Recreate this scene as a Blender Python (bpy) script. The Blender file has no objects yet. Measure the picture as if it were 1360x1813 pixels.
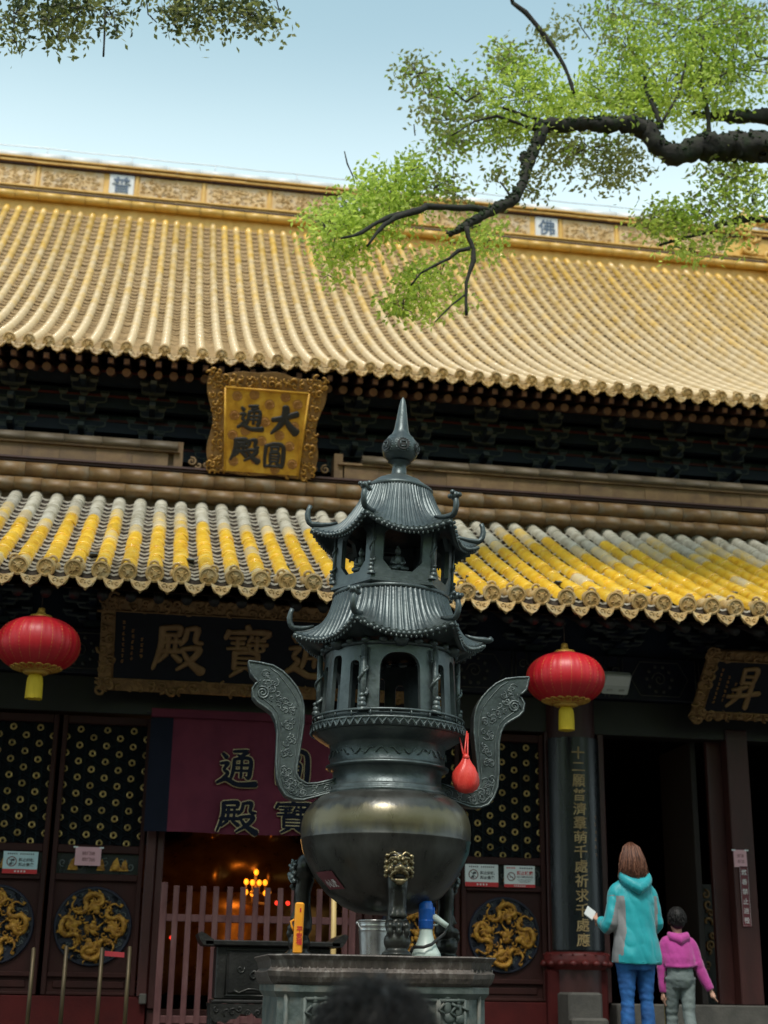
import bpy, math, random
from mathutils import Vector, Matrix, noise
R = math.radians
PI = math.pi
rnd = random.Random(11)
SC = bpy.context.scene
COL = SC.collection

# ------------------------------------------------------------------ camera
F_PX, CAM_Z = 2512.0, 1.6
PITCH, YAW, ROLL = R(18.49), R(9.25), R(.88)
fw = Vector((math.sin(YAW)*math.cos(PITCH), math.cos(YAW)*math.cos(PITCH), math.sin(PITCH)))
rt0 = Vector((math.cos(YAW), -math.sin(YAW), 0))
up0 = rt0.cross(fw)
rt = rt0*math.cos(ROLL) + up0*math.sin(ROLL)
up = -rt0*math.sin(ROLL) + up0*math.cos(ROLL)
CAM = Vector((0, 0, CAM_Z))
cd = bpy.data.cameras.new('camera')
cam = bpy.data.objects.new('camera', cd)
COL.objects.link(cam)
SC.camera = cam
m3 = Matrix((rt, up, -fw)).transposed()
cam.matrix_world = Matrix.Translation(CAM) @ m3.to_4x4()
cd.sensor_width = 36
cd.sensor_fit = 'VERTICAL'
cd.sensor_height = 36
cd.lens = 36*F_PX/1813
cd.clip_start = .1
cd.clip_end = 3000
cd.dof.use_dof = True
cd.dof.focus_distance = 8.2
cd.dof.aperture_fstop = 2.4

def at(x, y, Y):
    """world point seen at photograph pixel (x, y) at depth Y"""
    d = rt*((x-680)/F_PX) - up*((y-906.5)/F_PX) + fw
    return CAM + d*(Y/d.y)

# ------------------------------------------------------------------ world and light
SUN_EL, SUN_AZ = R(58), R(195)      # azimuth: direction the light comes from, clockwise from +Y
w = bpy.data.worlds.new('World')
SC.world = w
w.use_nodes = True
nt = w.node_tree
bg = nt.nodes['Background']
sky = nt.nodes.new('ShaderNodeTexSky')
sky.sky_type = 'NISHITA'
sky.sun_disc = False
sky.sun_elevation = SUN_EL
sky.sun_rotation = SUN_AZ
sky.air_density = 1.3
sky.dust_density = 3.0
tc = nt.nodes.new('ShaderNodeTexCoord')
mp = nt.nodes.new('ShaderNodeMapping')
mp.inputs['Scale'].default_value = (1.0, 1.0, 2.4)
nz = nt.nodes.new('ShaderNodeTexNoise')
nz.inputs['Scale'].default_value = 1.1
nz.inputs['Detail'].default_value = 4
nz.inputs['Roughness'].default_value = .55
cr = nt.nodes.new('ShaderNodeValToRGB')
cr.color_ramp.elements[0].position = .25
cr.color_ramp.elements[0].color = (.58, .58, .58, 1)
cr.color_ramp.elements[1].position = .78
cr.color_ramp.elements[1].color = (.86, .86, .86, 1)
mx = nt.nodes.new('ShaderNodeMixRGB')
mx.inputs['Color2'].default_value = (2.5, 3.75, 4.0, 1)
nt.links.new(tc.outputs['Generated'], mp.inputs['Vector'])
nt.links.new(mp.outputs['Vector'], nz.inputs['Vector'])
nt.links.new(nz.outputs['Fac'], cr.inputs['Fac'])
nt.links.new(cr.outputs['Color'], mx.inputs['Fac'])
nt.links.new(sky.outputs['Color'], mx.inputs['Color1'])
# paler veil of cloud low over the roofs, deeper teal higher up
sp = nt.nodes.new('ShaderNodeSeparateXYZ')
nt.links.new(tc.outputs['Generated'], sp.inputs[0])
zr = nt.nodes.new('ShaderNodeMapRange')
zr.inputs['From Min'].default_value = .45
zr.inputs['From Max'].default_value = .63
zr.inputs['To Min'].default_value = .75
zr.inputs['To Max'].default_value = 0
zr.interpolation_type = 'SMOOTHSTEP'
nt.links.new(sp.outputs['Z'], zr.inputs['Value'])
mx2 = nt.nodes.new('ShaderNodeMixRGB')
mx2.inputs['Color2'].default_value = (5.6, 6.7, 6.9, 1)
nt.links.new(zr.outputs[0], mx2.inputs['Fac'])
nt.links.new(mx.outputs['Color'], mx2.inputs['Color1'])
nt.links.new(mx2.outputs['Color'], bg.inputs['Color'])
bg.inputs['Strength'].default_value = .1
sd = bpy.data.lights.new('sun', 'SUN')
sd.energy = 1.5
sd.angle = R(14)
sd.color = (1, .95, .87)
sun = bpy.data.objects.new('sun', sd)
COL.objects.link(sun)
sv = Vector((math.sin(SUN_AZ)*math.cos(SUN_EL), math.cos(SUN_AZ)*math.cos(SUN_EL), math.sin(SUN_EL)))
sun.rotation_euler = sv.to_track_quat('Z', 'Y').to_euler()
SC.view_settings.view_transform = 'Standard'
SC.view_settings.look = 'None'
SC.view_settings.exposure = 1.0
SC.view_settings.gamma = 1
SC.view_settings.use_curve_mapping = False
SC.cycles.max_bounces = 6
SC.cycles.use_denoising = True

# ------------------------------------------------------------------ materials
MATS = {}
def pm(name, cols, scale=3.0, rough=.6, metal=0.0, bump=.15, bscale=45.0, rand=0.0, spec=.5, stretch=(1, 1, 1), lo=.35, hi=.65, coat=0.0, trans=0.0, rvar=.12, sheen=0.0):
    m = bpy.data.materials.new(name)
    m.use_nodes = True
    n, l = m.node_tree.nodes, m.node_tree.links
    b = n['Principled BSDF']
    t = n.new('ShaderNodeTexCoord')
    mpn = n.new('ShaderNodeMapping')
    mpn.inputs['Scale'].default_value = stretch
    oi = n.new('ShaderNodeObjectInfo')
    mul = n.new('ShaderNodeMath'); mul.operation = 'MULTIPLY'; mul.inputs[1].default_value = 37.0
    add = n.new('ShaderNodeVectorMath'); add.operation = 'ADD'
    l.new(oi.outputs['Random'], mul.inputs[0])
    l.new(t.outputs['Object'], add.inputs[0])
    l.new(mul.outputs[0], add.inputs[1])
    l.new(add.outputs[0], mpn.inputs['Vector'])
    a = n.new('ShaderNodeTexNoise')
    a.inputs['Scale'].default_value = scale
    a.inputs['Detail'].default_value = 6
    a.inputs['Roughness'].default_value = .6
    l.new(mpn.outputs[0], a.inputs['Vector'])
    r = n.new('ShaderNodeValToRGB')
    cs = [tuple(c)+(1,) for c in cols]
    e = r.color_ramp.elements
    e[0].position, e[0].color = lo, cs[0]
    e[1].position, e[1].color = hi, cs[-1]
    for i in range(1, len(cs)-1):
        q = e.new(lo+(hi-lo)*i/(len(cs)-1)); q.color = cs[i]
    l.new(a.outputs['Fac'], r.inputs['Fac'])
    out = r.outputs['Color']
    if rand:
        hs = n.new('ShaderNodeHueSaturation')
        mr = n.new('ShaderNodeMapRange')
        mr.inputs['To Min'].default_value = 1-rand
        mr.inputs['To Max'].default_value = 1+rand
        l.new(oi.outputs['Random'], mr.inputs['Value'])
        l.new(mr.outputs[0], hs.inputs['Value'])
        l.new(out, hs.inputs['Color'])
        out = hs.outputs['Color']
    l.new(out, b.inputs['Base Color'])
    b.inputs['Metallic'].default_value = metal
    b.inputs['Specular IOR Level'].default_value = spec
    b.inputs['Coat Weight'].default_value = coat
    b.inputs['Sheen Weight'].default_value = sheen
    f = n.new('ShaderNodeTexNoise')
    f.inputs['Scale'].default_value = bscale
    f.inputs['Detail'].default_value = 4
    l.new(mpn.outputs[0], f.inputs['Vector'])
    rr = n.new('ShaderNodeMapRange')
    rr.inputs['To Min'].default_value = max(.03, rough-rvar)
    rr.inputs['To Max'].default_value = min(1, rough+rvar)
    l.new(a.outputs['Fac'], rr.inputs['Value'])
    l.new(rr.outputs[0], b.inputs['Roughness'])
    if bump:
        bp = n.new('ShaderNodeBump')
        bp.inputs['Strength'].default_value = bump
        bp.inputs['Distance'].default_value = .01
        l.new(f.outputs['Fac'], bp.inputs['Height'])
        l.new(bp.outputs[0], b.inputs['Normal'])
    MATS[name] = m
    return m

def emis(name, col, s):
    m = bpy.data.materials.new(name)
    m.use_nodes = True
    b = m.node_tree.nodes['Principled BSDF']
    b.inputs['Base Color'].default_value = tuple(col)+(1,)
    b.inputs['Emission Color'].default_value = tuple(col)+(1,)
    b.inputs['Emission Strength'].default_value = s
    MATS[name] = m
    return m

M = MATS
pm('paving', [(.05, .05, .046), (.085, .082, .075)], 2, .8)
pm('grey_stone', [(.045, .043, .038), (.085, .08, .07)], 5, .75, bump=.3)
pm('pedestal_stone', [(.045, .062, .057), (.085, .105, .097), (.13, .12, .10)], 7, .6, bump=.5, bscale=30)
pm('pedestal_rim', [(.045, .037, .032), (.085, .068, .058), (.25, .23, .21)], 9, .55, bump=.6, bscale=22, lo=.3, hi=.8, stretch=(2.2, 2.2, .6))
pm('red_wood', [(.034, .008, .0075), (.058, .013, .011)], 4, .5, bump=.15, stretch=(1, 1, .35))
pm('door_red', [(.024, .0068, .0056), (.038, .0098, .0078)], 4, .6, spec=.25, bump=.12, stretch=(1, 1, .4))
pm('red_paint', [(.085, .009, .009), (.13, .014, .012)], 5, .5)
pm('plinth_red', [(.042, .005, .005), (.07, .008, .0075)], 3, .7, spec=.2, bump=.2)
pm('gate_pink', [(.078, .026, .027), (.115, .042, .042), (.145, .066, .064)], 9, .6, bump=.2, stretch=(1, 1, .3))
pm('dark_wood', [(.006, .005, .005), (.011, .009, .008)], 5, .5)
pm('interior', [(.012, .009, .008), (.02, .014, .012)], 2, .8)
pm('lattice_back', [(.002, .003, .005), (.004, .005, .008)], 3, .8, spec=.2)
pm('lattice_blue', [(.002, .005, .008), (.004, .009, .012)], 5, .75, spec=.2)
pm('gilt', [(.22, .105, .018), (.42, .225, .042)], 14, .42, .35, bump=.15, rand=.12)
pm('gilt_dull', [(.19, .105, .04), (.33, .19, .075)], 12, .5, .3, bump=.2)
pm('gilt_orange', [(.20, .085, .010), (.40, .19, .02), (.52, .28, .035)], 26, .5, .2, bump=.6, bscale=110)
pm('gilt_script', [(.34, .22, .095), (.50, .36, .17)], 18, .6)
pm('gilt_coin', [(.38, .25, .08), (.60, .44, .17)], 30, .4, .5, bump=.1, rand=.25)
pm('navy', [(.006, .008, .019), (.012, .015, .032)], 8, .5)
pm('plaque_navy', [(.004, .005, .010), (.008, .010, .017)], 6, .6, spec=.25)
pm('black_lacquer', [(.006, .008, .011), (.012, .015, .018)], 6, .28, stretch=(1, 1, .2))
pm('ink', [(.008, .008, .009), (.015, .015, .016)], 9, .5)
pm('plaque_gold', [(.40, .19, .016), (.56, .295, .026), (.64, .38, .045)], 7, .5, .2, bump=.2)
pm('medallion_brown', [(.30, .13, .03), (.38, .19, .05)], 20, .5, .1)
pm('bracket_green', [(.010, .022, .024), (.017, .034, .036)], 7, .6)
pm('bracket_blue', [(.007, .014, .032), (.012, .022, .046)], 7, .6)
pm('bracket_edge', [(.065, .08, .08), (.105, .118, .112)], 9, .6)
pm('beam_red', [(.085, .014, .014), (.12, .02, .018)], 6, .6)
pm('rafter_red', [(.03, .010, .008), (.05, .018, .013)], 6, .6)
pm('rafter_end', [(.10, .042, .018), (.17, .075, .03)], 40, .5, rand=.15)
pm('paint_pale', [(.055, .058, .055), (.10, .095, .075)], 20, .6)
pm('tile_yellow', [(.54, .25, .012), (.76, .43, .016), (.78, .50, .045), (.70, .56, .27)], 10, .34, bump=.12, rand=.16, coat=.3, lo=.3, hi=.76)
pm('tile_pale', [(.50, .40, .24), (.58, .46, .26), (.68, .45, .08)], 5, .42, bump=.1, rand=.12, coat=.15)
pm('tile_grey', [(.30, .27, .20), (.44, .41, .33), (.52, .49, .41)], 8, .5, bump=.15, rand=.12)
pm('tile_cap', [(.34, .20, .065), (.48, .31, .12), (.48, .36, .19)], 14, .42, bump=.15, rand=.15)
pm('pan_tile', [(.03, .021, .016), (.07, .046, .032), (.11, .085, .065)], 9, .6, bump=.15)
pm('pan_lip', [(.22, .18, .13), (.44, .39, .31), (.56, .52, .45)], 12, .55, bump=.15)
pm('pan_tile_gold', [(.20, .125, .05), (.34, .215, .09)], 9, .55, bump=.15)
pm('pan_lip_gold', [(.34, .22, .09), (.50, .34, .16)], 9, .55, bump=.15)
pm('ridge_tile', [(.12, .064, .022), (.165, .094, .032), (.17, .13, .08)], 5, .55, bump=.2, rand=.07)
pm('ridge_brick', [(.085, .046, .018), (.125, .072, .027), (.155, .098, .042)], 5, .65, bump=.25, rand=.14)
pm('ridge_cap', [(.075, .055, .033), (.115, .088, .055)], 5, .6, bump=.2, rand=.1)
pm('ridge_yellow', [(.52, .29, .05), (.64, .40, .10)], 5, .42, bump=.15, rand=.1)
pm('ridge_panel', [(.47, .29, .10), (.56, .38, .17), (.55, .42, .27)], 7, .5, bump=.35, bscale=18, rand=.1)
pm('tile_white', [(.55, .56, .56), (.66, .66, .65)], 6, .45)
pm('tile_blue', [(.05, .085, .14), (.09, .13, .19)], 6, .4)
pm('steel_wire', [(.45, .46, .46), (.55, .56, .56)], 6, .4, .6)
pm('bronze', [(.044, .056, .058), (.082, .102, .105), (.125, .152, .152)], 6, .40, .55, bump=.25, bscale=35, lo=.3, hi=.72)
pm('bronze_dark', [(.022, .023, .021), (.042, .043, .039)], 6, .32, .6, bump=.15, bscale=35)
pm('bronze_relief', [(.065, .082, .086), (.15, .178, .176)], 16, .42, .5, bump=.4, bscale=55)
pm('brass_worn', [(.09, .075, .045), (.34, .275, .15)], 22, .34, .75, bump=.15)
pm('lantern_red', [(.46, .010, .018), (.56, .016, .026)], 3, .42, spec=.5, bump=.05, bscale=120)
pm('lantern_gold', [(.55, .30, .05), (.70, .42, .09)], 8, .4, .3)
pm('tassel_yellow', [(.62, .42, .01), (.74, .52, .02)], 25, .65, stretch=(8, 8, .5), bump=.5)
pm('plastic_white', [(.52, .56, .55), (.6, .63, .62)], 4, .4, bump=0)
pm('plastic_mint', [(.42, .52, .48), (.5, .58, .54)], 4, .38, bump=0)
pm('plastic_blue', [(.015, .13, .58), (.02, .17, .66)], 4, .3, bump=0)
pm('rubber_hollow_black', [(.012, .012, .012), (.02, .02, .02)], 5, .5)  # black rubber, also the painted shade inside small hollows
pm('bag_red', [(.62, .035, .028), (.75, .07, .05)], 9, .35, bump=.3, bscale=60, stretch=(3, 3, .5))
pm('orange_paper', [(.72, .27, .012), (.80, .34, .02)], 8, .45, bump=.05)
pm('bamboo', [(.55, .38, .14), (.66, .48, .2)], 9, .5, stretch=(3, 3, .3))
pm('galvanised', [(.36, .37, .37), (.5, .51, .51)], 9, .3, .9, bump=.06)
pm('curtain', [(.105, .018, .036), (.14, .026, .046)], 4, .85, spec=.2, bump=.2, bscale=120)
pm('curtain_navy', [(.006, .008, .018), (.010, .012, .024)], 4, .85, spec=.2)
pm('curtain_line', [(.60, .46, .24), (.72, .58, .34)], 12, .6)
pm('paper_white', [(.62, .66, .66), (.7, .73, .73)], 3, .5, bump=0)
pm('paper_blue', [(.42, .58, .62), (.5, .65, .68)], 3, .5, bump=0)
pm('paper_pink', [(.62, .34, .38), (.68, .40, .44)], 3, .6, bump=.05)
pm('tag_red', [(.26, .012, .02), (.32, .02, .03)], 3, .6, bump=0)
pm('print_red', [(.50, .02, .025), (.55, .028, .033)], 3, .5, bump=0)
pm('print_black', [(.03, .035, .04), (.05, .05, .055)], 3, .6, bump=0)
pm('print_brown', [(.16, .06, .06), (.2, .08, .08)], 3, .6, bump=0)
pm('print_white', [(.6, .58, .58), (.7, .68, .68)], 3, .6, bump=0)
pm('sticker_maroon', [(.12, .022, .032), (.16, .032, .042)], 3, .45, bump=0)
pm('altar_iron', [(.010, .010, .0095), (.02, .0195, .018)], 8, .45, .3, bump=.3)
pm('brass_pole', [(.035, .024, .011), (.075, .053, .022)], 14, .5, .5, stretch=(3, 3, .4))
pm('statue_gold', [(.22, .08, .012), (.36, .15, .025)], 6, .3, .7, bump=.3, bscale=12)
pm('jacket_teal', [(.003, .26, .305), (.005, .33, .375)], 6, .55, bump=.3, bscale=14, sheen=.2)
pm('jacket_grey', [(.16, .165, .17), (.21, .215, .22)], 7, .6, bump=.3, bscale=14)
pm('denim', [(.008, .06, .20), (.012, .09, .29), (.02, .14, .40)], 7, .75, bump=.25, bscale=160)
pm('pink_fleece', [(.34, .026, .20), (.42, .038, .265)], 7, .8, bump=.3, bscale=40, sheen=.3)
pm('grey_cotton', [(.12, .15, .15), (.16, .195, .19)], 8, .8, bump=.3, bscale=50)
pm('stripe_yellow', [(.45, .33, .04), (.52, .4, .06)], 8, .7)
pm('skin', [(.42, .22, .15), (.5, .28, .2)], 10, .5, bump=.05)
pm('hair_brown', [(.040, .014, .009), (.13, .052, .032)], 14, .42, bump=.3, stretch=(7, 7, .5), spec=.35)
pm('hair_light', [(.16, .065, .036), (.34, .16, .10)], 14, .42, bump=.3, stretch=(7, 7, .5), spec=.35)
pm('hair_black', [(.005, .005, .005), (.012, .011, .011)], 20, .5, bump=.3, spec=.3)
pm('dark_cloth', [(.02, .022, .03), (.03, .032, .042)], 6, .8)
pm('shoe', [(.03, .03, .032), (.06, .06, .06)], 6, .6)
pm('bark', [(.009, .008, .006), (.024, .021, .016), (.016, .028, .010)], 9, .9, bump=1.0, bscale=24, lo=.3, hi=.7)
pm('moss', [(.010, .022, .006), (.022, .042, .010)], 20, .95, bump=1.0, bscale=60)
pm('twig', [(.022, .018, .014), (.04, .03, .023)], 9, .8)
emis('bulb', (1.0, .29, .014), 1.15)
emis('red_lamp', (1.0, .04, .02), .9)

def leafmat(name, c1, c2, tr):
    m = pm(name, [c1, c2], 1.3, .45, bump=0, spec=.4)
    n, l = m.node_tree.nodes, m.node_tree.links
    b = n['Principled BSDF']
    o = n['Material Output']
    t = n.new('ShaderNodeBsdfTranslucent')
    mixs = n.new('ShaderNodeMixShader')
    mixs.inputs[0].default_value = tr
    src = b.inputs['Base Color'].links[0].from_socket
    br = n.new('ShaderNodeHueSaturation')
    br.inputs['Value'].default_value = 1.9
    l.new(src, br.inputs['Color'])
    l.new(br.outputs[0], t.inputs['Color'])
    l.new(b.outputs[0], mixs.inputs[1])
    l.new(t.outputs[0], mixs.inputs[2])
    l.new(mixs.outputs[0], o.inputs['Surface'])
leafmat('leaf_lime', (.32, .42, .055), (.46, .54, .12), .5)
leafmat('leaf_green', (.16, .25, .025), (.26, .35, .05), .45)
leafmat('leaf_dark', (.035, .05, .016), (.065, .085, .026), .4)
leafmat('leaf_olive', (.13, .15, .038), (.22, .23, .08), .45)

# upper roof roll tiles: glaze worn pale on the lower two thirds of the slope, yellow towards the ridge
def worn_tile(name, yel, pale, z0, z1):
    m = pm(name, [yel, yel], 6, .45, bump=.2, rand=.17, coat=.1)
    n, l = m.node_tree.nodes, m.node_tree.links
    b = n['Principled BSDF']
    t = n.new('ShaderNodeTexCoord')
    s = n.new('ShaderNodeSeparateXYZ')
    l.new(t.outputs['Object'], s.inputs[0])
    q = n.new('ShaderNodeTexNoise'); q.inputs['Scale'].default_value = 2.3; q.inputs['Detail'].default_value = 6
    mpn = n.new('ShaderNodeMapping'); mpn.inputs['Scale'].default_value = (3, 1, 1)
    oi = n.new('ShaderNodeObjectInfo')
    ad = n.new('ShaderNodeVectorMath'); ad.operation = 'ADD'
    mu = n.new('ShaderNodeMath'); mu.operation = 'MULTIPLY'; mu.inputs[1].default_value = 53
    l.new(oi.outputs['Random'], mu.inputs[0]); l.new(mu.outputs[0], ad.inputs[1]); l.new(t.outputs['Object'], ad.inputs[0])
    l.new(ad.outputs[0], mpn.inputs['Vector']); l.new(mpn.outputs[0], q.inputs['Vector'])
    mr = n.new('ShaderNodeMapRange'); mr.inputs['From Min'].default_value = z0; mr.inputs['From Max'].default_value = z1
    l.new(s.outputs['Z'], mr.inputs['Value'])
    a = n.new('ShaderNodeMath'); a.operation = 'SUBTRACT'; a.inputs[0].default_value = 1.15
    l.new(mr.outputs[0], a.inputs[1])
    c = n.new('ShaderNodeMath'); c.operation = 'MULTIPLY_ADD'; c.inputs[1].default_value = 2.4; c.inputs[2].default_value = -1.2
    l.new(q.outputs['Fac'], c.inputs[0])
    d = n.new('ShaderNodeMath'); d.operation = 'ADD'; d.use_clamp = True
    l.new(a.outputs[0], d.inputs[0]); l.new(c.outputs[0], d.inputs[1])
    old = b.inputs['Base Color'].links[0].from_socket
    mixc = n.new('ShaderNodeMixRGB'); mixc.inputs['Color2'].default_value = tuple(pale)+(1,)
    l.new(d.outputs[0], mixc.inputs['Fac']); l.new(old, mixc.inputs['Color1'])
    l.new(mixc.outputs[0], b.inputs['Base Color'])
worn_tile('upper_tile', (.70, .41, .06), (.72, .54, .31), 9.2, 14.4)

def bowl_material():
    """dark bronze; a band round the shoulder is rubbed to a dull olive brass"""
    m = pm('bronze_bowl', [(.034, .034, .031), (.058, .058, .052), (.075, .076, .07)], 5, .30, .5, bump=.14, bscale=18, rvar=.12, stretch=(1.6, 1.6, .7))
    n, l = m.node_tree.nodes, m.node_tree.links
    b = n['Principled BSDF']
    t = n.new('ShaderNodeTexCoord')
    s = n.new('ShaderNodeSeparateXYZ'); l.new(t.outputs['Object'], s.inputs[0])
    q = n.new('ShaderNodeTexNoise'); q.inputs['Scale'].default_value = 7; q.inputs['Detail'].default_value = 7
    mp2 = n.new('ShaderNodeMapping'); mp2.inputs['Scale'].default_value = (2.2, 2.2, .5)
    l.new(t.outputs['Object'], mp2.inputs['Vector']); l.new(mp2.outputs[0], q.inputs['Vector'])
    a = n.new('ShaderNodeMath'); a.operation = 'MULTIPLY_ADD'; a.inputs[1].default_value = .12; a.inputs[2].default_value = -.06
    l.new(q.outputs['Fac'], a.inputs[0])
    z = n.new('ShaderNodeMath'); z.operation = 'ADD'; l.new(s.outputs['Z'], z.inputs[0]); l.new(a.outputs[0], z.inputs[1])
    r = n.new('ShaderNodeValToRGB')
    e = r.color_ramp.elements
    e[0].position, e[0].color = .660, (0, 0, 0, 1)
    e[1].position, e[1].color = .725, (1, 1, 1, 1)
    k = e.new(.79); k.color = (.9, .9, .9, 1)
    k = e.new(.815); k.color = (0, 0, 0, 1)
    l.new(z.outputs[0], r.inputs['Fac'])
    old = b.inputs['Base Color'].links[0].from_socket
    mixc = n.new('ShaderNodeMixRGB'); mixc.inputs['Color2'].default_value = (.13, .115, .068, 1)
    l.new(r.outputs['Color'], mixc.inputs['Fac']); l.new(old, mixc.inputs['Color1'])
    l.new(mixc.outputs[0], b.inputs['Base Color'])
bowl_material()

# ------------------------------------------------------------------ mesh helpers
I4 = Matrix.Identity(4)
class MB:
    def __init__(s):
        s.v, s.f, s.m, s.s = [], [], [], []
        s.M = I4.copy()
    def add(s, vs, fs, mi=0, smooth=False):
        o = len(s.v)
        MM = s.M
        s.v += [MM @ Vector(p) for p in vs]
        for f in fs:
            s.f.append([i+o for i in f]); s.m.append(mi); s.s.append(smooth)
        return s
    def box(s, x0, x1, y0, y1, z0, z1, mi=0, bev=0.0):
        if bev <= 0:
            vs = [(x, y, z) for z in (z0, z1) for y in (y0, y1) for x in (x0, x1)]
            return s.add(vs, [(0, 2, 3, 1), (4, 5, 7, 6), (0, 1, 5, 4), (1, 3, 7, 5), (3, 2, 6, 7), (2, 0, 4, 6)], mi)
        b = bev
        rings = []
        for (z, i) in ((z0, b), (z0+b, 0), (z1-b, 0), (z1, b)):
            ring = []
            for (cx, cy, sx, sy) in ((x0, y0, 1, 1), (x1, y0, -1, 1), (x1, y1, -1, -1), (x0, y1, 1, -1)):
                e = [(cx+sx*(i), cy+sy*(b+i)), (cx+sx*(b+i), cy+sy*(i))]
                if (sx, sy) in ((-1, 1), (1, -1)):
                    e.reverse()
                ring += [(p[0], p[1], z) for p in e]
            rings.append(ring)
        vs = [p for r_ in rings for p in r_]
        fs = [tuple(reversed(range(8))), tuple(range(24, 32))]
        for k in range(3):
            for j in range(8):
                fs.append((k*8+j, k*8+(j+1) % 8, k*8+8+(j+1) % 8, k*8+8+j))
        return s.add(vs, fs, mi)
    def tube(s, pts, rads, n=8, mi=0, cap=True, smooth=True, flat=None, closed=False):
        pts = [Vector(p) for p in pts]
        if not hasattr(rads, '__len__'):
            rads = [rads]*len(pts)
        vs, fs = [], []
        prev = None
        for i, p in enumerate(pts):
            a = pts[max(i-1, 0)]; b = pts[min(i+1, len(pts)-1)]
            t = (b-a)
            if t.length < 1e-9:
                t = Vector((0, 0, 1))
            t.normalize()
            if prev is None:
                u = t.cross(Vector((0, 1, 0)))
                if u.length < .1:
                    u = t.cross(Vector((1, 0, 0)))
            else:
                u = prev - t*prev.dot(t)
            u.normalize()
            prev = u
            v = t.cross(u)
            r = rads[i]
            r1, r2 = (r if hasattr(r, '__len__') else (r, r))
            for k in range(n):
                an = 2*PI*k/n
                vs.append(p+u*(r1*math.cos(an))+v*(r2*math.sin(an)))
        for i in range(len(pts)-1):
            for k in range(n):
                fs.append((i*n+k, i*n+(k+1) % n, (i+1)*n+(k+1) % n, (i+1)*n+k))
        if cap:
            fs.append(tuple(reversed(range(n))))
            fs.append(tuple(range((len(pts)-1)*n, len(pts)*n)))
        return s.add(vs, fs, mi, smooth)
    def lathe(s, prof, n=32, c=(0, 0), mi=0, smooth=True, cap=True, a0=0.0, sx=1.0, sy=1.0):
        vs, fs = [], []
        for (r, z) in prof:
            for k in range(n):
                a = a0+2*PI*k/n
                vs.append((c[0]+r*sx*math.cos(a), c[1]+r*sy*math.sin(a), z))
        for i in range(len(prof)-1):
            for k in range(n):
                fs.append((i*n+k, i*n+(k+1) % n, (i+1)*n+(k+1) % n, (i+1)*n+k))
        s.add(vs, fs, mi, smooth)
        if cap:
            s.add([vs[k] for k in range(n)], [tuple(reversed(range(n)))], mi)
            b = (len(prof)-1)*n
            s.add([vs[b+k] for k in range(n)], [tuple(range(n))], mi)
        return s
    def sphere(s, c, r, n=10, m=7, mi=0):
        r = r if hasattr(r, '__len__') else (r, r, r)
        vs = [(c[0], c[1], c[2]-r[2])]
        for i in range(1, m):
            a = -PI/2+PI*i/m
            for k in range(n):
                b = 2*PI*k/n
                vs.append((c[0]+r[0]*math.cos(a)*math.cos(b), c[1]+r[1]*math.cos(a)*math.sin(b), c[2]+r[2]*math.sin(a)))
        vs.append((c[0], c[1], c[2]+r[2]))
        fs = [(0, 1+(k+1) % n, 1+k) for k in range(n)]
        for i in range(m-2):
            for k in range(n):
                fs.append((1+i*n+k, 1+i*n+(k+1) % n, 1+(i+1)*n+(k+1) % n, 1+(i+1)*n+k))
        t = len(vs)-1
        fs += [(t, 1+(m-2)*n+k, 1+(m-2)*n+(k+1) % n) for k in range(n)]
        return s.add(vs, fs, mi, True)
    def prism(s, poly, d, mi=0):
        """poly in x,z ; extruded from y=0 (front) to y=d"""
        n = len(poly)
        vs = [(p[0], 0, p[1]) for p in poly]+[(p[0], d, p[1]) for p in poly]
        fs = [tuple(range(n)), tuple(reversed(range(n, 2*n)))]
        fs += [(i, i+n, (i+1) % n+n, (i+1) % n) for i in range(n)]
        return s.add(vs, fs, mi)
    def grid(s, fn, nu, nv, mi=0, smooth=True, flip=False):
        vs = [fn(i/nu, j/nv) for j in range(nv+1) for i in range(nu+1)]
        fs = []
        for j in range(nv):
            for i in range(nu):
                q = (j*(nu+1)+i, j*(nu+1)+i+1, (j+1)*(nu+1)+i+1, (j+1)*(nu+1)+i)
                fs.append(tuple(reversed(q)) if flip else q)
        return s.add(vs, fs, mi, smooth)
    def mesh(s, name, mats):
        me = bpy.data.meshes.new(name)
        me.from_pydata([tuple(v) for v in s.v], [], s.f)
        for m_ in mats:
            me.materials.append(M[m_])
        if len(mats) > 1:
            me.polygons.foreach_set('material_index', s.m)
        me.polygons.foreach_set('use_smooth', s.s)
        me.update()
        return me

def link(name, me, parent=None, **kw):
    o = bpy.data.objects.new(name, me)
    COL.objects.link(o)
    if parent is not None:
        o.parent = parent
    for k, v in kw.items():
        o[k] = v
    return o

def obj(name, mb, mats, parent=None, **kw):
    """links a mesh; when the parent has a place of its own the child keeps its world coordinates"""
    if isinstance(mats, str):
        mats = [mats]
    o = link(name, mb.mesh(name, mats), parent, **kw)
    if parent is not None and not kw.get('local_'):
        o.matrix_parent_inverse = pinv(parent)
    return o

def world_of(o):
    mw = Matrix.LocRotScale(o.location, o.rotation_euler, o.scale)
    if o.parent is not None:
        return world_of(o.parent) @ o.matrix_parent_inverse @ mw
    return mw
def pinv(p):
    return world_of(p).inverted()

def thing(name, label, cat, loc=(0, 0, 0), group=None, rot=(0, 0, 0)):
    o = bpy.data.objects.new(name, None)
    COL.objects.link(o)
    o.location = loc
    o.rotation_euler = rot
    o.empty_display_size = .1
    o['label'] = label
    o['category'] = cat
    if group:
        o['group'] = group
    return o

def tag(o, label, cat, group=None):
    o['label'] = label
    o['category'] = cat
    if group:
        o['group'] = group
    return o

def dup(o, parent, loc=None, rot=None):
    c = o.copy()
    COL.objects.link(c)
    c.parent = parent
    if loc is not None:
        c.location = loc
    if rot is not None:
        c.rotation_euler = rot
    return c

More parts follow.
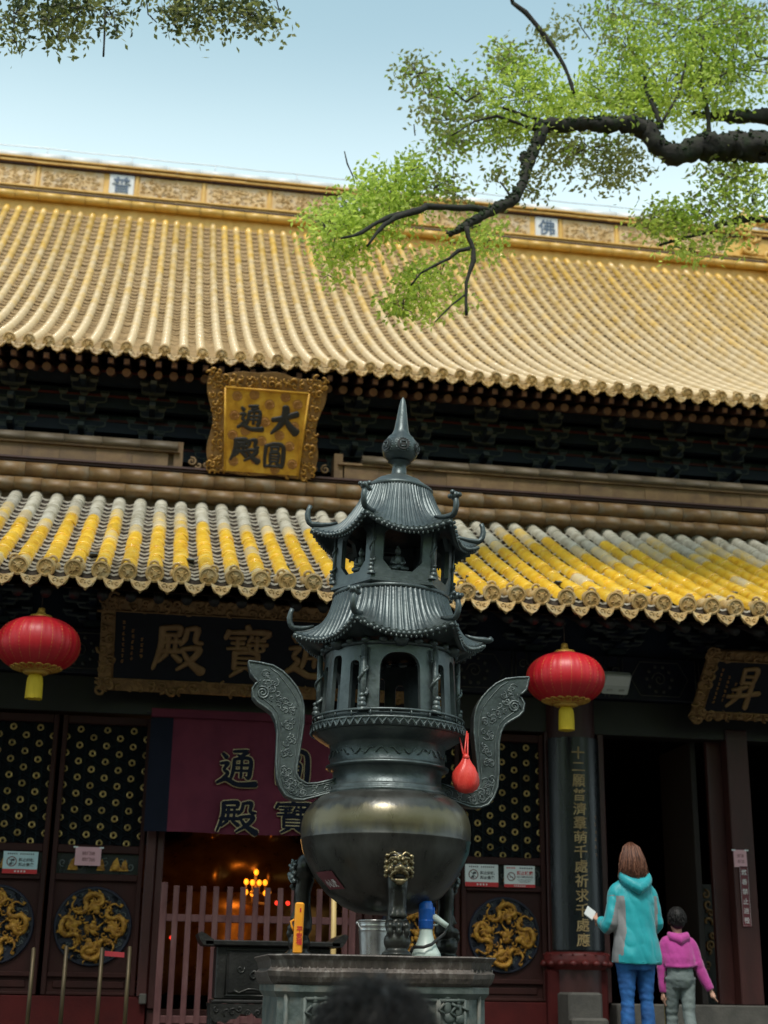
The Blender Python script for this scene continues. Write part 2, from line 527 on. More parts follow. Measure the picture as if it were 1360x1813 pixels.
def copy_tree(o, parent=None):
    c = o.copy()
    COL.objects.link(c)
    if parent is not None:
        c.parent = parent
    for ch in o.children:
        copy_tree(ch, c)
    return c

def frame(o, x, z):
    """matrix with origin o, local x axis, local z axis (y = into the thing)"""
    x = Vector(x).normalized()
    z = Vector(z).normalized()
    y = z.cross(x).normalized()
    z = x.cross(y)
    m = Matrix((x, y, z)).transposed().to_4x4()
    m.translation = Vector(o)
    return m

_gl = {}
def glyph_mesh(body, bold=0.0, ext=0.0, wob=0.0):
    """letters as geometry, centred, one unit tall, in the x-z plane, front facing -y"""
    c = bpy.data.curves.new('lettering', 'FONT')
    c.body = body
    c.align_x = 'LEFT'
    c.offset = bold
    c.extrude = ext
    c.resolution_u = 3
    o = bpy.data.objects.new('lettering', c)
    COL.objects.link(o)
    dg = bpy.context.evaluated_depsgraph_get()
    me = bpy.data.meshes.new_from_object(o.evaluated_get(dg))
    bpy.data.objects.remove(o)
    bpy.data.curves.remove(c)
    vs = [v.co.copy() for v in me.vertices]
    fs = [tuple(p.vertices) for p in me.polygons]
    bpy.data.meshes.remove(me)
    x0 = min(v.x for v in vs); x1 = max(v.x for v in vs)
    y0 = min(v.y for v in vs); y1 = max(v.y for v in vs)
    W, H = x1-x0, y1-y0
    out = []
    for v in vs:
        x = (v.x-(x0+x1)/2)/W; y = (v.y-(y0+y1)/2)/H
        if wob:
            q = noise.noise_vector(Vector((x*5, y*5, len(body)+x0)))
            x += q.x*wob; y += q.y*wob
        out.append((x, -v.z, y))
    return out, fs, W/H

def letter(mb, body, mat4, w, h, mi=0, bold=0.0, ext=0.0, wob=0.0, shear=0.0, bend=None):
    key = (body, bold, ext, wob)
    if key not in _gl:
        _gl[key] = glyph_mesh(*key)
    vs, fs, asp = _gl[key]
    if w is None:
        w = h*asp
    keep = mb.M
    mb.M = keep @ mat4
    vv = [(x*w+shear*y*h, z, y*h) for (x, z, y) in vs]
    if bend:
        vv = [bend(p) for p in vv]
    mb.add(vv, fs, mi)
    mb.M = keep

def spiral(mb, c, r, turns, rad, mi=0, n=5, hand=1, a0=0.0, steps=16, y=0.0, tail=0.0):
    pts, rs = [], []
    for i in range(steps+1):
        t = i/steps
        a = a0+hand*turns*2*PI*(1-t)
        rr = r*(.12+.88*(1-t)) if tail == 0 else r*(.15+.85*(1-t))
        pts.append((c[0]+rr*math.cos(a), y, c[1]+rr*math.sin(a)))
        rs.append(rad*(.55+.45*math.sin(PI*min(1, .25+t*.75))))
    mb.tube(pts, rs, n, mi)

def scrolls(mb, x0, x1, z0, z1, size, rad, mi=0, seed=1, y=0.0, dens=1.0, steps=12, nn=5):
    q = random.Random(seed)
    nx = max(1, int((x1-x0)/size*dens)); nz_ = max(1, int((z1-z0)/size*dens))
    for i in range(nx):
        for j in range(nz_):
            cx = x0+(x1-x0)*(i+.5+q.uniform(-.25, .25))/nx
            cz = z0+(z1-z0)*(j+.5+q.uniform(-.25, .25))/nz_
            s_ = size*q.uniform(.32, .55)
            spiral(mb, (cx, cz), s_, q.uniform(.7, 1.5), rad*q.uniform(.7, 1.3), mi, nn, q.choice((1, -1)), q.uniform(0, 6.3), steps, y+q.uniform(-.4, .3)*rad)

def remeshed(name, mb, mats, voxel, parent=None, smooth=4, fac=.5, matfn=None, wrinkle=None, **kw):
    me = mb.mesh(name+'_src', [mats[0]])
    o = bpy.data.objects.new(name, me)
    COL.objects.link(o)
    r = o.modifiers.new('r', 'REMESH'); r.mode = 'VOXEL'; r.voxel_size = voxel
    if smooth:
        s_ = o.modifiers.new('s', 'SMOOTH'); s_.iterations = smooth; s_.factor = fac
    dg = bpy.context.evaluated_depsgraph_get()
    m2 = bpy.data.meshes.new_from_object(o.evaluated_get(dg))
    m2.name = name
    bpy.data.objects.remove(o)
    bpy.data.meshes.remove(me)
    if wrinkle:
        amp, sx, sy, sz = wrinkle
        ns = [v.normal.copy() for v in m2.vertices]
        for v, n_ in zip(m2.vertices, ns):
            p = Vector((v.co.x*sx+v.co.z*sz*.45, v.co.y*sy, v.co.z*sz))
            k = noise.noise(p)+.5*noise.noise(p*2.1+Vector((3, 1, 7)))
            k = abs(k)*1.6-.35                      # soft ridges between flatter areas
            v.co += n_*amp*k
    m2.materials.clear()
    for k in mats:
        m2.materials.append(M[k])
    for p in m2.polygons:
        p.use_smooth = True
        p.material_index = matfn(p.center, p.normal) if matfn else 0
    o = link(name, m2, parent, **kw)
    if parent is not None:
        o.matrix_parent_inverse = pinv(parent)
    return o

# ------------------------------------------------------------------ brush writing, stroke by stroke (100 x 100 grid)
BR = {
'大': [([(6, 52), (40, 60), (92, 78)], (6, 7, 8)), ([(50, 99), (50, 74), (36, 38), (4, 4)], (9, 10, 8, 3)), ([(50, 62), (66, 36), (92, 12)], (4, 8, 11))],
'通': [([(14, 88), (23, 79)], (4, 6)), ([(10, 62), (28, 63), (18, 46), (28, 36), (16, 20)], (4, 5, 4, 5, 5)), ([(2, 10), (24, 20), (54, 6), (99, 8)], (4, 6, 6, 8)),
      ([(42, 95), (78, 96), (60, 83)], (4, 5, 4)), ([(52, 86), (64, 79)], (3, 5)), ([(44, 73), (42, 44), (37, 24)], (5, 5, 4)), ([(44, 74), (84, 76), (84, 34), (80, 24), (73, 28)], (4, 5, 6, 5, 2)),
      ([(44, 58), (82, 59)], (3, 4)), ([(43, 43), (82, 44)], (3, 4)), ([(63, 74), (62, 26)], (4, 4))],
'圓': [([(14, 88), (11, 40), (13, 6)], (6, 5, 4)), ([(15, 88), (50, 97), (84, 90), (89, 50), (86, 8), (78, 12)], (5, 6, 6, 7, 6, 2)), ([(13, 8), (84, 9)], (4, 4)),
      ([(36, 83), (37, 69)], (4, 4)), ([(36, 83), (66, 84), (63, 69)], (4, 4, 4)), ([(37, 70), (64, 70)], (3, 3)), ([(33, 60), (33, 27)], (4, 4)), ([(33, 61), (69, 61), (68, 27)], (4, 4, 4)),
      ([(34, 50), (67, 50)], (3, 3)), ([(34, 39), (67, 39)], (3, 3)), ([(33, 28), (68, 28)], (3, 3)), ([(44, 25), (29, 14)], (4, 2)), ([(57, 25), (73, 14)], (3, 5))],
'殿': [([(16, 92), (50, 94), (50, 79)], (5, 6, 5)), ([(16, 78), (50, 79)], (4, 4)), ([(16, 92), (15, 52), (1, 4)], (6, 6, 3)), ([(20, 63), (54, 65)], (4, 5)), ([(29, 73), (28, 44)], (5, 4)), ([(44, 73), (43, 44)], (4, 4)),
      ([(10, 42), (60, 45)], (5, 5)), ([(26, 36), (12, 20)], (5, 3)), ([(40, 36), (54, 24)], (4, 6)), ([(66, 92), (62, 70), (54, 58)], (5, 5, 3)), ([(66, 92), (86, 93), (84, 68), (97, 63)], (4, 6, 5, 4)),
      ([(58, 49), (92, 51), (80, 28), (50, 4)], (4, 6, 6, 3)), ([(61, 42), (76, 20), (99, 2)], (4, 6, 9))],
'寶': [([(50, 100), (53, 92)], (5, 6)), ([(13, 89), (7, 76)], (5, 4)), ([(13, 87), (91, 89), (84, 77)], (4, 6, 3)), ([(16, 76), (46, 77)], (3, 4)), ([(20, 66), (44, 67)], (3, 4)), ([(12, 55), (50, 57)], (3, 4)),
      ([(32, 77), (32, 56)], (4, 4)), ([(60, 80), (54, 70)], (4, 3)), ([(57, 74), (86, 74)], (3, 4)), ([(52, 64), (92, 65)], (3, 4)), ([(71, 79), (71, 54)], (4, 4)), ([(58, 63), (58, 53), (84, 53), (84, 62)], (3, 3, 3, 3)),
      ([(28, 47), (28, 16)], (5, 4)), ([(28, 47), (72, 47), (72, 16)], (4, 5, 4)), ([(29, 37), (71, 37)], (3, 3)), ([(29, 27), (71, 27)], (3, 3)), ([(28, 17), (72, 17)], (3, 3)), ([(42, 14), (22, 0)], (5, 3)), ([(60, 14), (84, 0)], (4, 7))],
'昇': [([(33, 97), (34, 63)], (5, 5)), ([(33, 97), (72, 98), (70, 63)], (5, 6, 5)), ([(34, 80), (70, 80)], (4, 4)), ([(34, 64), (70, 64)], (4, 4)), ([(52, 54), (34, 48), (10, 45)], (6, 6, 3)), ([(1, 27), (50, 31), (98, 38)], (5, 6, 7)),
      ([(34, 50), (32, 26), (6, 2)], (6, 6, 3)), ([(69, 58), (68, 0)], (6, 6))],
}
def brush(mb, ch, mat4, w, h, rs=1.0, th=.008, mi=0, grow=0.0):
    keep = mb.M
    mb.M = keep @ mat4
    for pts, ws in BR[ch]:
        n = len(pts)
        P, Rr = [], []
        for i in range(n-1):
            p0, p1, p2, p3 = pts[max(i-1, 0)], pts[i], pts[i+1], pts[min(i+2, n-1)]
            for k in range(6):
                t = k/6
                def cat(j):
                    return .5*(2*p1[j]+(p2[j]-p0[j])*t+(2*p0[j]-5*p1[j]+4*p2[j]-p3[j])*t*t+(3*p1[j]-p0[j]-3*p2[j]+p3[j])*t**3)
                P.append((cat(0), cat(1))); Rr.append(ws[i]+(ws[i+1]-ws[i])*t)
        P.append(pts[-1]); Rr.append(ws[-1])
        a, c = Vector(P[0]), Vector(P[1])
        d = (a-c).normalized()*Rr[0]
        e_ = (Vector(P[-1])-Vector(P[-2])).normalized()*Rr[-1]
        P = [tuple(a+d*.9), tuple(a+d*.55)]+P+[tuple(Vector(P[-1])+e_*.55), tuple(Vector(P[-1])+e_*.9)]
        Rr = [Rr[0]*.35, Rr[0]*.85]+Rr+[Rr[-1]*.85, Rr[-1]*.35]
        s_ = (w+h)/200
        mb.tube([((x-50)/100*w, 0, (y-50)/100*h) for x, y in P], [(r_*s_*rs+grow, th) for r_ in Rr], 8, mi)
    mb.M = keep
# ------------------------------------------------------------------ ground and terrace
PLAT = 1.05                       # terrace level
SILL = 1.48
b = MB(); b.box(-400, 400, -400, 400, -1, 0)
obj('ground', b, 'paving', kind='structure')
b = MB(); b.box(-14, 20, 6.4, 36, 0.004, PLAT)
obj('terrace', b, 'grey_stone', kind='structure')
b = MB()
for i in range(6):
    b.box(-2.5, 5, 6.4-.3*(6-i)+.0, 6.398, .006+.175*0, .175*(i+1)-.0-.004*(i == 5)) if False else b.box(-2.5, 5, 6.4-.3*(6-i), 6.4-.3*(5-i)-.002, .006, .17*(i+1))
obj('stone_steps', b, 'grey_stone', kind='structure')

# ------------------------------------------------------------------ temple hall
FY = 13.5                         # door plane
hall = thing('temple_hall', 'large temple hall with two tiers of yellow glazed tile roofs and dark red doors', 'temple', (1.1, FY, PLAT))

def U(t):
    return 14.75+8.15*t, 8.33+6.3*(.65*t+.35*t*t)
def Lw(t):
    return 11.72+3.55*t, 4.87+1.83*(.88*t+.12*t*t)
def slope(fn, t):
    a, b_ = fn(t-.01), fn(t+.01)
    return math.atan2(b_[1]-a[1], b_[0]-a[0])
def arclen(fn, n=200):
    L = 0
    for i in range(n):
        a, b_ = fn(i/n), fn((i+1)/n)
        L += math.hypot(a[0]-b_[0], a[1]-b_[1])
    return L

def roof_deck(fn, x0, x1, th, n=24):
    b = MB()
    b.grid(lambda u, v: (x0+(x1-x0)*u, fn(v)[0], fn(v)[1]-.085), 1, n, 0)
    b.grid(lambda u, v: (x0+(x1-x0)*u, fn(v)[0]+.06, fn(v)[1]-.085-th), 1, n, 0, flip=True)
    for sx in (x0, x1):
        b.grid(lambda u, v: (sx, fn(v)[0]+.06*u, fn(v)[1]-.085-th*u), 1, n, 0)
    return b

upper = obj('upper_roof', roof_deck(U, -6.2, 12.6, .05), 'rafter_red', hall)
lower = obj('lower_roof', roof_deck(Lw, -6.2, 12.6, .05, 8), 'rafter_red', hall)

def pans(fn, xs, half, ncourse, rise=.022, dip=.035, t1=1.0, lipt=.02):
    """stepped concave pan tiles between the rolls"""
    b = MB()
    for x in xs:
        for j in range(ncourse):
            t0, te = j/ncourse*t1, (j+1)/ncourse*t1
            y0, z0 = fn(t0); y1, z1 = fn(te)
            jx = rnd.uniform(-.005, .005); jz = rnd.uniform(-.006, .006)
            row = []
            for k in range(5):
                u = -1+k/2
                row.append((x+jx+half*u, -dip*(1-u*u)))
            vs = [(px, y0-.012, z0-.03+dz+rise+jz) for px, dz in row]+[(px, y1, z1-.03+dz+jz) for px, dz in row]
            vs += [(px, y0-.012, z0-.055+dz+rise*.0+jz) for px, dz in row]
            b.add(vs[:10], [(k, k+1, k+6, k+5) for k in range(4)], 0, False)
            lip = [(px, y0-.016, z0-.03+dz+rise+jz+.003) for px, dz in row]+[(px, y0-.016, z0-.03+dz+rise-lipt+jz) for px, dz in row]+[(px, y0+.010, z0-.026+dz+rise+jz) for px, dz in row]
            b.add(lip, [(k+5, k+6, k+1, k) for k in range(4)]+[(k, k+1, k+11, k+10) for k in range(4)], 1, False)
            b.add([(px, y0-.012, z0-.03+dz+rise-lipt+jz) for px, dz in row]+[(px, y0-.004, z0-.034+dz) for px, dz in row], [(k+5, k+6, k+1, k) for k in range(4)], 0, False)
    return b

# ---- upper roof tile rows
def roll_row(fn, nseg, r, n=7, t0=0.0, t1=1.0):
    b = MB()
    vs, fs = [], []
    for s_ in range(nseg):
        for e in (0, 1):
            t = t0+(t1-t0)*(s_+e)/nseg
            y, z = fn(t)
            a = slope(fn, t)
            rr = r*(1.0 if e == 0 else .9)
            for k in range(n):
                q = PI*(k/(n-1))
                h = rr*math.sin(q)
                vs.append((rr*math.cos(q), y-h*math.sin(a), z+h*math.cos(a)-.02))
        o = s_*2*n
        fs += [(o+k, o+k+1, o+n+k+1, o+n+k) for k in range(n-1)]
        if s_:
            fs += [(o-n+k, o-n+k+1, o+k+1, o+k) for k in range(n-1)]
    b.add(vs, [tuple(reversed(f)) for f in fs], 0, True)
    return b
USP = .212
row_me = roll_row(U, 26, .060).mesh('tile_row', ['upper_tile'])
ux = [-3.3+USP*i for i in range(-13, 74)]
for x in ux:
    o = link('tile_row', row_me, upper); o.location = (x+rnd.uniform(-.006, .006), 0, rnd.uniform(-.008, .008))
b = pans(U, [x+USP/2 for x in ux], USP/2-.03, 46, .03)
o = obj('pan_tiles', b, ['pan_tile_gold', 'pan_lip_gold'], upper, kind='stuff')

def cap_mesh(r, name):
    b = MB()
    # local: disc faces -y, tile runs +y
    n = 18
    rings = [(r*1.0, .03), (r*1.0, 0), (r*.80, -.004), (r*.74, .006), (r*.30, .004), (r*.24, -.006)]
    vs, fs = [], []
    for (rr, y) in rings:
        for k in range(n):
            a = 2*PI*k/n
            vs.append((rr*math.cos(a), y, rr*math.sin(a)))
    for i in range(len(rings)-1):
        fs += [(i*n+k, i*n+(k+1) % n, (i+1)*n+(k+1) % n, (i+1)*n+k) for k in range(n)]
    fs.append(tuple(range((len(rings)-1)*n, len(rings)*n)))
    b.add(vs, fs, 0, False)
    # coiled dragon on the disc
    for i in range(3):
        spiral(b, (.42*r*math.cos(i*2.1+.4), .42*r*math.sin(i*2.1+.4)), r*.26, .9, r*.075, 0, 4, 1, i*2.1, 7, 0)
    # short length of roll behind and the nail loop on top
    pts = [(0, .02, 0), (0, .30, .0)]
    b.tube(pts, [r*.93, r*.93], 14, 0)
    b.tube([(-r*.42, .10, r*.85), (-r*.30, .10, r*1.22), (0, .10, r*1.32), (r*.30, .10, r*1.22), (r*.42, .10, r*.85)], r*.15, 6, 0)
    return b.mesh(name, ['tile_cap'])
def drip_mesh(w_, h_, name):
    b = MB()
    prof = []
    N = 14
    for k in range(N+1):
        u = -1+2*k/N
        z = -h_*((1-abs(u)**2.6)**.75*.86+.06*math.cos(u*PI*3)*(1-u*u)+.14*max(0, 1-abs(u)*4))
        prof.append((w_/2*u, z))
    top = [(w_/2*(1-2*k/6), -.22*h_*(1-(1-2*k/6)**2)) for k in range(7)]
    b.prism(prof+top, .022)
    for hd in (1, -1):
        spiral(b, (hd*w_*.17, -h_*.42), h_*.24, 1.1, h_*.055, 0, 4, hd, 0, 8, -.002)
    b.tube([(-w_*.4, -.004, -h_*.35), (-w_*.2, -.006, -h_*.78), (0, -.006, -h_*.95), (w_*.2, -.006, -h_*.78), (w_*.4, -.004, -h_*.35)], h_*.045, 5, 0)
    return b.mesh(name, ['tile_cap'])
capU, dripU = cap_mesh(.068, 'tile_end_cap'), drip_mesh(.158, .095, 'drip_tile')
aU = slope(U, .01)
for x in ux:
    o = link('tile_end_cap', capU, upper); o.location = (x, U(0)[0]-.03, U(0)[1]-.005); o.rotation_euler = (aU*.45, 0, 0)
    o = link('drip_tile', dripU, upper); o.location = (x+USP/2, U(0)[0]-.055, U(0)[1]-.055); o.rotation_euler = (-.12, 0, 0)

# ---- lower roof tiles, one by one
LSP = .2245
LEN = arclen(Lw)
NS = 10
def half_tile(mats, name, L, r=.072):
    b = MB()
    n = 9
    vs, fs = [], []
    prof = [(0, r*1.0), (.02, r*1.02), (L*.5, r*.99), (L-.03, r*.95), (L+.02, r*.90)]
    for (y, rr) in prof:
        for k in range(n):
            q = PI*k/(n-1)
            vs.append((rr*math.cos(q), y, rr*math.sin(q)))
    for i in range(len(prof)-1):
        fs += [(i*n+k+1, i*n+k, (i+1)*n+k, (i+1)*n+k+1) for k in range(n-1)]
    # front thickness
    o = len(vs)
    for k in range(n):
        q = PI*k/(n-1)
        vs.append((r*.84*math.cos(q), 0, r*.84*math.sin(q)))
    fs += [(k, k+1, o+k+1, o+k) for k in range(n-1)]
    b.add(vs, fs, 0, True)
    return b.mesh(name, [mats])
TL = LEN/NS
t_y = half_tile('tile_yellow', 'roll_tile', TL)
t_p = half_tile('tile_pale', 'roll_tile', TL)
t_g = half_tile('tile_grey', 'roll_tile', TL)
ts = [0.0]
for i in range(NS):                       # parameters at equal arc length
    t = ts[-1]; acc = 0
    while acc < TL and t < 1.2:
        a_, b_ = Lw(t), Lw(t+.002); acc += math.hypot(a_[0]-b_[0], a_[1]-b_[1]); t += .002
    ts.append(t)
rest = MB()
lx = [-1.17+LSP*i for i in range(-16, 48)]
for i, x in zip(range(-16, 48), lx):
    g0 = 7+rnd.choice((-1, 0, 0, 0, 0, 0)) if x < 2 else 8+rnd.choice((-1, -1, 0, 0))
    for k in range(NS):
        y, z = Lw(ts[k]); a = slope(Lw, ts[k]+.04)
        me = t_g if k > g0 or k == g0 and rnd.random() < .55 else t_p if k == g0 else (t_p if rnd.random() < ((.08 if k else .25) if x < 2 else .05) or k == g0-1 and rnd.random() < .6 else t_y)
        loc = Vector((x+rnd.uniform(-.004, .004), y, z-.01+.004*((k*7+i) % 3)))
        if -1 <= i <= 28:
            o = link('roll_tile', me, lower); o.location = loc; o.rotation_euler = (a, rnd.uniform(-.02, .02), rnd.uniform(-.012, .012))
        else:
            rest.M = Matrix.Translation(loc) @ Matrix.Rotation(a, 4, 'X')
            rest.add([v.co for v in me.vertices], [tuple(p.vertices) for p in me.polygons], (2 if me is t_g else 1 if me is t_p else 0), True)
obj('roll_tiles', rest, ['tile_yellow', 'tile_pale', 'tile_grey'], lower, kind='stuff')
capL, dripL = cap_mesh(.080, 'tile_end_cap'), drip_mesh(.180, .120, 'drip_tile')
aL = slope(Lw, .02)
for x in lx:
    o = link('tile_end_cap', capL, lower); o.location = (x, Lw(0)[0]-.05, Lw(0)[1]+.004); o.rotation_euler = (aL*.6, rnd.uniform(-.6, .6), rnd.uniform(-.03, .03))
    o = link('drip_tile', dripL, lower); o.location = (x+LSP/2, Lw(0)[0]-.085, Lw(0)[1]-.06); o.rotation_euler = (-.10, 0, rnd.uniform(-.03, .03))
obj('pan_tiles', pans(Lw, [x+LSP/2 for x in lx], LSP/2-.035, 20, .060, .045, 1.0, .014), ['pan_tile', 'pan_lip'], lower, kind='stuff')

# ---- courses above the lower roof
JY, JZ = Lw(1)[0], Lw(1)[1]
b = MB(); gapx = (at(325, 840, JY-.1).x, at(588, 850, JY-.1).x)
b.box(-6.2, 12.6, JY-.06, JY+.34, JZ-.25, JZ+.40)
b.box(-6.2, gapx[0]-.03, JY-.05, JY+.3, JZ+.402, JZ+.62)
b.box(gapx[1]+.03, 12.6, JY-.05, JY+.3, JZ+.402, JZ+.62)
ridge = obj('lower_ridge', b, 'ridge_brick', hall)
b = MB()
n = 8
pr = [(-.02, -.02), (-.17, .0), (-.19, .05), (-.15, .12), (-.06, .165)]
skirt_w = .33
def course(name, prof, wid, mat, x0, x1, smooth=True, gap=.003, skip=None, parent=ridge, zj=.0):
    bb = MB()
    m_ = len(prof)
    vs = [(sx, JY+p[0], JZ+p[1]) for sx in (-wid/2+gap/2, wid/2-gap/2) for p in prof]
    fs = [(i, i+1, m_+i+1, m_+i) for i in range(m_-1)]+[tuple(range(m_)), tuple(reversed(range(m_, 2*m_)))]
    bb.add(vs, [tuple(reversed(f)) for f in fs], 0, smooth)
    me = bb.mesh(name, [mat])
    x = x0
    while x < x1:
        if not (skip and skip[0]-wid*.5 < x < skip[1]+wid*.5):
            o = link(name, me, parent); o.location = (x, rnd.uniform(-.006, .006), rnd.uniform(-zj, zj))
        x += wid
course('skirt_tile', [(.0, -.02), (-.20, .03), (-.215, .07), (-.17, .14), (-.08, .17)], .30, 'ridge_tile', -3.0, 9.5, zj=.004)
cyl = [(-.06+.105*math.cos(a), .255+.095*math.sin(a)) for a in [R(290-k*22.5) for k in range(11)]]
course('ridge_tile', cyl, .345, 'ridge_tile', -3.1, 9.5, zj=.004)
b = MB()
for (z0, z1, d) in ((.352, .376, .115), (.380, .402, .14)):
    b.box(-6.2, 12.6, JY-d, JY, JZ+z0, JZ+z1)
obj('string_course', b, 'rafter_red', ridge)
course('ridge_brick', [(.02, .405), (-.105, .405), (-.105, .565), (.02, .565)], .40, 'ridge_brick', -3.0, 9.5, smooth=False, skip=gapx)
course('ridge_cap', [(.02, .60), (-.155, .60), (-.165, .64), (-.12, .70), (.02, .72)], .42, 'ridge_cap', -3.05, 9.5, skip=gapx)
b = MB()
b.box(-6.2, gapx[0]-.06, JY-.135, JY, JZ+.570, JZ+.596)
b.box(gapx[1]+.06, 12.6, JY-.135, JY, JZ+.570, JZ+.596)
b.box(gapx[0]-.12, gapx[0]-.02, JY-.10, JY+.2, JZ+.41, JZ+.71)
b.box(gapx[1]+.02, gapx[1]+.12, JY-.10, JY+.2, JZ+.41, JZ+.71)
obj('string_course', b, 'ridge_brick', ridge)
b = MB()
b.M = Matrix.Translation((0, JY-.075, JZ+.47))
scrolls(b, gapx[0]+.03, gapx[1]-.03, -.05, .07, .11, .014, 0, 5, 0, 1.2)
obj('carved_band', b, 'ridge_brick', ridge)

# ---- main ridge
Y1, Z1 = U(1)
b = MB()
b.box(-7, 11.3, Y1-.12, Y1+.3, Z1-.2, Z1+.86)
mr_ = obj('main_ridge', b, 'ridge_yellow', hall)
def bar(z0, z1, d, mat='ridge_yellow', nm='ridge_moulding', x0=-7, x1=11.3):
    bb = MB()
    x = x0
    while x < x1:
        wv = min(.62, x1-x)
        bb.box(x+.003, x+wv-.003, Y1-.12-d+rnd.uniform(-.004, .004), Y1-.1, Z1+z0+rnd.uniform(-.004, .004), Z1+z1)
        x += wv
    return obj(nm, bb, mat, mr_)
bb = MB()
x = -7
while x < 11.3:
    bb.tube([(x+.004, Y1-.2, Z1+.10), (x+.40, Y1-.2, Z1+.10)], .072, 10, 0); x += .404
obj('ridge_roll', bb, 'ridge_yellow', mr_)
bar(.185, .215, .10, 'rafter_red'); bar(.22, .255, .06); bar(.275, .300, .09)
bar(.735, .76, .06, 'rafter_red'); bar(.765, .80, .10); bar(.83, .86, .13)
bb = MB()
x = -7
while x < 11.2:
    bb.tube([(x+.004, Y1-.06, Z1+.93), (x+.6, Y1-.06, Z1+.94+rnd.uniform(-.012, .012))], .10, 8, 0); x += .604
obj('ridge_top_roll', bb, 'tile_white', mr_)
bb = MB()
pts = []
x = -7.0
while x < 11:
    bb.tube([(x, Y1-.06, Z1+1.0), (x, Y1-.06, Z1+1.17)], .008, 5, 0)
    pts += [(x, Y1-.06, Z1+1.165), (x+.75, Y1-.06, Z1+1.15)]
    x += 1.5
bb.tube(pts, .009, 5, 0)
obj('lightning_wire', bb, 'steel_wire', mr_)
chars = [(215, 336, '普'), (618, 385, '光'), (968, 423, '佛')]
cx_ = []
for (px, py, ch) in chars:
    p = at(px, py, Y1-.13)
    bb = MB(); bb.box(p.x-.22, p.x+.22, Y1-.15, Y1-.1, Z1+.31, Z1+.725, 0, .01)
    tl = obj('character_tile', bb, 'tile_white', mr_)
    bb = MB(); letter(bb, ch, Matrix.Translation((p.x, Y1-.156, Z1+.515)), .32, .32, 0, .012, .008, .02)
    obj('character', bb, 'tile_blue', tl)
    cx_.append(p.x)
edges = sorted(cx_)
segs = []
sp = edges[1]-edges[0]
allx = [edges[0]-sp]+edges+[edges[-1]+sp*.93]
for i in range(len(allx)-1):
    a_, b_ = allx[i]+.27, allx[i+1]-.27
    nn = 3
    for k in range(nn):
        segs.append((a_+(b_-a_)*k/nn+.05, a_+(b_-a_)*(k+1)/nn-.05))
for k, (a_, b_) in enumerate(segs):
    bb = MB()
    bb.box(a_, b_, Y1-.135, Y1-.1, Z1+.312, Z1+.722)
    bb.M = Matrix.Translation((0, Y1-.14, Z1+.515))
    q = random.Random(k)
    # a relief dragon with clouds
    if False:
        pts = [(a_+.08+(b_-a_-.16)*i/14, q.uniform(-.01, .01), .09*math.sin(i*.95+k)) for i in range(15)]
        bb.tube(pts, [.022+.022*math.sin(PI*i/14) for i in range(15)], 6, 0)
    scrolls(bb, a_+.05, b_-.05, -.16, .16, .12, .013, 0, k+40, 0, 1.35, 9, 4)
    obj('ridge_panel', bb, 'ridge_panel', mr_)
    bb = MB(); bb.box(a_-.075, a_-.03, Y1-.15, Y1-.1, Z1+.312, Z1+.722)
    obj('ridge_post', bb, 'ridge_yellow', mr_)
# end ornament and the descending ridge at the right
bb = MB()
bb.M = Matrix.Translation((10.85, Y1-.16, Z1+.75))
for i in range(16):
    q = random.Random(i+3)
    spiral(bb, (q.uniform(-.35, .3), q.uniform(-.4, .5)), q.uniform(.1, .22), 1.2, .04, 0, 5, q.choice((1, -1)), q.uniform(0, 6), 10, q.uniform(-.06, .06))
bb.box(-.38, .38, .02, .3, -.45, .55, 0, .08)
obj('ridge_dragon', bb, 'ridge_yellow', mr_)
bb = MB()
bb.grid(lambda u, v: (11.05+.36*u, U(v)[0]-.1, U(v)[1]+.42), 1, 14)
bb.grid(lambda u, v: (11.05, U(v)[0]-.1*u, U(v)[1]-.05+.47*u), 1, 14)
bb.grid(lambda u, v: (11.41, U(v)[0]-.1*u, U(v)[1]-.05+.47*u), 1, 14, flip=True)
bb.tube([(11.23, U(v/14)[0]-.12, U(v/14)[1]+.46) for v in range(15)], .11, 8, 0)
obj('descending_ridge', bb, 'ridge_yellow', upper)

# ---- under the upper eave: wall, beams, bracket sets, rafters
WY = 16.35
b = MB()
b.box(-6.2, 12.6, WY, WY+.3, 5.0, 9.05)
uw = obj('upper_wall', b, 'bracket_blue', hall)
b = MB()
for k in range(5):
    z = 7.25+.24*k
    yy = WY-.10-.17*k
    b.box(-6.2, 12.6, yy-.05, yy+.05, z, z+.13, 0)
    b.box(-6.2, 12.6, yy-.058, yy+.05, z+.134, z+.162, 1)
    b.box(-6.2, 12.6, yy-.02, yy+.05, z+.166, z+.235, 2)
obj('eave_beams', b, ['bracket_blue', 'beam_red', 'bracket_green'], uw)

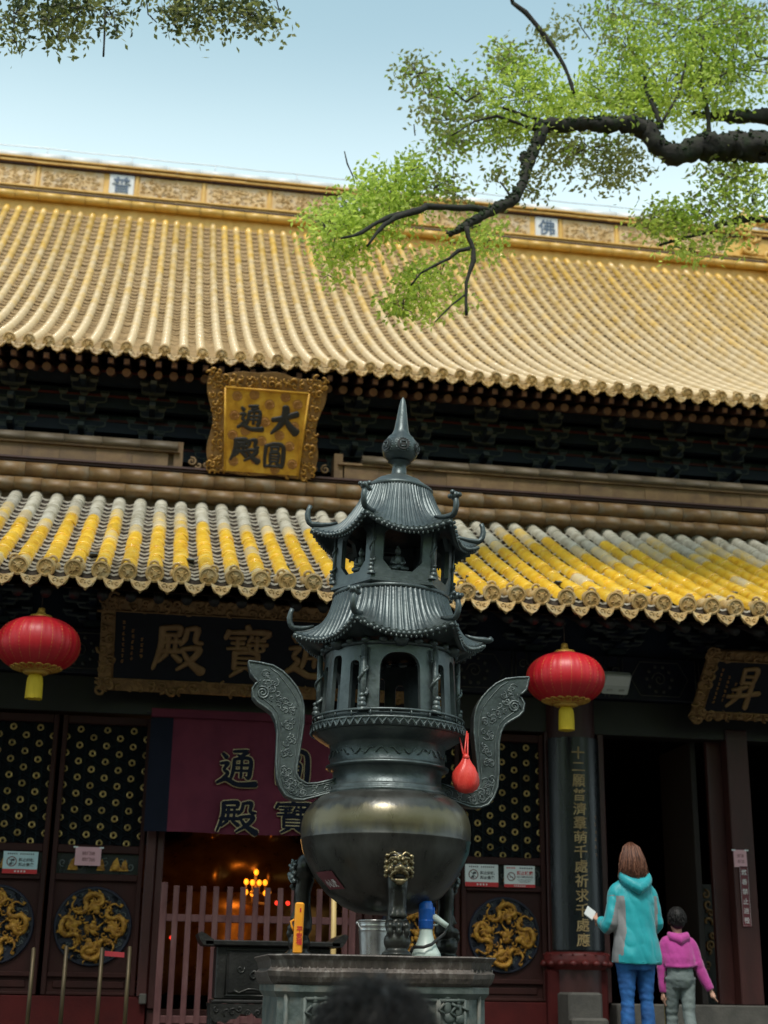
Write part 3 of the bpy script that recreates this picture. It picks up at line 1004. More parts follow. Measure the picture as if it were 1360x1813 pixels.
def bracket():
    b = MB()
    def arm(xh, y, z, w_=.075, h=.085):
        # an arm along the wall with upturned lower corners, and its bearing blocks
        poly = [(-xh, h*.35), (-xh*.9, h*.12), (-xh*.62, 0), (xh*.62, 0), (xh*.9, h*.12), (xh, h*.35), (xh, h), (-xh, h)]
        b.M = Matrix.Translation((0, y-w_/2, z)); b.prism(poly, w_, 2)
        pin = [(p[0]*.93, .014+p[1]*.72) for p in poly]
        b.M = Matrix.Translation((0, y-w_/2-.006, z)); b.prism(pin, .01, 0)
        for sx in (-xh+.03, 0, xh-.03):
            b.M = Matrix.Translation((sx, y, z+h))
            b.add([(-.032, -.04, 0), (.032, -.04, 0), (.032, .04, 0), (-.032, .04, 0), (-.05, -.055, .03), (.05, -.055, .03), (.05, .055, .03), (-.05, .055, .03)],
                  [(0, 1, 5, 4), (1, 2, 6, 5), (2, 3, 7, 6), (3, 0, 4, 7)], 2)
            b.box(-.05, .05, -.055, .055, .03, .065, 2)
            b.box(-.04, .04, -.060, -.05, .036, .058, 1)
    for k in range(5):
        y, z = -.17*k, .24*k
        arm(.14, y, z)
        if k < 4:
            arm(.27, y-.0, z+.14)
        # arm stepping outwards
        b.M = I4
        b.box(-.034, .034, y-.30, y+.12, z+.01, z+.10, 0)
        b.add([(-.034, y-.30, z+.10), (.034, y-.30, z+.10), (.034, y-.36, z+.03), (-.034, y-.36, z+.03), (-.034, y-.30, z+.01), (.034, y-.30, z+.01)], [(0, 1, 2, 3), (3, 2, 5, 4)], 2)
    b.M = I4
    b.box(-.085, .085, -.09, .09, -.12, -.02, 1)
    return b.mesh('bracket_set', ['bracket_blue', 'bracket_green', 'bracket_edge'])
br = bracket()
brx = [at(px, 760, WY-.4).x for px in (22, 138, 268)]
bs = (brx[2]-brx[0])/2
for i in range(-3, 13):
    o = link('bracket_set', br, uw); o.location = (brx[0]+bs*i, WY-.12, 7.16)
# rafters
def rafter(sq):
    b = MB()
    if sq:
        b.box(-.034, .034, 0, 1.3, -.034, .034, 0)
        b.box(-.025, .025, -.004, 0.01, -.025, .025, 1)
    else:
        b.tube([(0, 0, 0), (0, 1.6, 0)], .052, 12, 0)
        b.lathe([(.034, 0), (.034, .001)], 12) if False else None
        n = 14
        b.add([(.047*math.cos(2*PI*k/n), -.004, .047*math.sin(2*PI*k/n)) for k in range(n)], [tuple(range(n))], 1)
    return b.mesh('flying_rafter' if sq else 'rafter', ['rafter_red', 'rafter_end'])
rr_, rq_ = rafter(0), rafter(1)
b = MB(); b.tube([(0, 0, 0), (0, 1.6, 0)], .048, 10, 0); rd_ = b.mesh('rafter', ['dark_wood'])  # dark wood with bare ends: eave shade put into the colour
RS = .176
for i in range(-30, 66):
    x = i*RS
    o = link('rafter', rr_, upper); o.location = (x, U(0)[0]+.20, U(0)[1]-.215); o.rotation_euler = (R(22), 0, 0)
    o = link('flying_rafter', rq_, upper); o.location = (x, U(0)[0]+.045, U(0)[1]-.150); o.rotation_euler = (R(20), 0, 0)
# lower eave rafters, deep shade put into their colour, and brackets
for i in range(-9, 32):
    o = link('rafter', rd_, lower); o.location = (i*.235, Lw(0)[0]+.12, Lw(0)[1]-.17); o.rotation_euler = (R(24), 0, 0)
b = MB()
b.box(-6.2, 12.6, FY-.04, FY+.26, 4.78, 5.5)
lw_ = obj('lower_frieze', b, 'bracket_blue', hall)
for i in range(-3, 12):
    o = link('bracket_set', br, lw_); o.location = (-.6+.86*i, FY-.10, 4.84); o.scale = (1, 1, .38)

# ------------------------------------------------------------------ facade
def Zf(y, x=180):
    return at(x, y, FY).z
Z_COIN1, Z_COIN0 = Zf(1283), Zf(1497)
DTOP = Z_COIN1+.075
def facade_box(nm, x0, x1, y0, y1, z0, z1, mat, bev=.006, par=hall):
    bb = MB(); bb.box(x0, x1, y0, y1, z0, z1, 0, bev)
    return obj(nm, bb, mat, par)
wall = facade_box('sill_wall', -6.2, .12, FY-.06, FY+.2, PLAT+.004, SILL, 'plinth_red')
facade_box('sill_wall', 2.05, 3.98, FY-.06, FY+.2, PLAT+.004, SILL, 'plinth_red')
facade_box('threshold', .13, 2.04, FY-.02, FY+.1, PLAT+.004, SILL-.10, 'red_wood')
facade_box('stone_threshold', 4.42, 8.6, FY-.18, FY+.24, PLAT+.004, SILL, 'grey_stone', .012)
facade_box('lintel', -6.2, 12.6, FY-.03, FY+.2, DTOP+.03, 4.34, 'dark_wood')
facade_box('beam', -6.2, 12.6, FY-.12, FY+.2, 4.345, 4.775, 'navy')
DW = .82
def make_door(x):
    d = MB()
    h0, h1 = SILL+.006, DTOP
    y0, y1 = FY-.03, FY+.05
    st = .045
    zc0, zc1 = Z_COIN0, Z_COIN1
    zs0, zs1 = Zf(1548), Zf(1511)
    zm1, zm0 = Zf(1560), Zf(1722)
    zb1, zb0 = Zf(1731), Zf(1757)
    d.box(x-DW/2, x-DW/2+st, y0, y1, h0, h1, 0, .006)
    d.box(x+DW/2-st, x+DW/2, y0, y1, h0, h1, 0, .006)
    rails = [(h0, zb0), (zb1, zm0), (zm1, zs0), (zs1, zc0), (zc1, h1)]
    for (a_, b_) in rails:
        d.box(x-DW/2+st+.001, x+DW/2-st-.001, y0+.004, y1, a_, b_, 0, .006)
    o = obj('door', d, 'door_red', hall)
    e = MB()
    e.box(x-DW/2+st, x+DW/2-st, FY+.012, FY+.04, zm0+.001, zm1-.001)
    e.box(x-DW/2+st, x+DW/2-st, FY+.008, FY+.04, zb0+.001, zb1-.001)
    e.box(x-DW/2+st+.05, x+DW/2-st-.05, FY-.004, FY+.03, zb0+.03, zb1-.03, 0, .008)
    obj('door_panel', e, 'door_red', o)
    e = MB(); e.box(x-DW/2+st, x+DW/2-st, FY+.012, FY+.04, zs0+.001, zs1-.001, 0)
    e.M = Matrix.Translation((x, FY+.006, (zs0+zs1)/2))
    scrolls(e, -.34, .34, -.06, .06, .09, .008, 1, int(x*10), 0, 1.2, 9, 4)
    q = random.Random(int(x*7))
    for (ux_, s_) in ((-.22, 1), (.03, .8), (.16, 1.1), (.24, .8)):
        e.add([(ux_-.045*s_, -.012, -.06), (ux_+.05*s_, -.012, -.06), (ux_+.03*s_, -.016, .01), (ux_+.012*s_, -.018, .055*s_), (ux_-.02*s_, -.014, .02)], [(0, 1, 2, 3, 4)], 2)
        e.sphere((ux_, -.01, -.03), (.04*s_, .012, .028*s_), 8, 5, 2)
    obj('carved_strip', e, ['black_lacquer', 'bracket_edge', 'gilt_orange'], o)
    return o, zm0, zm1
# the reliefs are modelled once in the plane of the first door and shared
def coin_mesh():
    b = MB()
    n = 10
    vs = []
    for (r_, y) in ((.033, .006), (.031, -.004), (.023, -.009), (.0165, -.004), (.015, .006)):
        vs += [(r_*(1+.05*math.cos(5*2*PI*k/n))*math.cos(2*PI*k/n), y, r_*math.sin(2*PI*k/n)) for k in range(n)]
    fs = [(i*n+k, i*n+(k+1) % n, (i+1)*n+(k+1) % n, (i+1)*n+k) for i in range(4) for k in range(n)]
    b.add(vs, fs, 0, False)
    return b.mesh('rosette', ['gilt_coin'])
coin = coin_mesh()
def lattice_mesh():
    b = MB()
    W_, H_ = DW/2-.045, (Z_COIN1-Z_COIN0)/2
    b.box(-W_, W_, .03, .05, -H_, H_, 0)
    for j in range(-4, 5):
        x = j*.0635*1.5
        if abs(x) < W_-.01:
            b.box(x-.007, x+.007, .010, .028, -H_, H_, 1)
    for s_ in (1, -1):
        for j in range(-12, 13):
            c = j*.148
            p0 = (-W_, c-s_*W_*.585); p1 = (W_, c+s_*W_*.585)
            # clip to the panel
            def clip(a, b_):
                (ax, az), (bx, bz) = a, b_
                t0, t1 = 0.0, 1.0
                dz = bz-az
                for lim, sg in ((H_, 1), (-H_, -1)):
                    den = dz*sg
                    num = (lim-az*1.0)*sg if sg > 0 else (az-lim)
                    if sg > 0:
                        if dz > 0: t1 = min(t1, (H_-az)/dz)
                        elif dz < 0: t0 = max(t0, (H_-az)/dz)
                    else:
                        if dz > 0: t0 = max(t0, (-H_-az)/dz)
                        elif dz < 0: t1 = min(t1, (-H_-az)/dz)
                return t0, t1
            t0, t1 = clip(p0, p1)
            if t1-t0 > .02:
                a_ = (p0[0]+(p1[0]-p0[0])*t0, p0[1]+(p1[1]-p0[1])*t0); c_ = (p0[0]+(p1[0]-p0[0])*t1, p0[1]+(p1[1]-p0[1])*t1)
                b.tube([(a_[0], .017+.004*s_, a_[1]), (c_[0], .017+.004*s_, c_[1])], .008, 4, 1, True, False)
    return b.mesh('lattice', ['lattice_back', 'lattice_blue'])
latt = lattice_mesh()
MR = .345
def medallion_mesh():
    b = MB()
    n = 40
    vs, fs = [], []
    rings = [(MR, .03), (MR, 0), (MR*.975, -.012), (MR*.94, -.012), (MR*.93, .006), (0.001, .008)]
    for (r_, y) in rings:
        vs += [(r_*math.cos(2*PI*k/n), y, r_*math.sin(2*PI*k/n)) for k in range(n)]
    for i in range(len(rings)-1):
        fs += [(i*n+k, i*n+(k+1) % n, (i+1)*n+(k+1) % n, (i+1)*n+k) for k in range(n)]
    b.add(vs, fs, 0, False)
    q = random.Random(77)
    for i in range(190):
        a = q.uniform(0, 2*PI); r_ = MR*.89*math.sqrt(q.random())
        spiral(b, (r_*math.cos(a), r_*math.sin(a)), q.uniform(.014, .030), 1.2, .0050, 1 if i % 3 else 2, 4, q.choice((1, -1)), q.uniform(0, 6), 8, .0)
    return b.mesh('medallion', ['navy', 'plaque_navy', 'bracket_edge'])
def dragons_mesh():
    b = MB()
    q = random.Random(5)
    def head(c, a, s):
        ca, sa = math.cos(a), math.sin(a)
        b.sphere((c[0], -.022, c[1]), (.036*s, .022, .030*s), 8, 6, 0)
        b.sphere((c[0]+.034*s*ca, -.022, c[1]+.034*s*sa), (.024*s, .016, .018*s), 8, 5, 0)
        for k in range(15):
            t = a+PI+(k-7)*.24
            l = s*q.uniform(.055, .085)
            b.tube([(c[0]+.02*s*math.cos(t), -.02, c[1]+.02*s*math.sin(t)), (c[0]+l*.7*math.cos(t+.15), -.026, c[1]+l*.7*math.sin(t+.15)), (c[0]+l*math.cos(t+.4), -.014, c[1]+l*math.sin(t+.4))], [.011*s, .009*s, .002], 5, 0)
    def leg(c, a, s):
        e = (c[0]+.05*s*math.cos(a), c[1]+.05*s*math.sin(a))
        b.tube([(c[0], -.016, c[1]), (e[0], -.02, e[1])], [.013, .009], 5, 0)
        for k in (-1, 0, 1):
            t = a+k*.7
            b.tube([(e[0], -.018, e[1]), (e[0]+.028*math.cos(t), -.014, e[1]+.028*math.sin(t))], [.007, .002], 4, 0)
    head((0, -.005), PI/2, 1.05)
    for k in range(5):
        t = k*2*PI/5+.25
        b.tube([(.05*math.cos(t), -.012, .05*math.sin(t)), (.10*math.cos(t+.4), -.012, .10*math.sin(t+.4))], [.012, .004], 5, 0)
    def smooth(pts, n=5):
        out = []
        for i in range(len(pts)-1):
            p0, p1, p2, p3 = pts[max(i-1, 0)], pts[i], pts[i+1], pts[min(i+2, len(pts)-1)]
            for k in range(n):
                t = k/n
                out.append(tuple(.5*(2*p1[j]+(p2[j]-p0[j])*t+(2*p0[j]-5*p1[j]+4*p2[j]-p3[j])*t*t+(3*p1[j]-p0[j]-3*p2[j]+p3[j])*t**3) for j in range(2)))
        return out+[pts[-1]]
    for i in range(4):
        a0 = i*90+12
        ctl = [(.48, 0), (.62, -14), (.76, -8), (.81, 9), (.72, 24), (.52, 27), (.44, 42), (.58, 57), (.76, 53), (.84, 40)]
        ctl = [(r_*MR*math.cos(R(a0+a*1.0)), r_*MR*math.sin(R(a0+a*1.0))) for r_, a in ctl]
        sm = smooth(ctl)
        n = len(sm)
        pts = [(p[0], -.020-.010*math.sin(k*.5), p[1]) for k, p in enumerate(sm)]
        rs = [(.009+.0145*math.sin(PI*min(1, .12+k/n*1.02))**.8 if k/n < .8 else .003+.011*(1-k/n)*5*.8)*(1+.13*(-1)**k) for k in range(n)]
        b.tube(pts, rs, 8, 0)
        head(sm[0], R(a0+200), 1.25)
        for k in (7, 13, 19, 25, 31, 37):
            p = sm[k]; leg(p, R(a0+k*37), 1.05)
        for k in range(9):
            t = q.uniform(a0, a0+88); r_ = MR*q.uniform(.25, .88)
            c = (r_*math.cos(R(t)), r_*math.sin(R(t))); u = q.uniform(0, 6.28)
            b.tube([(c[0], -.010, c[1]), (c[0]+.022*math.cos(u), -.018, c[1]+.022*math.sin(u)), (c[0]+.044*math.cos(u+.5), -.010, c[1]+.044*math.sin(u+.5))], [.003, .008, .002], 5, 0)
        for k in range(3, n-3, 2):
            p, q_ = sm[k], sm[k+1]
            tx, tz = q_[0]-p[0], q_[1]-p[1]; l_ = math.hypot(tx, tz)
            nx, nz_ = -tz/l_, tx/l_
            rr2 = rs[k]
            b.tube([(p[0]+nx*rr2*.7, -.030, p[1]+nz_*rr2*.7), (p[0]+nx*rr2*1.5, -.02, p[1]+nz_*rr2*1.5)], [.009, .002], 4, 0)
        for k in range(5):
            t = R(a0+50+k*14); p = sm[-1]
            b.tube([(p[0], -.014, p[1]), (p[0]+.035*math.cos(t), -.012, p[1]+.035*math.sin(t))], [.008, .002], 4, 0)
        for k in range(3):
            a = R(a0+60+k*12); r_ = MR*(.36+.2*k)
            spiral(b, (r_*math.cos(a), r_*math.sin(a)), .03, 1.0, .008, 0, 4, 1, k, 8, -.012)
    return b.mesh('dragon_relief', ['gilt_orange'])
med, drg = medallion_mesh(), dragons_mesh()
DOORX = [-1.245-.005, -.39, 2.56, 3.40]
for x in DOORX:
    d, zm0, zm1 = make_door(x)
    o = link('lattice', latt, d); o.matrix_parent_inverse = pinv(d); o.location = (x, FY, (Z_COIN0+Z_COIN1)/2)
    zmid = (zm0+zm1)/2
    o = link('medallion', med, d); o.matrix_parent_inverse = pinv(d); o.location = (x, FY-.004, zmid)
    o = link('dragon_relief', drg, d); o.matrix_parent_inverse = pinv(d); o.location = (x, FY-.006, zmid); o.rotation_euler = (0, rnd.uniform(0, 6.28) if x > 0 else .3, 0)
    for j in range(-3, 4):
        for k in range(9):
            z = Z_COIN0+.02+.148*k+(.074 if j % 2 else 0)
            if z > Z_COIN1+.01 or (j in (-3, 3) and False):
                continue
            o = link('rosette', coin, d); o.matrix_parent_inverse = pinv(d)
            o.location = (x+j*.1265*.97, FY+.004, z); o.rotation_euler = (0, rnd.uniform(0, .6), 0)
def post(x0, x1, z0, z1, y0=FY-.08, y1=FY+.08, mat='red_wood', nm='door_post'):
    return facade_box(nm, x0, x1, y0, y1, z0, z1, mat, .01)
post(.035, .125, SILL, 4.0)
post(.13, .20, SILL-.1, 4.0, FY-.05)
post(1.98, 2.05, SILL-.1, 4.0, FY-.05)
post(2.06, 2.14, SILL, 4.0)
post(3.82, 3.86, SILL, 4.0, FY-.05)
facade_box('post_block', .06, .125, FY-.12, FY-.085, SILL-.06, SILL+.03, 'grey_stone', .008)

# column with plinth
CX, CY, CR = at(1022, 1500, FY-.15).x, FY+.02, .25
b = MB(); b.lathe([(CR*1.04, SILL-.02), (CR*1.03, 2.4), (CR, 4.35)], 32, (CX, CY))
colo = obj('column', b, 'red_wood', hall)
b = MB(); b.box(CX-.31, CX+.27, CY-.16, CY+.3, PLAT+.004, at(1022, 1712, FY-.2).z-.02, 0, .02)
obj('column_plinth', b, 'plinth_red', colo)
b = MB()
zz = at(1022, 1697, FY-.25).z
b.lathe([(CR+.02, zz-.10), (CR+.06, zz-.06), (CR+.085, zz-.03), (CR+.07, zz+.0), (CR+.075, zz+.02), (CR+.06, zz+.055), (CR+.02, zz+.06)], 32, (CX, CY))
for k in range(9):
    a = R(180+20*k+10)
    b.sphere((CX+(CR+.07)*math.cos(a), CY+(CR+.07)*math.sin(a), zz-.045), (.04, .04, .03), 8, 5)
    b.sphere((CX+(CR+.072)*math.cos(a), CY+(CR+.072)*math.sin(a), zz+.035), (.014, .014, .010), 6, 4)
obj('lotus_bracket', b, 'red_paint', colo)
post(CX+CR+.02, CX+CR+.09, SILL, 4.1, FY-.02)
b = MB(); b.box(at(1000, 1760, FY-.5).x, at(1060, 1760, FY-.5).x, FY-.62, FY-.25, PLAT+.004, at(1030, 1757, FY-.55).z, 0, .02)
b.box(at(1000, 1760, FY-.5).x-.01, at(1062, 1760, FY-.5).x, FY-.75, FY-.622, PLAT+.004, at(1030, 1802, FY-.6).z, 0, .02)
obj('stone_block', b, 'grey_stone', kind='structure')

# right bay: frame posts, dark leaf, painted beam
xr0, xr1 = at(1300, 1500, FY-.05).x, at(1332, 1500, FY-.05).x
post(xr0-.02, xr1+.02, SILL, 4.1, FY-.06, FY+.1, 'red_wood')
post(at(1270, 1500, FY+.1).x-.05, at(1285, 1500, FY+.1).x+.03, SILL, 4.1, FY+.12, FY+.2, 'red_wood')
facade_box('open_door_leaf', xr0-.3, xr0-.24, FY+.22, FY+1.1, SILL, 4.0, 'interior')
b = MB()
b.M = Matrix.Translation((0, FY-.126, 4.56))
for c in range(-2, 14):
    x = .25+c*.95
    for dx in (-.42, -.38, .38, .42):
        b.tube([(x+dx, 0, -.2), (x+dx, 0, .2)], .006, 4, 0)
    b.tube([(x-.3, 0, 0), (x-.2, 0, .17), (x+.2, 0, .17), (x+.3, 0, 0), (x+.2, 0, -.17), (x-.2, 0, -.17), (x-.3, 0, 0)], .006, 4, 0)
    for k in range(10):
        b.sphere((x+.13*math.cos(k*PI/5), 0, .13*math.sin(k*PI/5)), (.02, .006, .02), 6, 4, 0)
    spiral(b, (x, 0), .08, 1.5, .008, 0, 4, 1, 0, 12)
    scrolls(b, x+.45, x+.52, -.16, .16, .12, .007, 0, c+90, 0, 1, 9, 4)
obj('beam_painting', b, 'paint_pale', hall)

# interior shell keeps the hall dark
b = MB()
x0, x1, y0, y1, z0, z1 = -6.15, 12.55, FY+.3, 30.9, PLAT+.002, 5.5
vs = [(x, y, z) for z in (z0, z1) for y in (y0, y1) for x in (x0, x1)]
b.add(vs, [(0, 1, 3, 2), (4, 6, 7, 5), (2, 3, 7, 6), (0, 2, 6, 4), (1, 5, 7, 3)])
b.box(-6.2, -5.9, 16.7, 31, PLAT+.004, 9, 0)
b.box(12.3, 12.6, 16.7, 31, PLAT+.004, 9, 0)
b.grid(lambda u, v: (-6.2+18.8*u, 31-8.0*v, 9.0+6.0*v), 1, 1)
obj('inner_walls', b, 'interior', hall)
for x in (1.1-3.3, CX+4.2):
    b = MB(); b.lathe([(CR, SILL-.02), (CR, 4.35)], 24, (x, CY)); obj('column', b, 'red_wood', hall)
facade_box('sill_wall', -6.2, -1.7, FY-.02, FY+.2, SILL+.004, 4.1, 'door_red')
# ------------------------------------------------------------------ incense burner
A = at(678.5, 1695, 8.4)
BX, BY, BZ = A
burner = thing('incense_burner', 'tall dark bronze incense burner with two pagoda tiers and two curled handles on stone pedestal', 'incense burner', (BX, BY, BZ), rot=(0, R(.45), 0))
BT = Matrix.Translation((BX, BY, BZ)) @ Matrix.Rotation(R(.45), 4, 'Y')

def bobj(name, mb, mats, parent=burner, **kw):
    """burner parts are modelled in the burner's own coordinates"""
    return link(name, mb.mesh(name, [mats] if isinstance(mats, str) else mats), parent, **kw)

# bowl
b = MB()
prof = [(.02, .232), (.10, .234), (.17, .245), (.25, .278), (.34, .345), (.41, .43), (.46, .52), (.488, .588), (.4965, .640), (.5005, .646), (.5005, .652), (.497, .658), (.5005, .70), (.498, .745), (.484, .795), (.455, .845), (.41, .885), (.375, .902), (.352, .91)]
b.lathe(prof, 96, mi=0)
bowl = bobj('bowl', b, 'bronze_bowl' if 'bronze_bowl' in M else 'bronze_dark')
b = MB()
b.lathe([(.352, .906), (.358, .918), (.350, .928), (.340, .932), (.346, .944), (.335, .952), (.326, .958), (.322, 1.0), (.327, 1.05), (.345, 1.056), (.366, 1.062), (.368, 1.074), (.350, 1.082), (.343, 1.09), (.345, 1.19), (.356, 1.2), (.385, 1.215), (.425, 1.24), (.445, 1.256)], 72, cap=False)
neck = bobj('neck', b, 'bronze')
b = MB()
for k in range(26):
    a = 2*PI*k/26
    q = random.Random(k)
    pts = [(.349*math.cos(a+u*.2), .349*math.sin(a+u*.2), 1.135+.018*math.sin(u*5+k*1.7)) for u in [i/6 for i in range(7)]]
    b.tube(pts, .0035, 5)
bobj('neck_relief', b, 'bronze_relief', neck)
# fret band
b = MB()
b.lathe([(.43, 1.256), (.452, 1.262), (.462, 1.29), (.460, 1.312), (.442, 1.316), (.442, 1.332), (.436, 1.334), (.40, 1.336)], 72, cap=False)
ring = bobj('ring_ledge', b, 'bronze')
b = MB()
for k in range(60):
    a = 2*PI*k/60
    for s_, o_ in ((1, 0), (-1, .052)):
        p0, p1 = (a+o_-.035, 1.264), (a+o_+.035, 1.306)
        if s_ < 0:
            p0, p1 = (p0[0], p1[1]), (p1[0], p0[1])
        b.tube([(.459*math.cos(p0[0]), .459*math.sin(p0[0]), p0[1]), (.465*math.cos(p1[0]), .465*math.sin(p1[0]), p1[1])], .0065, 4, 0, True, False)
b.lathe([(.466, 1.30), (.472, 1.306), (.466, 1.312)], 60, cap=False)
bobj('fretwork', b, 'bronze_relief', ring)
b = MB()
pts = [(.452*math.cos(2*PI*k/72), .452*math.sin(2*PI*k/72), 1.352) for k in range(73)]
b.tube(pts, .009, 6, 0, False)
for k in range(24):
    a = 2*PI*(k+.5)/24
    b.tube([(.452*math.cos(a), .452*math.sin(a), 1.314), (.452*math.cos(a), .452*math.sin(a), 1.352)], .007, 5)
bobj('gallery_rail', b, 'bronze', ring)

def holed(b, a0, a1, z0, z1, hole, radf, th=.03, nr=3, mi=0):
    """curved wall panel with one opening; hole = [(angle, z)] counter-clockwise seen from outside"""
    ca = sum(h[0] for h in hole)/len(hole); cz = (min(h[1] for h in hole)+max(h[1] for h in hole))/2
    outer = []
    hw, hh = (a1-a0)/2, (z1-z0)/2
    ma, mz = (a0+a1)/2, (z0+z1)/2
    for (a, z) in hole:
        da, dz = a-ca, z-cz
        t = 1e9
        if abs(da) > 1e-9: t = min(t, ((a1 if da > 0 else a0)-ca)/da)
        if abs(dz) > 1e-9: t = min(t, ((z1 if dz > 0 else z0)-cz)/dz)
        outer.append((ca+da*t, cz+dz*t))
    # pull the nearest points onto the four corners
    for cor in ((a0, z0), (a1, z0), (a1, z1), (a0, z1)):
        k = min(range(len(outer)), key=lambda i: ((outer[i][0]-cor[0])/hw)**2+((outer[i][1]-cor[1])/hh)**2)
        outer[k] = cor
    n = len(hole)
    vs, fs = [], []
    def P(a, z, d):
        r = radf(a, z)-d
        return (r*math.cos(a), r*math.sin(a), z)
    for d in (0, th):
        for j in range(nr+1):
            t = j/nr
            for k in range(n):
                a = hole[k][0]+(outer[k][0]-hole[k][0])*t; z = hole[k][1]+(outer[k][1]-hole[k][1])*t
                vs.append(P(a, z, d))
    m_ = (nr+1)*n
    for j in range(nr):
        for k in range(n):
            k2 = (k+1) % n
            fs.append((j*n+k2, j*n+k, (j+1)*n+k, (j+1)*n+k2))
            fs.append((m_+j*n+k, m_+j*n+k2, m_+(j+1)*n+k2, m_+(j+1)*n+k))
    for k in range(n):
        k2 = (k+1) % n
        fs.append((k, k2, m_+k2, m_+k))
    b.add(vs, fs, mi, False)
def arch(ac, hw, z0, z1, rf, n=14):
    top = z1-hw*rf
    pts = [(ac-hw, z0), (ac-hw*.34, z0), (ac+hw*.34, z0), (ac+hw, z0), (ac+hw, z0+(top-z0)*.33), (ac+hw, z0+(top-z0)*.66)]
    for k in range(n+1):
        t = PI*k/n
        pts.append((ac+hw*math.copysign(abs(math.cos(t))**.75, math.cos(t)), top+hw*rf*math.sin(t)**.8))
    pts += [(ac-hw, z0+(top-z0)*.66), (ac-hw, z0+(top-z0)*.33)]
    return pts
FA = -PI/2
rad1 = lambda a, z: .415-(z-1.33)*.05
b = MB()
for s_ in range(6):
    fc = FA+s_*PI/3
    if s_ % 2 == 0:
        holed(b, fc-PI/6, fc+PI/6, 1.335, 1.77, arch(fc, R(17.3), 1.345, 1.70, .40*.9), rad1, .03, 4)
    else:
        for off, zt in ((-20, 1.655), (0, 1.70), (20, 1.655)):
            c_ = fc+R(off)
            holed(b, c_-R(10), c_+R(10), 1.335, 1.77, arch(c_, R(5.6) if off == 0 else R(4.3), 1.345, zt, .38), rad1, .025, 3)
b.lathe([(.402, 1.745), (.412, 1.75), (.412, 1.765), (.40, 1.77)], 60, cap=False)
lowp = bobj('lower_pavilion', b, 'bronze')
b = MB(); b.lathe([(.0, 1.335), (.40, 1.336)], 48, cap=False); bobj('inner_floor', b, 'bronze_dark', lowp)
b = MB(); b.lathe([(.39, 1.80), (.0, 1.801)], 48, cap=False); bobj('inner_ceiling', b, 'bronze_dark', lowp)
# posts with coiled dragons
def dragon_post(r, z0, z1, rp, parent):
    for s_ in range(6):
        a = FA+PI/6+s_*PI/3
        b = MB()
        c = (r*math.cos(a), r*math.sin(a))
        b.tube([(c[0], c[1], z0), (c[0], c[1], z1)], [rp, rp*.9], 8)
        h = z1-z0
        pts = []
        for k in range(22):
            t = k/21
            pts.append((c[0]+rp*1.25*math.cos(t*10+s_), c[1]+rp*1.25*math.sin(t*10+s_), z0+h*(.2+.6*t)))
        b.tube(pts, [rp*(.5*(1-.7*k/21)+.12) for k in range(22)], 6)
        for k in range(0, 22, 3):
            p = pts[k]; b.sphere((p[0]+.004*math.cos(k), p[1]+.004*math.sin(k), p[2]+.008), rp*.42, 6, 4)
        b.sphere((c[0]*1.03, c[1]*1.03, z0+.05*h), (rp*1.5, rp*1.5, rp*1.4), 8, 6)
        b.sphere((c[0]*1.03, c[1]*1.03, z0+.13*h), (rp*1.2, rp*1.2, rp*1.2), 8, 6)
        b.sphere((c[0]*1.05, c[1]*1.05, z0+.2*h), rp*.8, 8, 6)
        b.lathe([(rp*2.0, z0-.012), (rp*2.0, z0), (rp*1.3, z0+.012)], 10, c)
        bobj('dragon_post', b, 'bronze_relief', parent)
dragon_post(.425, 1.36, 1.735, .019, lowp)
b = MB()
for k in range(24):
    a = 2*PI*k/24+FA
    s_ = 1.5 if k % 4 == 0 else .9
    b.sphere((.398*math.cos(a), .398*math.sin(a), 1.772), (.036*s_, .036*s_, .026*s_), 8, 6)
bobj('cloud_cornice', b, 'bronze', lowp)

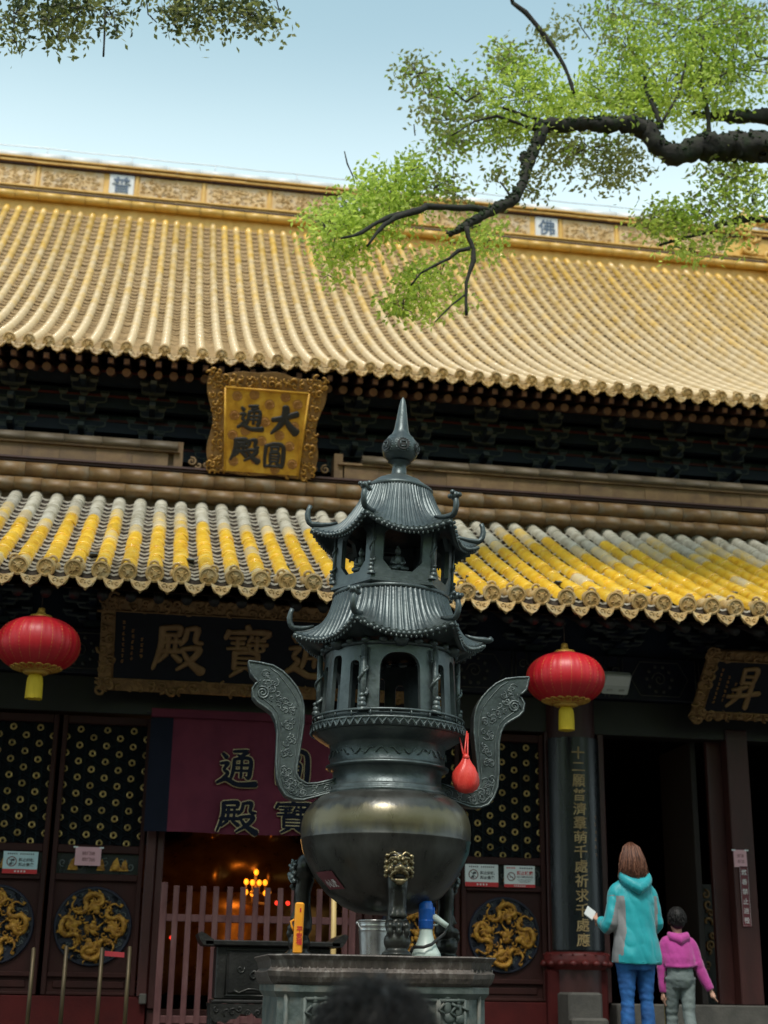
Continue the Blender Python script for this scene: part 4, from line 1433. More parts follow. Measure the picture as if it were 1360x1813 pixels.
def hexd(a):
    """distance factor of a hexagon with corners at FA+-30 deg"""
    q = (a-FA+PI/6) % (PI/3)-PI/6
    return math.cos(PI/6)/math.cos(q), q/(PI/6)
def pagoda_roof(name, rr, zr, Rc, zmid, zcor, rin, zin, tips, droop=None):
    b = MB()
    per, nv = 84, 10
    na = per*6
    def top(a, v):
        hd, q = hexd(a)
        ro = Rc*(hd*(1-.075*(1-abs(q)**1.6)))
        ze = zmid+(zcor-zmid)*abs(q)**2.4
        kk = .80-.62*abs(q)**2
        r = rr+(ro-rr)*(kk*v+(1-kk)*v**2.3)
        z = zr+(ze-zr)*(1-(1-v)**(1.12+.75*abs(q)**3))
        fl = .012*max(0, math.cos(a*6*12))**.7*(.45+.55*v)
        return (r+fl*.75)*math.cos(a), (r+fl*.75)*math.sin(a), z+fl*.75
    vs, fs = [], []
    for j in range(nv+1):
        for i in range(na):
            vs.append(top(2*PI*i/na, j/nv))
    for j in range(nv):
        for i in range(na):
            i2 = (i+1) % na
            fs.append((j*na+i2, j*na+i, (j+1)*na+i, (j+1)*na+i2))
    b.add(vs, fs, 0, True)
    # rim and underside
    nb = 144
    def und(a, k):
        hd, q = hexd(a)
        ro = Rc*(hd*(1-.075*(1-abs(q)**1.6)))
        ze = zmid+(zcor-zmid)*abs(q)**2.4
        r = [ro+.006, ro+.006, ro-.02, ro*.7+rin*.3, rin][k]
        z = [ze+.004, ze-.03, ze-.034, (ze*.55+zin*.45)+.0, zin][k]
        return r*math.cos(a), r*math.sin(a), z
    vs, fs = [], []
    for k in range(5):
        vs += [und(2*PI*i/nb, k) for i in range(nb)]
    for k in range(4):
        fs += [(k*nb+(i+1) % nb, k*nb+i, (k+1)*nb+i, (k+1)*nb+(i+1) % nb) for i in range(nb)]
    b.add(vs, fs, 0, True)
    # ring at the top
    b.lathe([(rr-.01, zr-.02), (rr+.008, zr-.012), (rr+.014, zr+.006), (rr+.002, zr+.016), (rr-.03, zr+.018)], 60, cap=False)
    root = bobj(name, b, 'bronze')
    # beaded tile ends along the eave
    e = MB()
    for i in range(6*17):
        a = 2*PI*(i+.5)/(6*17)
        p = und(a, 1)
        e.M = Matrix.Translation((p[0]*1.005, p[1]*1.005, p[2]+.012)) @ Matrix.Rotation(a+PI/2, 4, 'Z')
        e.lathe([(.0, -.0), (.0, .0)], 3) if False else None
        e.tube([(0, -.018, .002), (0, .014, -.002)], .0105, 7)
        e.sphere((.016, .0, -.016), (.008, .005, .010), 6, 4)
    bobj('tile_bead', e, 'bronze_relief', root, kind='stuff')
    for s_ in range(6):
        a = FA+PI/6+s_*PI/3
        ca, sa = math.cos(a), math.sin(a)
        h = MB()
        pts, rs = [], []
        for j in range(nv-3, nv+1):
            p = top(a, j/nv)
            pts.append((p[0], p[1], p[2]+.008)); rs.append(.008+.004*(j-nv+3))
        kind = tips[s_ % len(tips)]
        up_ = .145 if kind else .02
        r0 = math.hypot(pts[-1][0], pts[-1][1]); z0 = pts[-1][2]
        if kind:
            seq = [(.016, .012), (.026, .034), (.030, .066), (.024, .098), (.014, .122)]
        else:
            seq = [(.02, -.002), (.035, .0), (.05, .012)]
        for (dr, dz) in seq:
            pts.append(((r0+dr)*ca, (r0+dr)*sa, z0+dz)); rs.append(.0185 if dz < .09 else .015)
        h.tube(pts, rs, 7)
        e_ = pts[-1]
        if kind == 2:
            h.sphere(e_, (.032, .032, .028), 8, 6)
            for k in range(5):
                an = k*1.25+a
                h.sphere((e_[0]+.030*math.cos(an), e_[1]+.030*math.sin(an), e_[2]+.014*math.sin(k*2.)), .016, 6, 5)
        bobj('corner_ridge', h, 'bronze', root)
    return root
lr = pagoda_roof('lower_pagoda_roof', .352, 2.118, .585, 1.808, 1.880, .40, 1.79, [2, 0, 2, 2, 1, 2])
# ---- upper pavilion: six flat sides with octagonal openings
rad2 = lambda a, z: .372*hexd(a)[0]
b = MB()
for s_ in range(6):
    fc = FA+s_*PI/3
    z0, z1, hw = 2.215, 2.515, R(20.5)
    hole = []
    base = [(-.55, 0), (.0, 0), (.55, 0), (1, .2), (1, .4), (1, .6), (1, .78), (.5, 1), (0, 1), (-.5, 1), (-1, .78), (-1, .6), (-1, .4), (-1, .2)]
    for (u, t) in base:
        hole.append((fc+hw*u, z0+(z1-z0)*t))
    holed(b, fc-PI/6, fc+PI/6, 2.135, 2.57, hole, rad2, .028, 3)
upp = bobj('upper_pavilion', b, 'bronze')
b = MB()
b.lathe([(.30, 2.125), (.372, 2.13), (.385, 2.14), (.385, 2.156), (.36, 2.164)], 6, a0=FA+PI/6, smooth=False)
b.lathe([(.30, 2.166), (.0, 2.167)], 6, a0=FA+PI/6, smooth=False, cap=False)
bobj('gallery_floor', b, 'bronze', upp)
b = MB(); b.lathe([(.30, 2.545), (.0, 2.546)], 24, cap=False)
bobj('gallery_ceiling', b, 'bronze_dark', upp)
dragon_post(.372, 2.19, 2.53, .013, upp)
ur = pagoda_roof('upper_pagoda_roof', .212, 2.826, .525, 2.462, 2.535, .34, 2.50, [2, 1, 2, 2, 1, 2])
# crown and spire
b = MB()
b.lathe([(.205, 2.828), (.203, 2.842), (.185, 2.856), (.178, 2.868), (.155, 2.880), (.148, 2.893), (.118, 2.905), (.10, 2.918), (.066, 2.928), (.050, 2.942), (.045, 3.0), (.058, 3.016), (.075, 3.026)], 48, cap=False)
cap = bobj('crown_collar', b, 'bronze')
b = MB(); b.sphere((0, 0, 3.118), (.118, .118, .10), 32, 20)
b.lathe([(.105, 3.15), (.085, 3.195), (.062, 3.215), (.048, 3.25), (.036, 3.33), (.024, 3.42), (.014, 3.465), (.002, 3.485)], 24, cap=False)
fin = bobj('finial', b, 'bronze')
b = MB()
for s_ in range(6):
    a = FA+s_*PI/3
    ca, sa = math.cos(a), math.sin(a)
    b.M = Matrix(((-sa, ca, 0, ca*.116), (ca, sa, 0, sa*.116), (0, 0, 1, 3.118), (0, 0, 0, 1)))
    n = 16
    for k in range(n):
        t0, t1 = 2*PI*k/n, 2*PI*(k+1)/n
        b.tube([(.047*math.cos(t0), -.012+.0, .045*math.sin(t0)), (.047*math.cos(t1), -.012, .045*math.sin(t1))], .005, 5)
    b.add([(.04*math.cos(2*PI*k/n), .0035-.0015, .038*math.sin(2*PI*k/n)) for k in range(n)], [tuple(range(n))], 1)  # black disc paints in the shade of the coin's hole
    for (dx, dz) in ((1, 0), (-1, 0), (0, 1), (0, -1)):
        b.tube([(dx*.018-dz*.018, .004, dz*.018+dx*.018), (dx*.018+dz*.018, .004, dz*.018-dx*.018)], .004, 5)
bobj('coin_ornament', b, ['bronze', 'rubber_hollow_black'], fin)

# the old casting leans a little above the lower roof
lean = Matrix.Translation((0, 0, 1.9)) @ Matrix.Rotation(R(1.9), 4, 'Y') @ Matrix.Translation((0, 0, -1.9))
for o in (upp, ur, cap, fin):
    o.location, o.rotation_euler = lean.to_translation(), lean.to_euler()
# seated figures inside the upper pavilion: things of their own
def figurine(x, y, label):
    b = MB()
    b.lathe([(.052, 0), (.058, .012), (.06, .03), (.05, .044), (.03, .05)], 14)
    b.sphere((0, 0, .075), (.042, .032, .028), 10, 7)
    b.sphere((0, 0, .115), (.030, .024, .045), 10, 7)
    for s_ in (1, -1):
        b.tube([(s_*.026, 0, .14), (s_*.038, -.012, .105), (s_*.012, -.034, .09)], [.012, .011, .008], 6)
        b.tube([(s_*.02, -.01, .07), (s_*.05, -.022, .064), (s_*.01, -.042, .062)], [.018, .016, .010], 6)
    b.sphere((0, -.004, .178), (.019, .020, .024), 10, 7)
    b.sphere((0, 0, .205), (.010, .010, .010), 6, 5)
    b.sphere((0, -.024, .176), (.004, .005, .005), 5, 4)
    p = BT @ lean @ Vector((x, y, 2.176))
    o = link('buddha_figurine', b.mesh('buddha_figurine', ['bronze_relief']))
    o.location = p
    return tag(o, label, 'figurine', 'seated figurines in the burner pavilion')
figurine(-.012, -.25, 'small seated bronze figurine in the middle front opening of the upper pavilion')
figurine(-.22, -.14, 'small seated bronze figurine half hidden in the side opening left of the front figurine')

# ---- handles
def Lp(x, y):
    p = BT.inverted() @ at(x, y, 8.4)
    return p.x, p.z
hpx_out = [(439, 1174), (460, 1177), (482, 1182), (499, 1192), (512, 1205), (524, 1220), (532, 1236), (536, 1254), (536, 1282), (532, 1310), (528, 1336), (524, 1358), (523, 1371), (528, 1382), (542, 1390), (560, 1389), (577, 1385), (598, 1379)]
hpx_in = [(600, 1400), (580, 1406), (562, 1411), (536, 1418), (518, 1417), (504, 1410), (495, 1396), (489, 1377), (488, 1350), (489, 1325), (490, 1297), (487, 1278), (480, 1264), (470, 1256), (455, 1246), (447, 1236), (446, 1222), (452, 1213), (458, 1210), (450, 1204), (443, 1196)]
out = [Lp(*p) for p in hpx_out]
inn = [Lp(*p) for p in hpx_in]
import mathutils
for sgn in (1, -1):
    b = MB()
    poly = [(sgn*p[0], p[1]) for p in out+inn]
    if sgn > 0:
        poly.reverse()
    D = .058
    b.M = Matrix.Translation((0, -D, 0)); b.prism(poly, 2*D)
    if sgn > 0:
        pass
    hnd = bobj('handle', b, 'bronze')
    e = MB()
    pl = [(sgn*p[0], p[1]) for p in out+inn]
    cx0 = [(p[0], -D-.001, p[1]) for p in pl]
    e.tube(cx0+cx0[:1], .007, 5, 0, False)
    # inner line and scrollwork down the middle
    mid = []
    for i in range(len(out)):
        t = i/(len(out)-1)
        j = (len(inn)-1)*(1-t)
        k = int(j); f = j-k
        q = inn[k] if k+1 >= len(inn) else (inn[k][0]*(1-f)+inn[k+1][0]*f, inn[k][1]*(1-f)+inn[k+1][1]*f)
        mid.append(((out[i][0]+q[0])/2, (out[i][1]+q[1])/2, (out[i][0]-q[0])/2, (out[i][1]-q[1])/2))
    for w_ in (.68, -.68):
        e.tube([(sgn*(m_[0]+m_[2]*w_), -D-.001, m_[1]+m_[3]*w_) for m_ in mid[2:]], .004, 4)
    q = random.Random(9)
    for m_ in mid[3:-1]:
        for r_ in range(5):
            c = (sgn*(m_[0]+m_[2]*q.uniform(-.4, .4)), m_[1]+q.uniform(-.03, .03))
            spiral(e, c, q.uniform(.018, .03), 1.1, .0045, 0, 4, q.choice((1, -1)), q.uniform(0, 6), 8, -D)
    c = Lp(464, 1230)
    spiral(e, (sgn*c[0], c[1]), .040, 2.2, .007, 0, 5, sgn, 1.0, 26, -D-.001)
    bobj('handle_relief', e, 'bronze_relief', hnd)

# ---- three lion legs
def leg(ang, lab=None):
    b = MB()
    # local: x sideways, -y outwards, z up; axis at origin
    b.tube([(0, -.34, .56), (0, -.40, .50), (0, -.425, .44)], [.05, .075, .07], 12)
    b.sphere((0, -.395, .50), (.082, .07, .085), 14, 10)
    b.tube([(0, -.40, .44), (0, -.415, .36), (0, -.41, .28), (0, -.40, .20), (0, -.41, .16)], [(.062, .055), (.058, .05), (.052, .046), (.056, .05), (.07, .06)], 14)
    for s_ in (-1, 0, 1):
        b.tube([(s_*.02, -.452, .34), (s_*.022, -.446, .26), (s_*.035, -.455, .20)], [.010, .013, .02], 6)
        b.sphere((s_*.045, -.46+.012*abs(s_), .155), (.026, .036, .028), 10, 7)
        b.sphere((s_*.047, -.478+.012*abs(s_), .125), (.02, .022, .024), 8, 6)
        b.tube([(s_*.047, -.485+.012*abs(s_), .12), (s_*.047, -.478+.012*abs(s_), .085)], [.014, .004], 6)
    b.sphere((0, -.425, .075), (.075, .065, .065), 14, 10)
    b.sphere((0, -.412, .155), (.066, .058, .055), 14, 10)
    b.lathe([(.085, 0), (.085, .012), (.06, .03)], 18, (0, -.425))
    m4 = Matrix.Rotation(ang, 4, 'Z') @ Matrix.Translation((0, -.02 if lab else (-.105 if ang < 0 else -.06), 0))
    b.v = [m4 @ v for v in b.v]
    lg = remeshed('leg', b, ['bronze_dark'], .0065, None, 2)
    lg.parent = burner
    # lion mask
    f = MB()
    f.sphere((0, -.432, .472), (.066, .050, .072), 16, 12)
    f.sphere((0, -.498, .464), (.022, .020, .017), 10, 7)
    f.sphere((0, -.482, .522), (.019, .016, .014), 10, 7)
    for s_ in (-1, 1):
        f.sphere((s_*.022, -.492, .458), (.014, .014, .012), 8, 6)
        f.sphere((s_*.050, -.470, .456), (.018, .015, .017), 8, 6)
        f.sphere((s_*.028, -.480, .492), (.0145, .013, .0135), 8, 6)
        f.tube([(s_*.007, -.492, .503), (s_*.026, -.494, .515), (s_*.048, -.480, .514), (s_*.060, -.466, .500), (s_*.054, -.474, .490)], [.006, .0095, .0095, .008, .005], 7)
        f.tube([(s_*.014, -.480, .534), (s_*.030, -.476, .545), (s_*.050, -.462, .540), (s_*.056, -.458, .528)], [.006, .009, .009, .005], 7)
        for k in range(6):
            a = -.9+k*.42
            f.sphere((s_*(.067+.006*math.cos(a)), -.440-.012*(k % 2), .470+.062*math.sin(a)), (.0145, .0145, .013), 8, 6)
        f.tube([(s_*.004, -.498, .446), (s_*.026, -.494, .444), (s_*.042, -.478, .430), (s_*.050, -.462, .412), (s_*.058, -.456, .418)], [.008, .0085, .0085, .007, .004], 7)
        f.tube([(s_*.040, -.466, .428), (s_*.043, -.462, .404)], [.008, .006], 6)
        for k in (0, 1):
            f.tube([(s_*(.009+.015*k), -.488+.006*k, .438-.004*k), (s_*(.009+.015*k), -.485+.006*k, .426-.004*k)], [.006, .003], 5)
    f.tube([(-.042, -.460, .402), (-.022, -.478, .394), (.022, -.478, .394), (.042, -.460, .402)], [.009, .012, .012, .009], 7)
    f.sphere((0, -.470, .384), (.026, .018, .014), 10, 6)
    f.v = [m4 @ v for v in f.v]
    fc = remeshed('lion_face', f, ['brass_worn' if lab else 'bronze_relief'], .0038, None, 1)
    fc.parent = lg
    if lab:
        fc['label'] = lab
    mth = MB(); mth.sphere((0, -.462, .420), (.034, .022, .015), 8, 6)  # black ball paints in the shade inside the open mouth
    mth.v = [m4 @ v for v in mth.v]
    bobj('mouth', mth, 'rubber_hollow_black', lg)
leg(0, 'lion mask rubbed to bright brass')
leg(R(-120)); leg(R(120))

# ------------------------------------------------------------------ pedestal
PX, PY = 1.325, 8.40
ped = thing('stone_pedestal', 'grey green carved stone pedestal with worn brownish rim under the bronze burner', 'pedestal', (PX, PY, PLAT))
def cham(hw, ch):
    return [(-hw+ch, -hw), (hw-ch, -hw), (hw, -hw+ch), (hw, hw-ch), (hw-ch, hw), (-hw+ch, hw), (-hw, hw-ch), (-hw, -hw+ch)]
def chprism(b, secs, ch, mi=0, nsub=10):
    rows = []
    for (hw, z, am) in secs:
        base = cham(hw, ch*hw/.64)
        row = []
        for i in range(8):
            p, q = base[i], base[(i+1) % 8]
            for k in range(nsub):
                t = k/nsub
                x, y = p[0]+(q[0]-p[0])*t, p[1]+(q[1]-p[1])*t
                w_ = noise.noise(Vector((x*9, y*9, z*9)))*am
                row.append((PX+x*(1+w_), PY+y*(1+w_), z+w_*.35))
        rows.append(row)
    n = len(rows[0])
    vs = [v for r_ in rows for v in r_]
    fs = [(i*n+k, i*n+(k+1) % n, (i+1)*n+(k+1) % n, (i+1)*n+k) for i in range(len(rows)-1) for k in range(n)]
    b.add(vs, fs, mi, False)
    b.add(rows[-1], [tuple(range(n))], mi)
b = MB()
T = BZ
chprism(b, [(.585, T-.155, .006), (.60, T-.14, .01), (.612, T-.115, .014), (.618, T-.09, .016), (.598, T-.07, .014), (.608, T-.03, .008), (.626, T-.008, .006), (.622, T-.001, .004)], .155)
rim = obj('pedestal_rim', b, 'pedestal_rim', ped)
b = MB()
q = random.Random(21)
def petal(x, y, ax, ay, w_):
    pts = []
    for k in range(7):
        t = k/6
        pts.append((x+ax*(t-.5)*w_, y+ay*(t-.5)*w_, T-.066-.036*math.sin(PI*t)**.7+q.uniform(-.002, .002)))
    b.tube(pts, [.004, .007, .008, .008, .008, .007, .004], 5)
for fx in range(22):
    petal(PX-.455+.91*(fx+.5)/22, PY-.604, 1, 0, .043)
for s_ in (-1, 1):
    for k in range(5):
        t = (k+.5)/5
        petal(PX+s_*(.465+.14*t), PY-.600+.14*t, .7*s_, .7, .043)
obj('lotus_petals', b, 'pedestal_rim', rim)
b = MB()
chprism(b, [(.60, PLAT+.005, .004), (.60, PLAT+.08, .004), (.565, PLAT+.1, .003), (.565, T-.22, .003), (.585, T-.19, .004), (.585, T-.157, .004)], .13)
body = obj('pedestal_body', b, 'pedestal_stone', ped)
b = MB()
yf = PY-.567
for (x0, x1) in ((-.43, -.29), (-.28, .28), (.29, .43)):
    for (a_, c_) in (((x0, PLAT+.12), (x0, T-.22)), ((x1, PLAT+.12), (x1, T-.22)), ((x0, T-.225), (x1, T-.225)), ((x0, PLAT+.12), (x1, PLAT+.12))):
        b.tube([(PX+a_[0], yf, a_[1]), (PX+c_[0], yf, c_[1])], .011, 5)
def relief_fig(x, z, s):
    b.sphere((PX+x, yf, z+.10*s), (.018*s, .009, .020*s), 8, 6)
    b.sphere((PX+x, yf, z+.05*s), (.024*s, .010, .04*s), 8, 6)
    b.sphere((PX+x+.01*s, yf, z), (.034*s, .010, .03*s), 8, 6)
    b.tube([(PX+x-.02*s, yf-.008, z+.07*s), (PX+x-.05*s, yf-.01, z+.04*s), (PX+x-.02*s, yf-.012, z+.02*s)], .009*s, 5)
    b.tube([(PX+x+.02*s, yf-.008, z+.07*s), (PX+x+.06*s, yf-.01, z+.05*s)], .009*s, 5)
for (x, z, s) in ((-.375, T-.33, 1.0), (-.32, T-.30, .8), (.335, T-.31, 1.0), (.395, T-.32, .9), (-.2, T-.36, 1.1), (.18, T-.35, 1.1), (.05, T-.4, 1.2)):
    relief_fig(x, z, s)
for (x, z) in ((-.2, T-.26), (.2, T-.255), (-.06, T-.3), (.1, T-.28)):
    b.M = Matrix.Translation((PX, yf, 0)); scrolls(b, x-.06, x+.06, z-.02, z+.02, .05, .007, 0, int(x*100), 0, 1, 8, 4); b.M = I4
for s_ in (-1, 1):
    b.tube([(PX+s_*.52, PY-.50, PLAT+.12), (PX+s_*.52, PY-.50, T-.2)], .014, 5)
obj('carved_relief', b, 'pedestal_stone', body)

# ------------------------------------------------------------------ things standing on the pedestal
def onped(px, Y):
    p = at(px, 1695, Y)
    return Vector((p.x, Y, BZ+.002))
mpp = lambda Y: (Vector((1.3, Y, 1.8))-CAM).dot(fw)/F_PX
# galvanised bucket
P0 = onped(662, 8.22)
bk = thing('metal_bucket', 'shiny galvanised metal bucket standing under the burner bowl left of the front lion leg', 'bucket', P0)
s_ = mpp(8.22)
b = MB()
h = 60*s_
b.M = Matrix.Translation(P0)
r1 = 29*s_; r0 = 25*s_
def rr(z): return r0+(r1-r0)*z/h
prof = [(r0*.9, 0), (r0, .004)]
for k in range(1, 40):
    z = h*k/40
    prof.append((rr(z)+(.0028 if .72*h < z < .88*h and int(z/h*50) % 3 == 0 else 0), z))
prof += [(r1+.004, h-.004), (r1+.006, h), (r1+.002, h+.004), (r1-.003, h), (rr(h*.3)-.004, h*.3), (.01, h*.28)]
b.lathe(prof, 36)
bkb = obj('bucket_body', b, 'galvanised', bk)
b = MB(); b.M = Matrix.Translation(P0)
b.tube([((r1+.005)*math.cos(PI*k/12), -.03-.02*math.sin(PI*k/12), h*.93-(.06*math.sin(PI*k/12))) for k in range(13)], .003, 6)
for s2 in (-1, 1):
    b.sphere((s2*(r1+.004), 0, h*.93), .01, 8, 6)
obj('bucket_handle', b, 'steel_wire', bk)
# megaphone, bell down
P0 = onped(754, 8.2)
s_ = mpp(8.2)
mg = thing('megaphone', 'blue and pale green megaphone standing bell down right of the front lion leg', 'megaphone', P0)
b = MB(); b.M = Matrix.Translation(P0)
b.lathe([(27*s_, 0), (27.5*s_, .003), (25*s_, 8*s_), (20*s_, 17*s_), (15*s_, 29*s_), (12.5*s_, 38*s_), (11.5*s_, 48*s_)], 32)
obj('bell', b, 'plastic_mint', mg)
b = MB(); b.M = Matrix.Translation(P0)
b.lathe([(12.0*s_, 48*s_), (13.2*s_, 49*s_), (13.2*s_, 80*s_), (13.8*s_, 81*s_), (13.8*s_, 83*s_), (13*s_, 84*s_), (12*s_, 92*s_), (10*s_, 96*s_), (2*s_, 96.5*s_)], 32)
b.lathe([(12.3*s_, 60*s_), (13.5*s_, 62*s_), (13.5*s_, 63*s_), (12.3*s_, 64*s_)], 24, cap=False)
b.box(11*s_, 15*s_, -.02, .02, 72*s_, 86*s_, 0, .004)
obj('amplifier_case', b, 'plastic_blue', mg)
b = MB(); b.M = Matrix.Translation(P0)
b.tube([(9*s_, 0, 70*s_), (17*s_, -.01, 67*s_), (26*s_, -.015, 61*s_), (38*s_, -.02, 53*s_)], [(.022, .018), (.02, .017), (.017, .015), (.016, .014)], 10)
b.tube([(12*s_, 0, 54*s_), (20*s_, -.005, 56*s_), (24*s_, -.01, 61*s_)], .007, 6)
obj('pistol_grip', b, 'plastic_mint', mg)
b = MB(); b.M = Matrix.Translation(P0)
b.tube([(-27*s_, -.06, 16*s_), (-10*s_, -.10, 16*s_), (5*s_, -.085, 21*s_), (18*s_, -.04, 30*s_), (33*s_, -.01, 40*s_), (38*s_, -.01, 52*s_)], [(.009, .003)]*6, 6)
b.tube([(-27*s_, -.06, 16*s_), (-31*s_, -.03, 2*s_)], [(.009, .003)]*2, 6)
obj('carry_strap', b, 'rubber_hollow_black', mg)
# orange incense tube
P0 = onped(526, 7.98)
s_ = mpp(7.98)
b = MB(); b.M = Matrix.Translation(P0) @ Matrix.Rotation(R(1.2), 4, 'Y')
h = 87*s_
b.box(-8*s_, 8*s_, -7*s_, 7*s_, 0, h, 0, .008)
tube_ = thing('incense_packet', 'slim orange packet of incense standing upright at left end of the pedestal', 'incense packet', P0)
pk = obj('packet_body', b, 'orange_paper', tube_)
b = MB()
m0 = Matrix.Translation(P0) @ Matrix.Rotation(R(1.2), 4, 'Y')
for ch, zz, hh in (('一', .85, .02), ('平', .47, .032), ('安', .35, .032), ('福', .23, .032)):
    letter(b, ch, m0 @ Matrix.Translation((.004, -7*s_-.0015, h*zz)), hh if ch != '一' else .008, hh, 0, .02, .001)
obj('lettering', b, 'print_red', tube_)
b = MB(); b.M = m0
b.tube([(-8*s_, -.005, h*.66), (-14*s_, -.005, h*.62), (-12*s_, -.005, h*.52), (-8*s_, -.005, h*.44)], [(.006, .001)]*4, 6)
obj('paper_flap', b, 'orange_paper', tube_)
# sticker on the bowl
b = MB(); lt = MB()
ang0 = math.atan2(-.5, -.42)
def bowlp(a, z, d):
    for i in range(len(prof_b)-1):
        if prof_b[i][1] <= z <= prof_b[i+1][1]:
            t = (z-prof_b[i][1])/(prof_b[i+1][1]-prof_b[i][1]); r = prof_b[i][0]+(prof_b[i+1][0]-prof_b[i][0])*t
            break
    else:
        r = .4
    return ((r+d)*math.cos(a), (r+d)*math.sin(a), z-d*.6)
prof_b = [(.10, .234), (.17, .245), (.25, .278), (.34, .345), (.41, .43), (.46, .52), (.488, .588), (.4965, .640)]
sa0, sa1, sz0, sz1 = R(-166), R(-144), .36, .455
b.grid(lambda u, v: bowlp(sa0+(sa1-sa0)*u+.10*(1-v), sz0+(sz1-sz0)*v, .005), 8, 6)
o = link('warning_sticker', b.mesh('warning_sticker', ['sticker_maroon']))
o.matrix_world = BT
stk = tag(o, 'dark maroon warning sticker with white characters on lower left of the burner bowl', 'sticker')
k = 0
for ch in '小心烫':
    def bend(p, k=k):
        v = .5+p[2]*.36/.06*1.0; u = .28+.22*k+p[0]/.06*.2
        v = .34+p[2]/.06*.42
        return bowlp(sa0+(sa1-sa0)*u+.10*(1-v), sz0+(sz1-sz0)*v, .0065)
    letter(lt, ch, I4, .06, .06, 0, .02, 0, 0, 0, bend)
    k += 1
o2 = link('lettering', lt.mesh('lettering', ['print_white']), stk)
# red plastic bag hanging from the gallery rail
hk = BT.inverted() @ at(822, 1305, 8.25)
b = MB()
c = BT.inverted() @ at(825, 1377, 8.2)
s_ = mpp(8.2)
vs, fs = [], []
n = 28
profb = [(2, 29), (12, 27), (20, 21), (24, 12), (25, 2), (23, -9), (18, -18), (11, -27), (7, -34), (5, -40)]
for (r_, dy) in profb:
    for kk in range(n):
        a = 2*PI*kk/n
        wv = 1+.10*math.sin(a*5+dy*.06)*(.5+.5*(dy < 0))+.05*math.sin(a*11+dy*.2)
        vs.append((c.x+r_*s_*wv*math.cos(a), c.y+r_*s_*.62*wv*math.sin(a), c.z-dy*s_))
fs = [(i*n+kk, i*n+(kk+1) % n, (i+1)*n+(kk+1) % n, (i+1)*n+kk) for i in range(len(profb)-1) for kk in range(n)]
b.add(vs, fs, 0, True)
kn = (c.x, c.y, c.z+38*s_)
b.sphere(kn, (.022, .02, .02), 8, 6)
for (dx, dz, ex, ez) in ((-14, 45, -12, 80), (-6, 50, 3, 88), (8, 44, 5, 84)):
    b.tube([kn, (kn[0]+dx*.4*s_, kn[1], kn[2]+(dz-38)*s_), (c.x+ex*s_, c.y+.02, c.z+ez*s_)], [(.009, .004), (.006, .003), (.004, .003)], 6)
o = link('plastic_bag', b.mesh('plastic_bag', ['bag_red']))
o.matrix_world = BT
tag(o, 'knotted red plastic bag hanging at the burner neck beside the right handle', 'plastic bag')
# bamboo stick
p0, p1 = at(592, 1720, 12.75), at(592, 1590, 12.75)
b = MB(); b.tube([(p0.x, 12.75, PLAT), (p1.x, 12.80, p1.z+.25)], [(.026, .02), (.022, .018)], 8)
o = link('bamboo_stick', b.mesh('bamboo_stick', ['bamboo'])); tag(o, 'pale flat bamboo stick standing upright behind the altar table', 'stick')

# ------------------------------------------------------------------ altar table and picket gate
gate = thing('picket_gate', 'faded pinkish red wooden picket gate across the central doorway', 'gate', (1.1, 13.2, PLAT))
GY = 13.22
g0 = at(286, 1700, GY).x
gtop = at(330, 1567, GY).z
sp_ = (at(611, 1640, GY).x-at(309, 1640, GY).x)/13.0
pick = MB(); pick.box(-.0255, .0255, -.012, .012, 0, gtop-PLAT-.02, 0, .004)
pme = pick.mesh('picket', ['gate_pink'])
gx = at(309, 1640, GY).x
for k in range(0, 14):
    o = link('picket', pme, gate); o.matrix_parent_inverse = pinv(gate); o.location = (gx+sp_*k, GY, PLAT+.015); o.rotation_euler = (0, rnd.uniform(-.006, .006), 0)
b = MB()
z0 = at(450, 1628, GY).z
for zz in (z0, at(300, 1805, GY).z, PLAT+.1):
    b.box(g0-.0, gx+sp_*13.4, GY-.004, GY+.028, zz-.032, zz+.032, 0, .005)
obj('gate_rail', b, 'gate_pink', gate)
for xx in (g0-.012, gx+sp_*13.55):
    b = MB(); b.box(xx-.03, xx+.03, GY-.02, GY+.035, PLAT+.004, gtop+.02, 0, .006)
    obj('gate_post', b, 'gate_pink', gate)

alt = thing('altar_table', 'dark carved altar table with upturned ends in front of the picket gate', 'altar table', (1.15, 12.2, PLAT))
AY = 11.95
ta = at(350, 1655, AY); tb = at(616, 1655, AY); tz = at(440, 1668, AY).z
bx0, bx1 = at(383, 1700, AY).x, at(585, 1700, AY).x
tz1 = at(440, 1770, AY).z
b = MB()
b.box(ta.x+.06, tb.x-.06, AY-.05, AY+.5, tz-.03, tz+.012, 0, .008)
for (x, s2) in ((ta.x, 1), (tb.x, -1)):
    b.M = Matrix.Translation((0, AY-.05, 0))
    b.prism([(x, tz+.06), (x+s2*.03, tz+.075), (x+s2*.07, tz+.055), (x+s2*.13, tz+.014), (x+s2*.13, tz-.03), (x+s2*.05, tz-.028), (x+s2*.02, tz+.01)][::(1 if s2 > 0 else -1)], .55)
    b.M = I4
altt = obj('table_top', b, 'altar_iron', alt)
b = MB()
b.box(bx0, bx1, AY, AY+.45, tz1, tz-.032, 0, .01)
b.box(bx0+.10, bx1-.10, AY-.012, AY, tz1+.05, tz-.08, 0, .004)
b.box(bx0-.02, bx1+.02, AY-.03, AY+.47, tz1-.03, tz1-.002, 0, .008)
ab = obj('carved_case', b, 'altar_iron', alt)
b = MB(); b.M = Matrix.Translation((0, AY-.013, 0))
zc = (tz+tz1)/2-.02
scrolls(b, bx0+.16, bx1-.16, zc-.05, zc+.06, .10, .009, 0, 8, 0, 1.1)
xx0 = bx0+.15
for k in range(3):
    x = xx0+.28*k
    b.tube([(x, 0, zc-.13), (x+.04, 0, zc-.15), (x+.11, 0, zc-.12), (x+.16, 0, zc-.12), (x+.25, 0, zc-.145)], .008, 5)
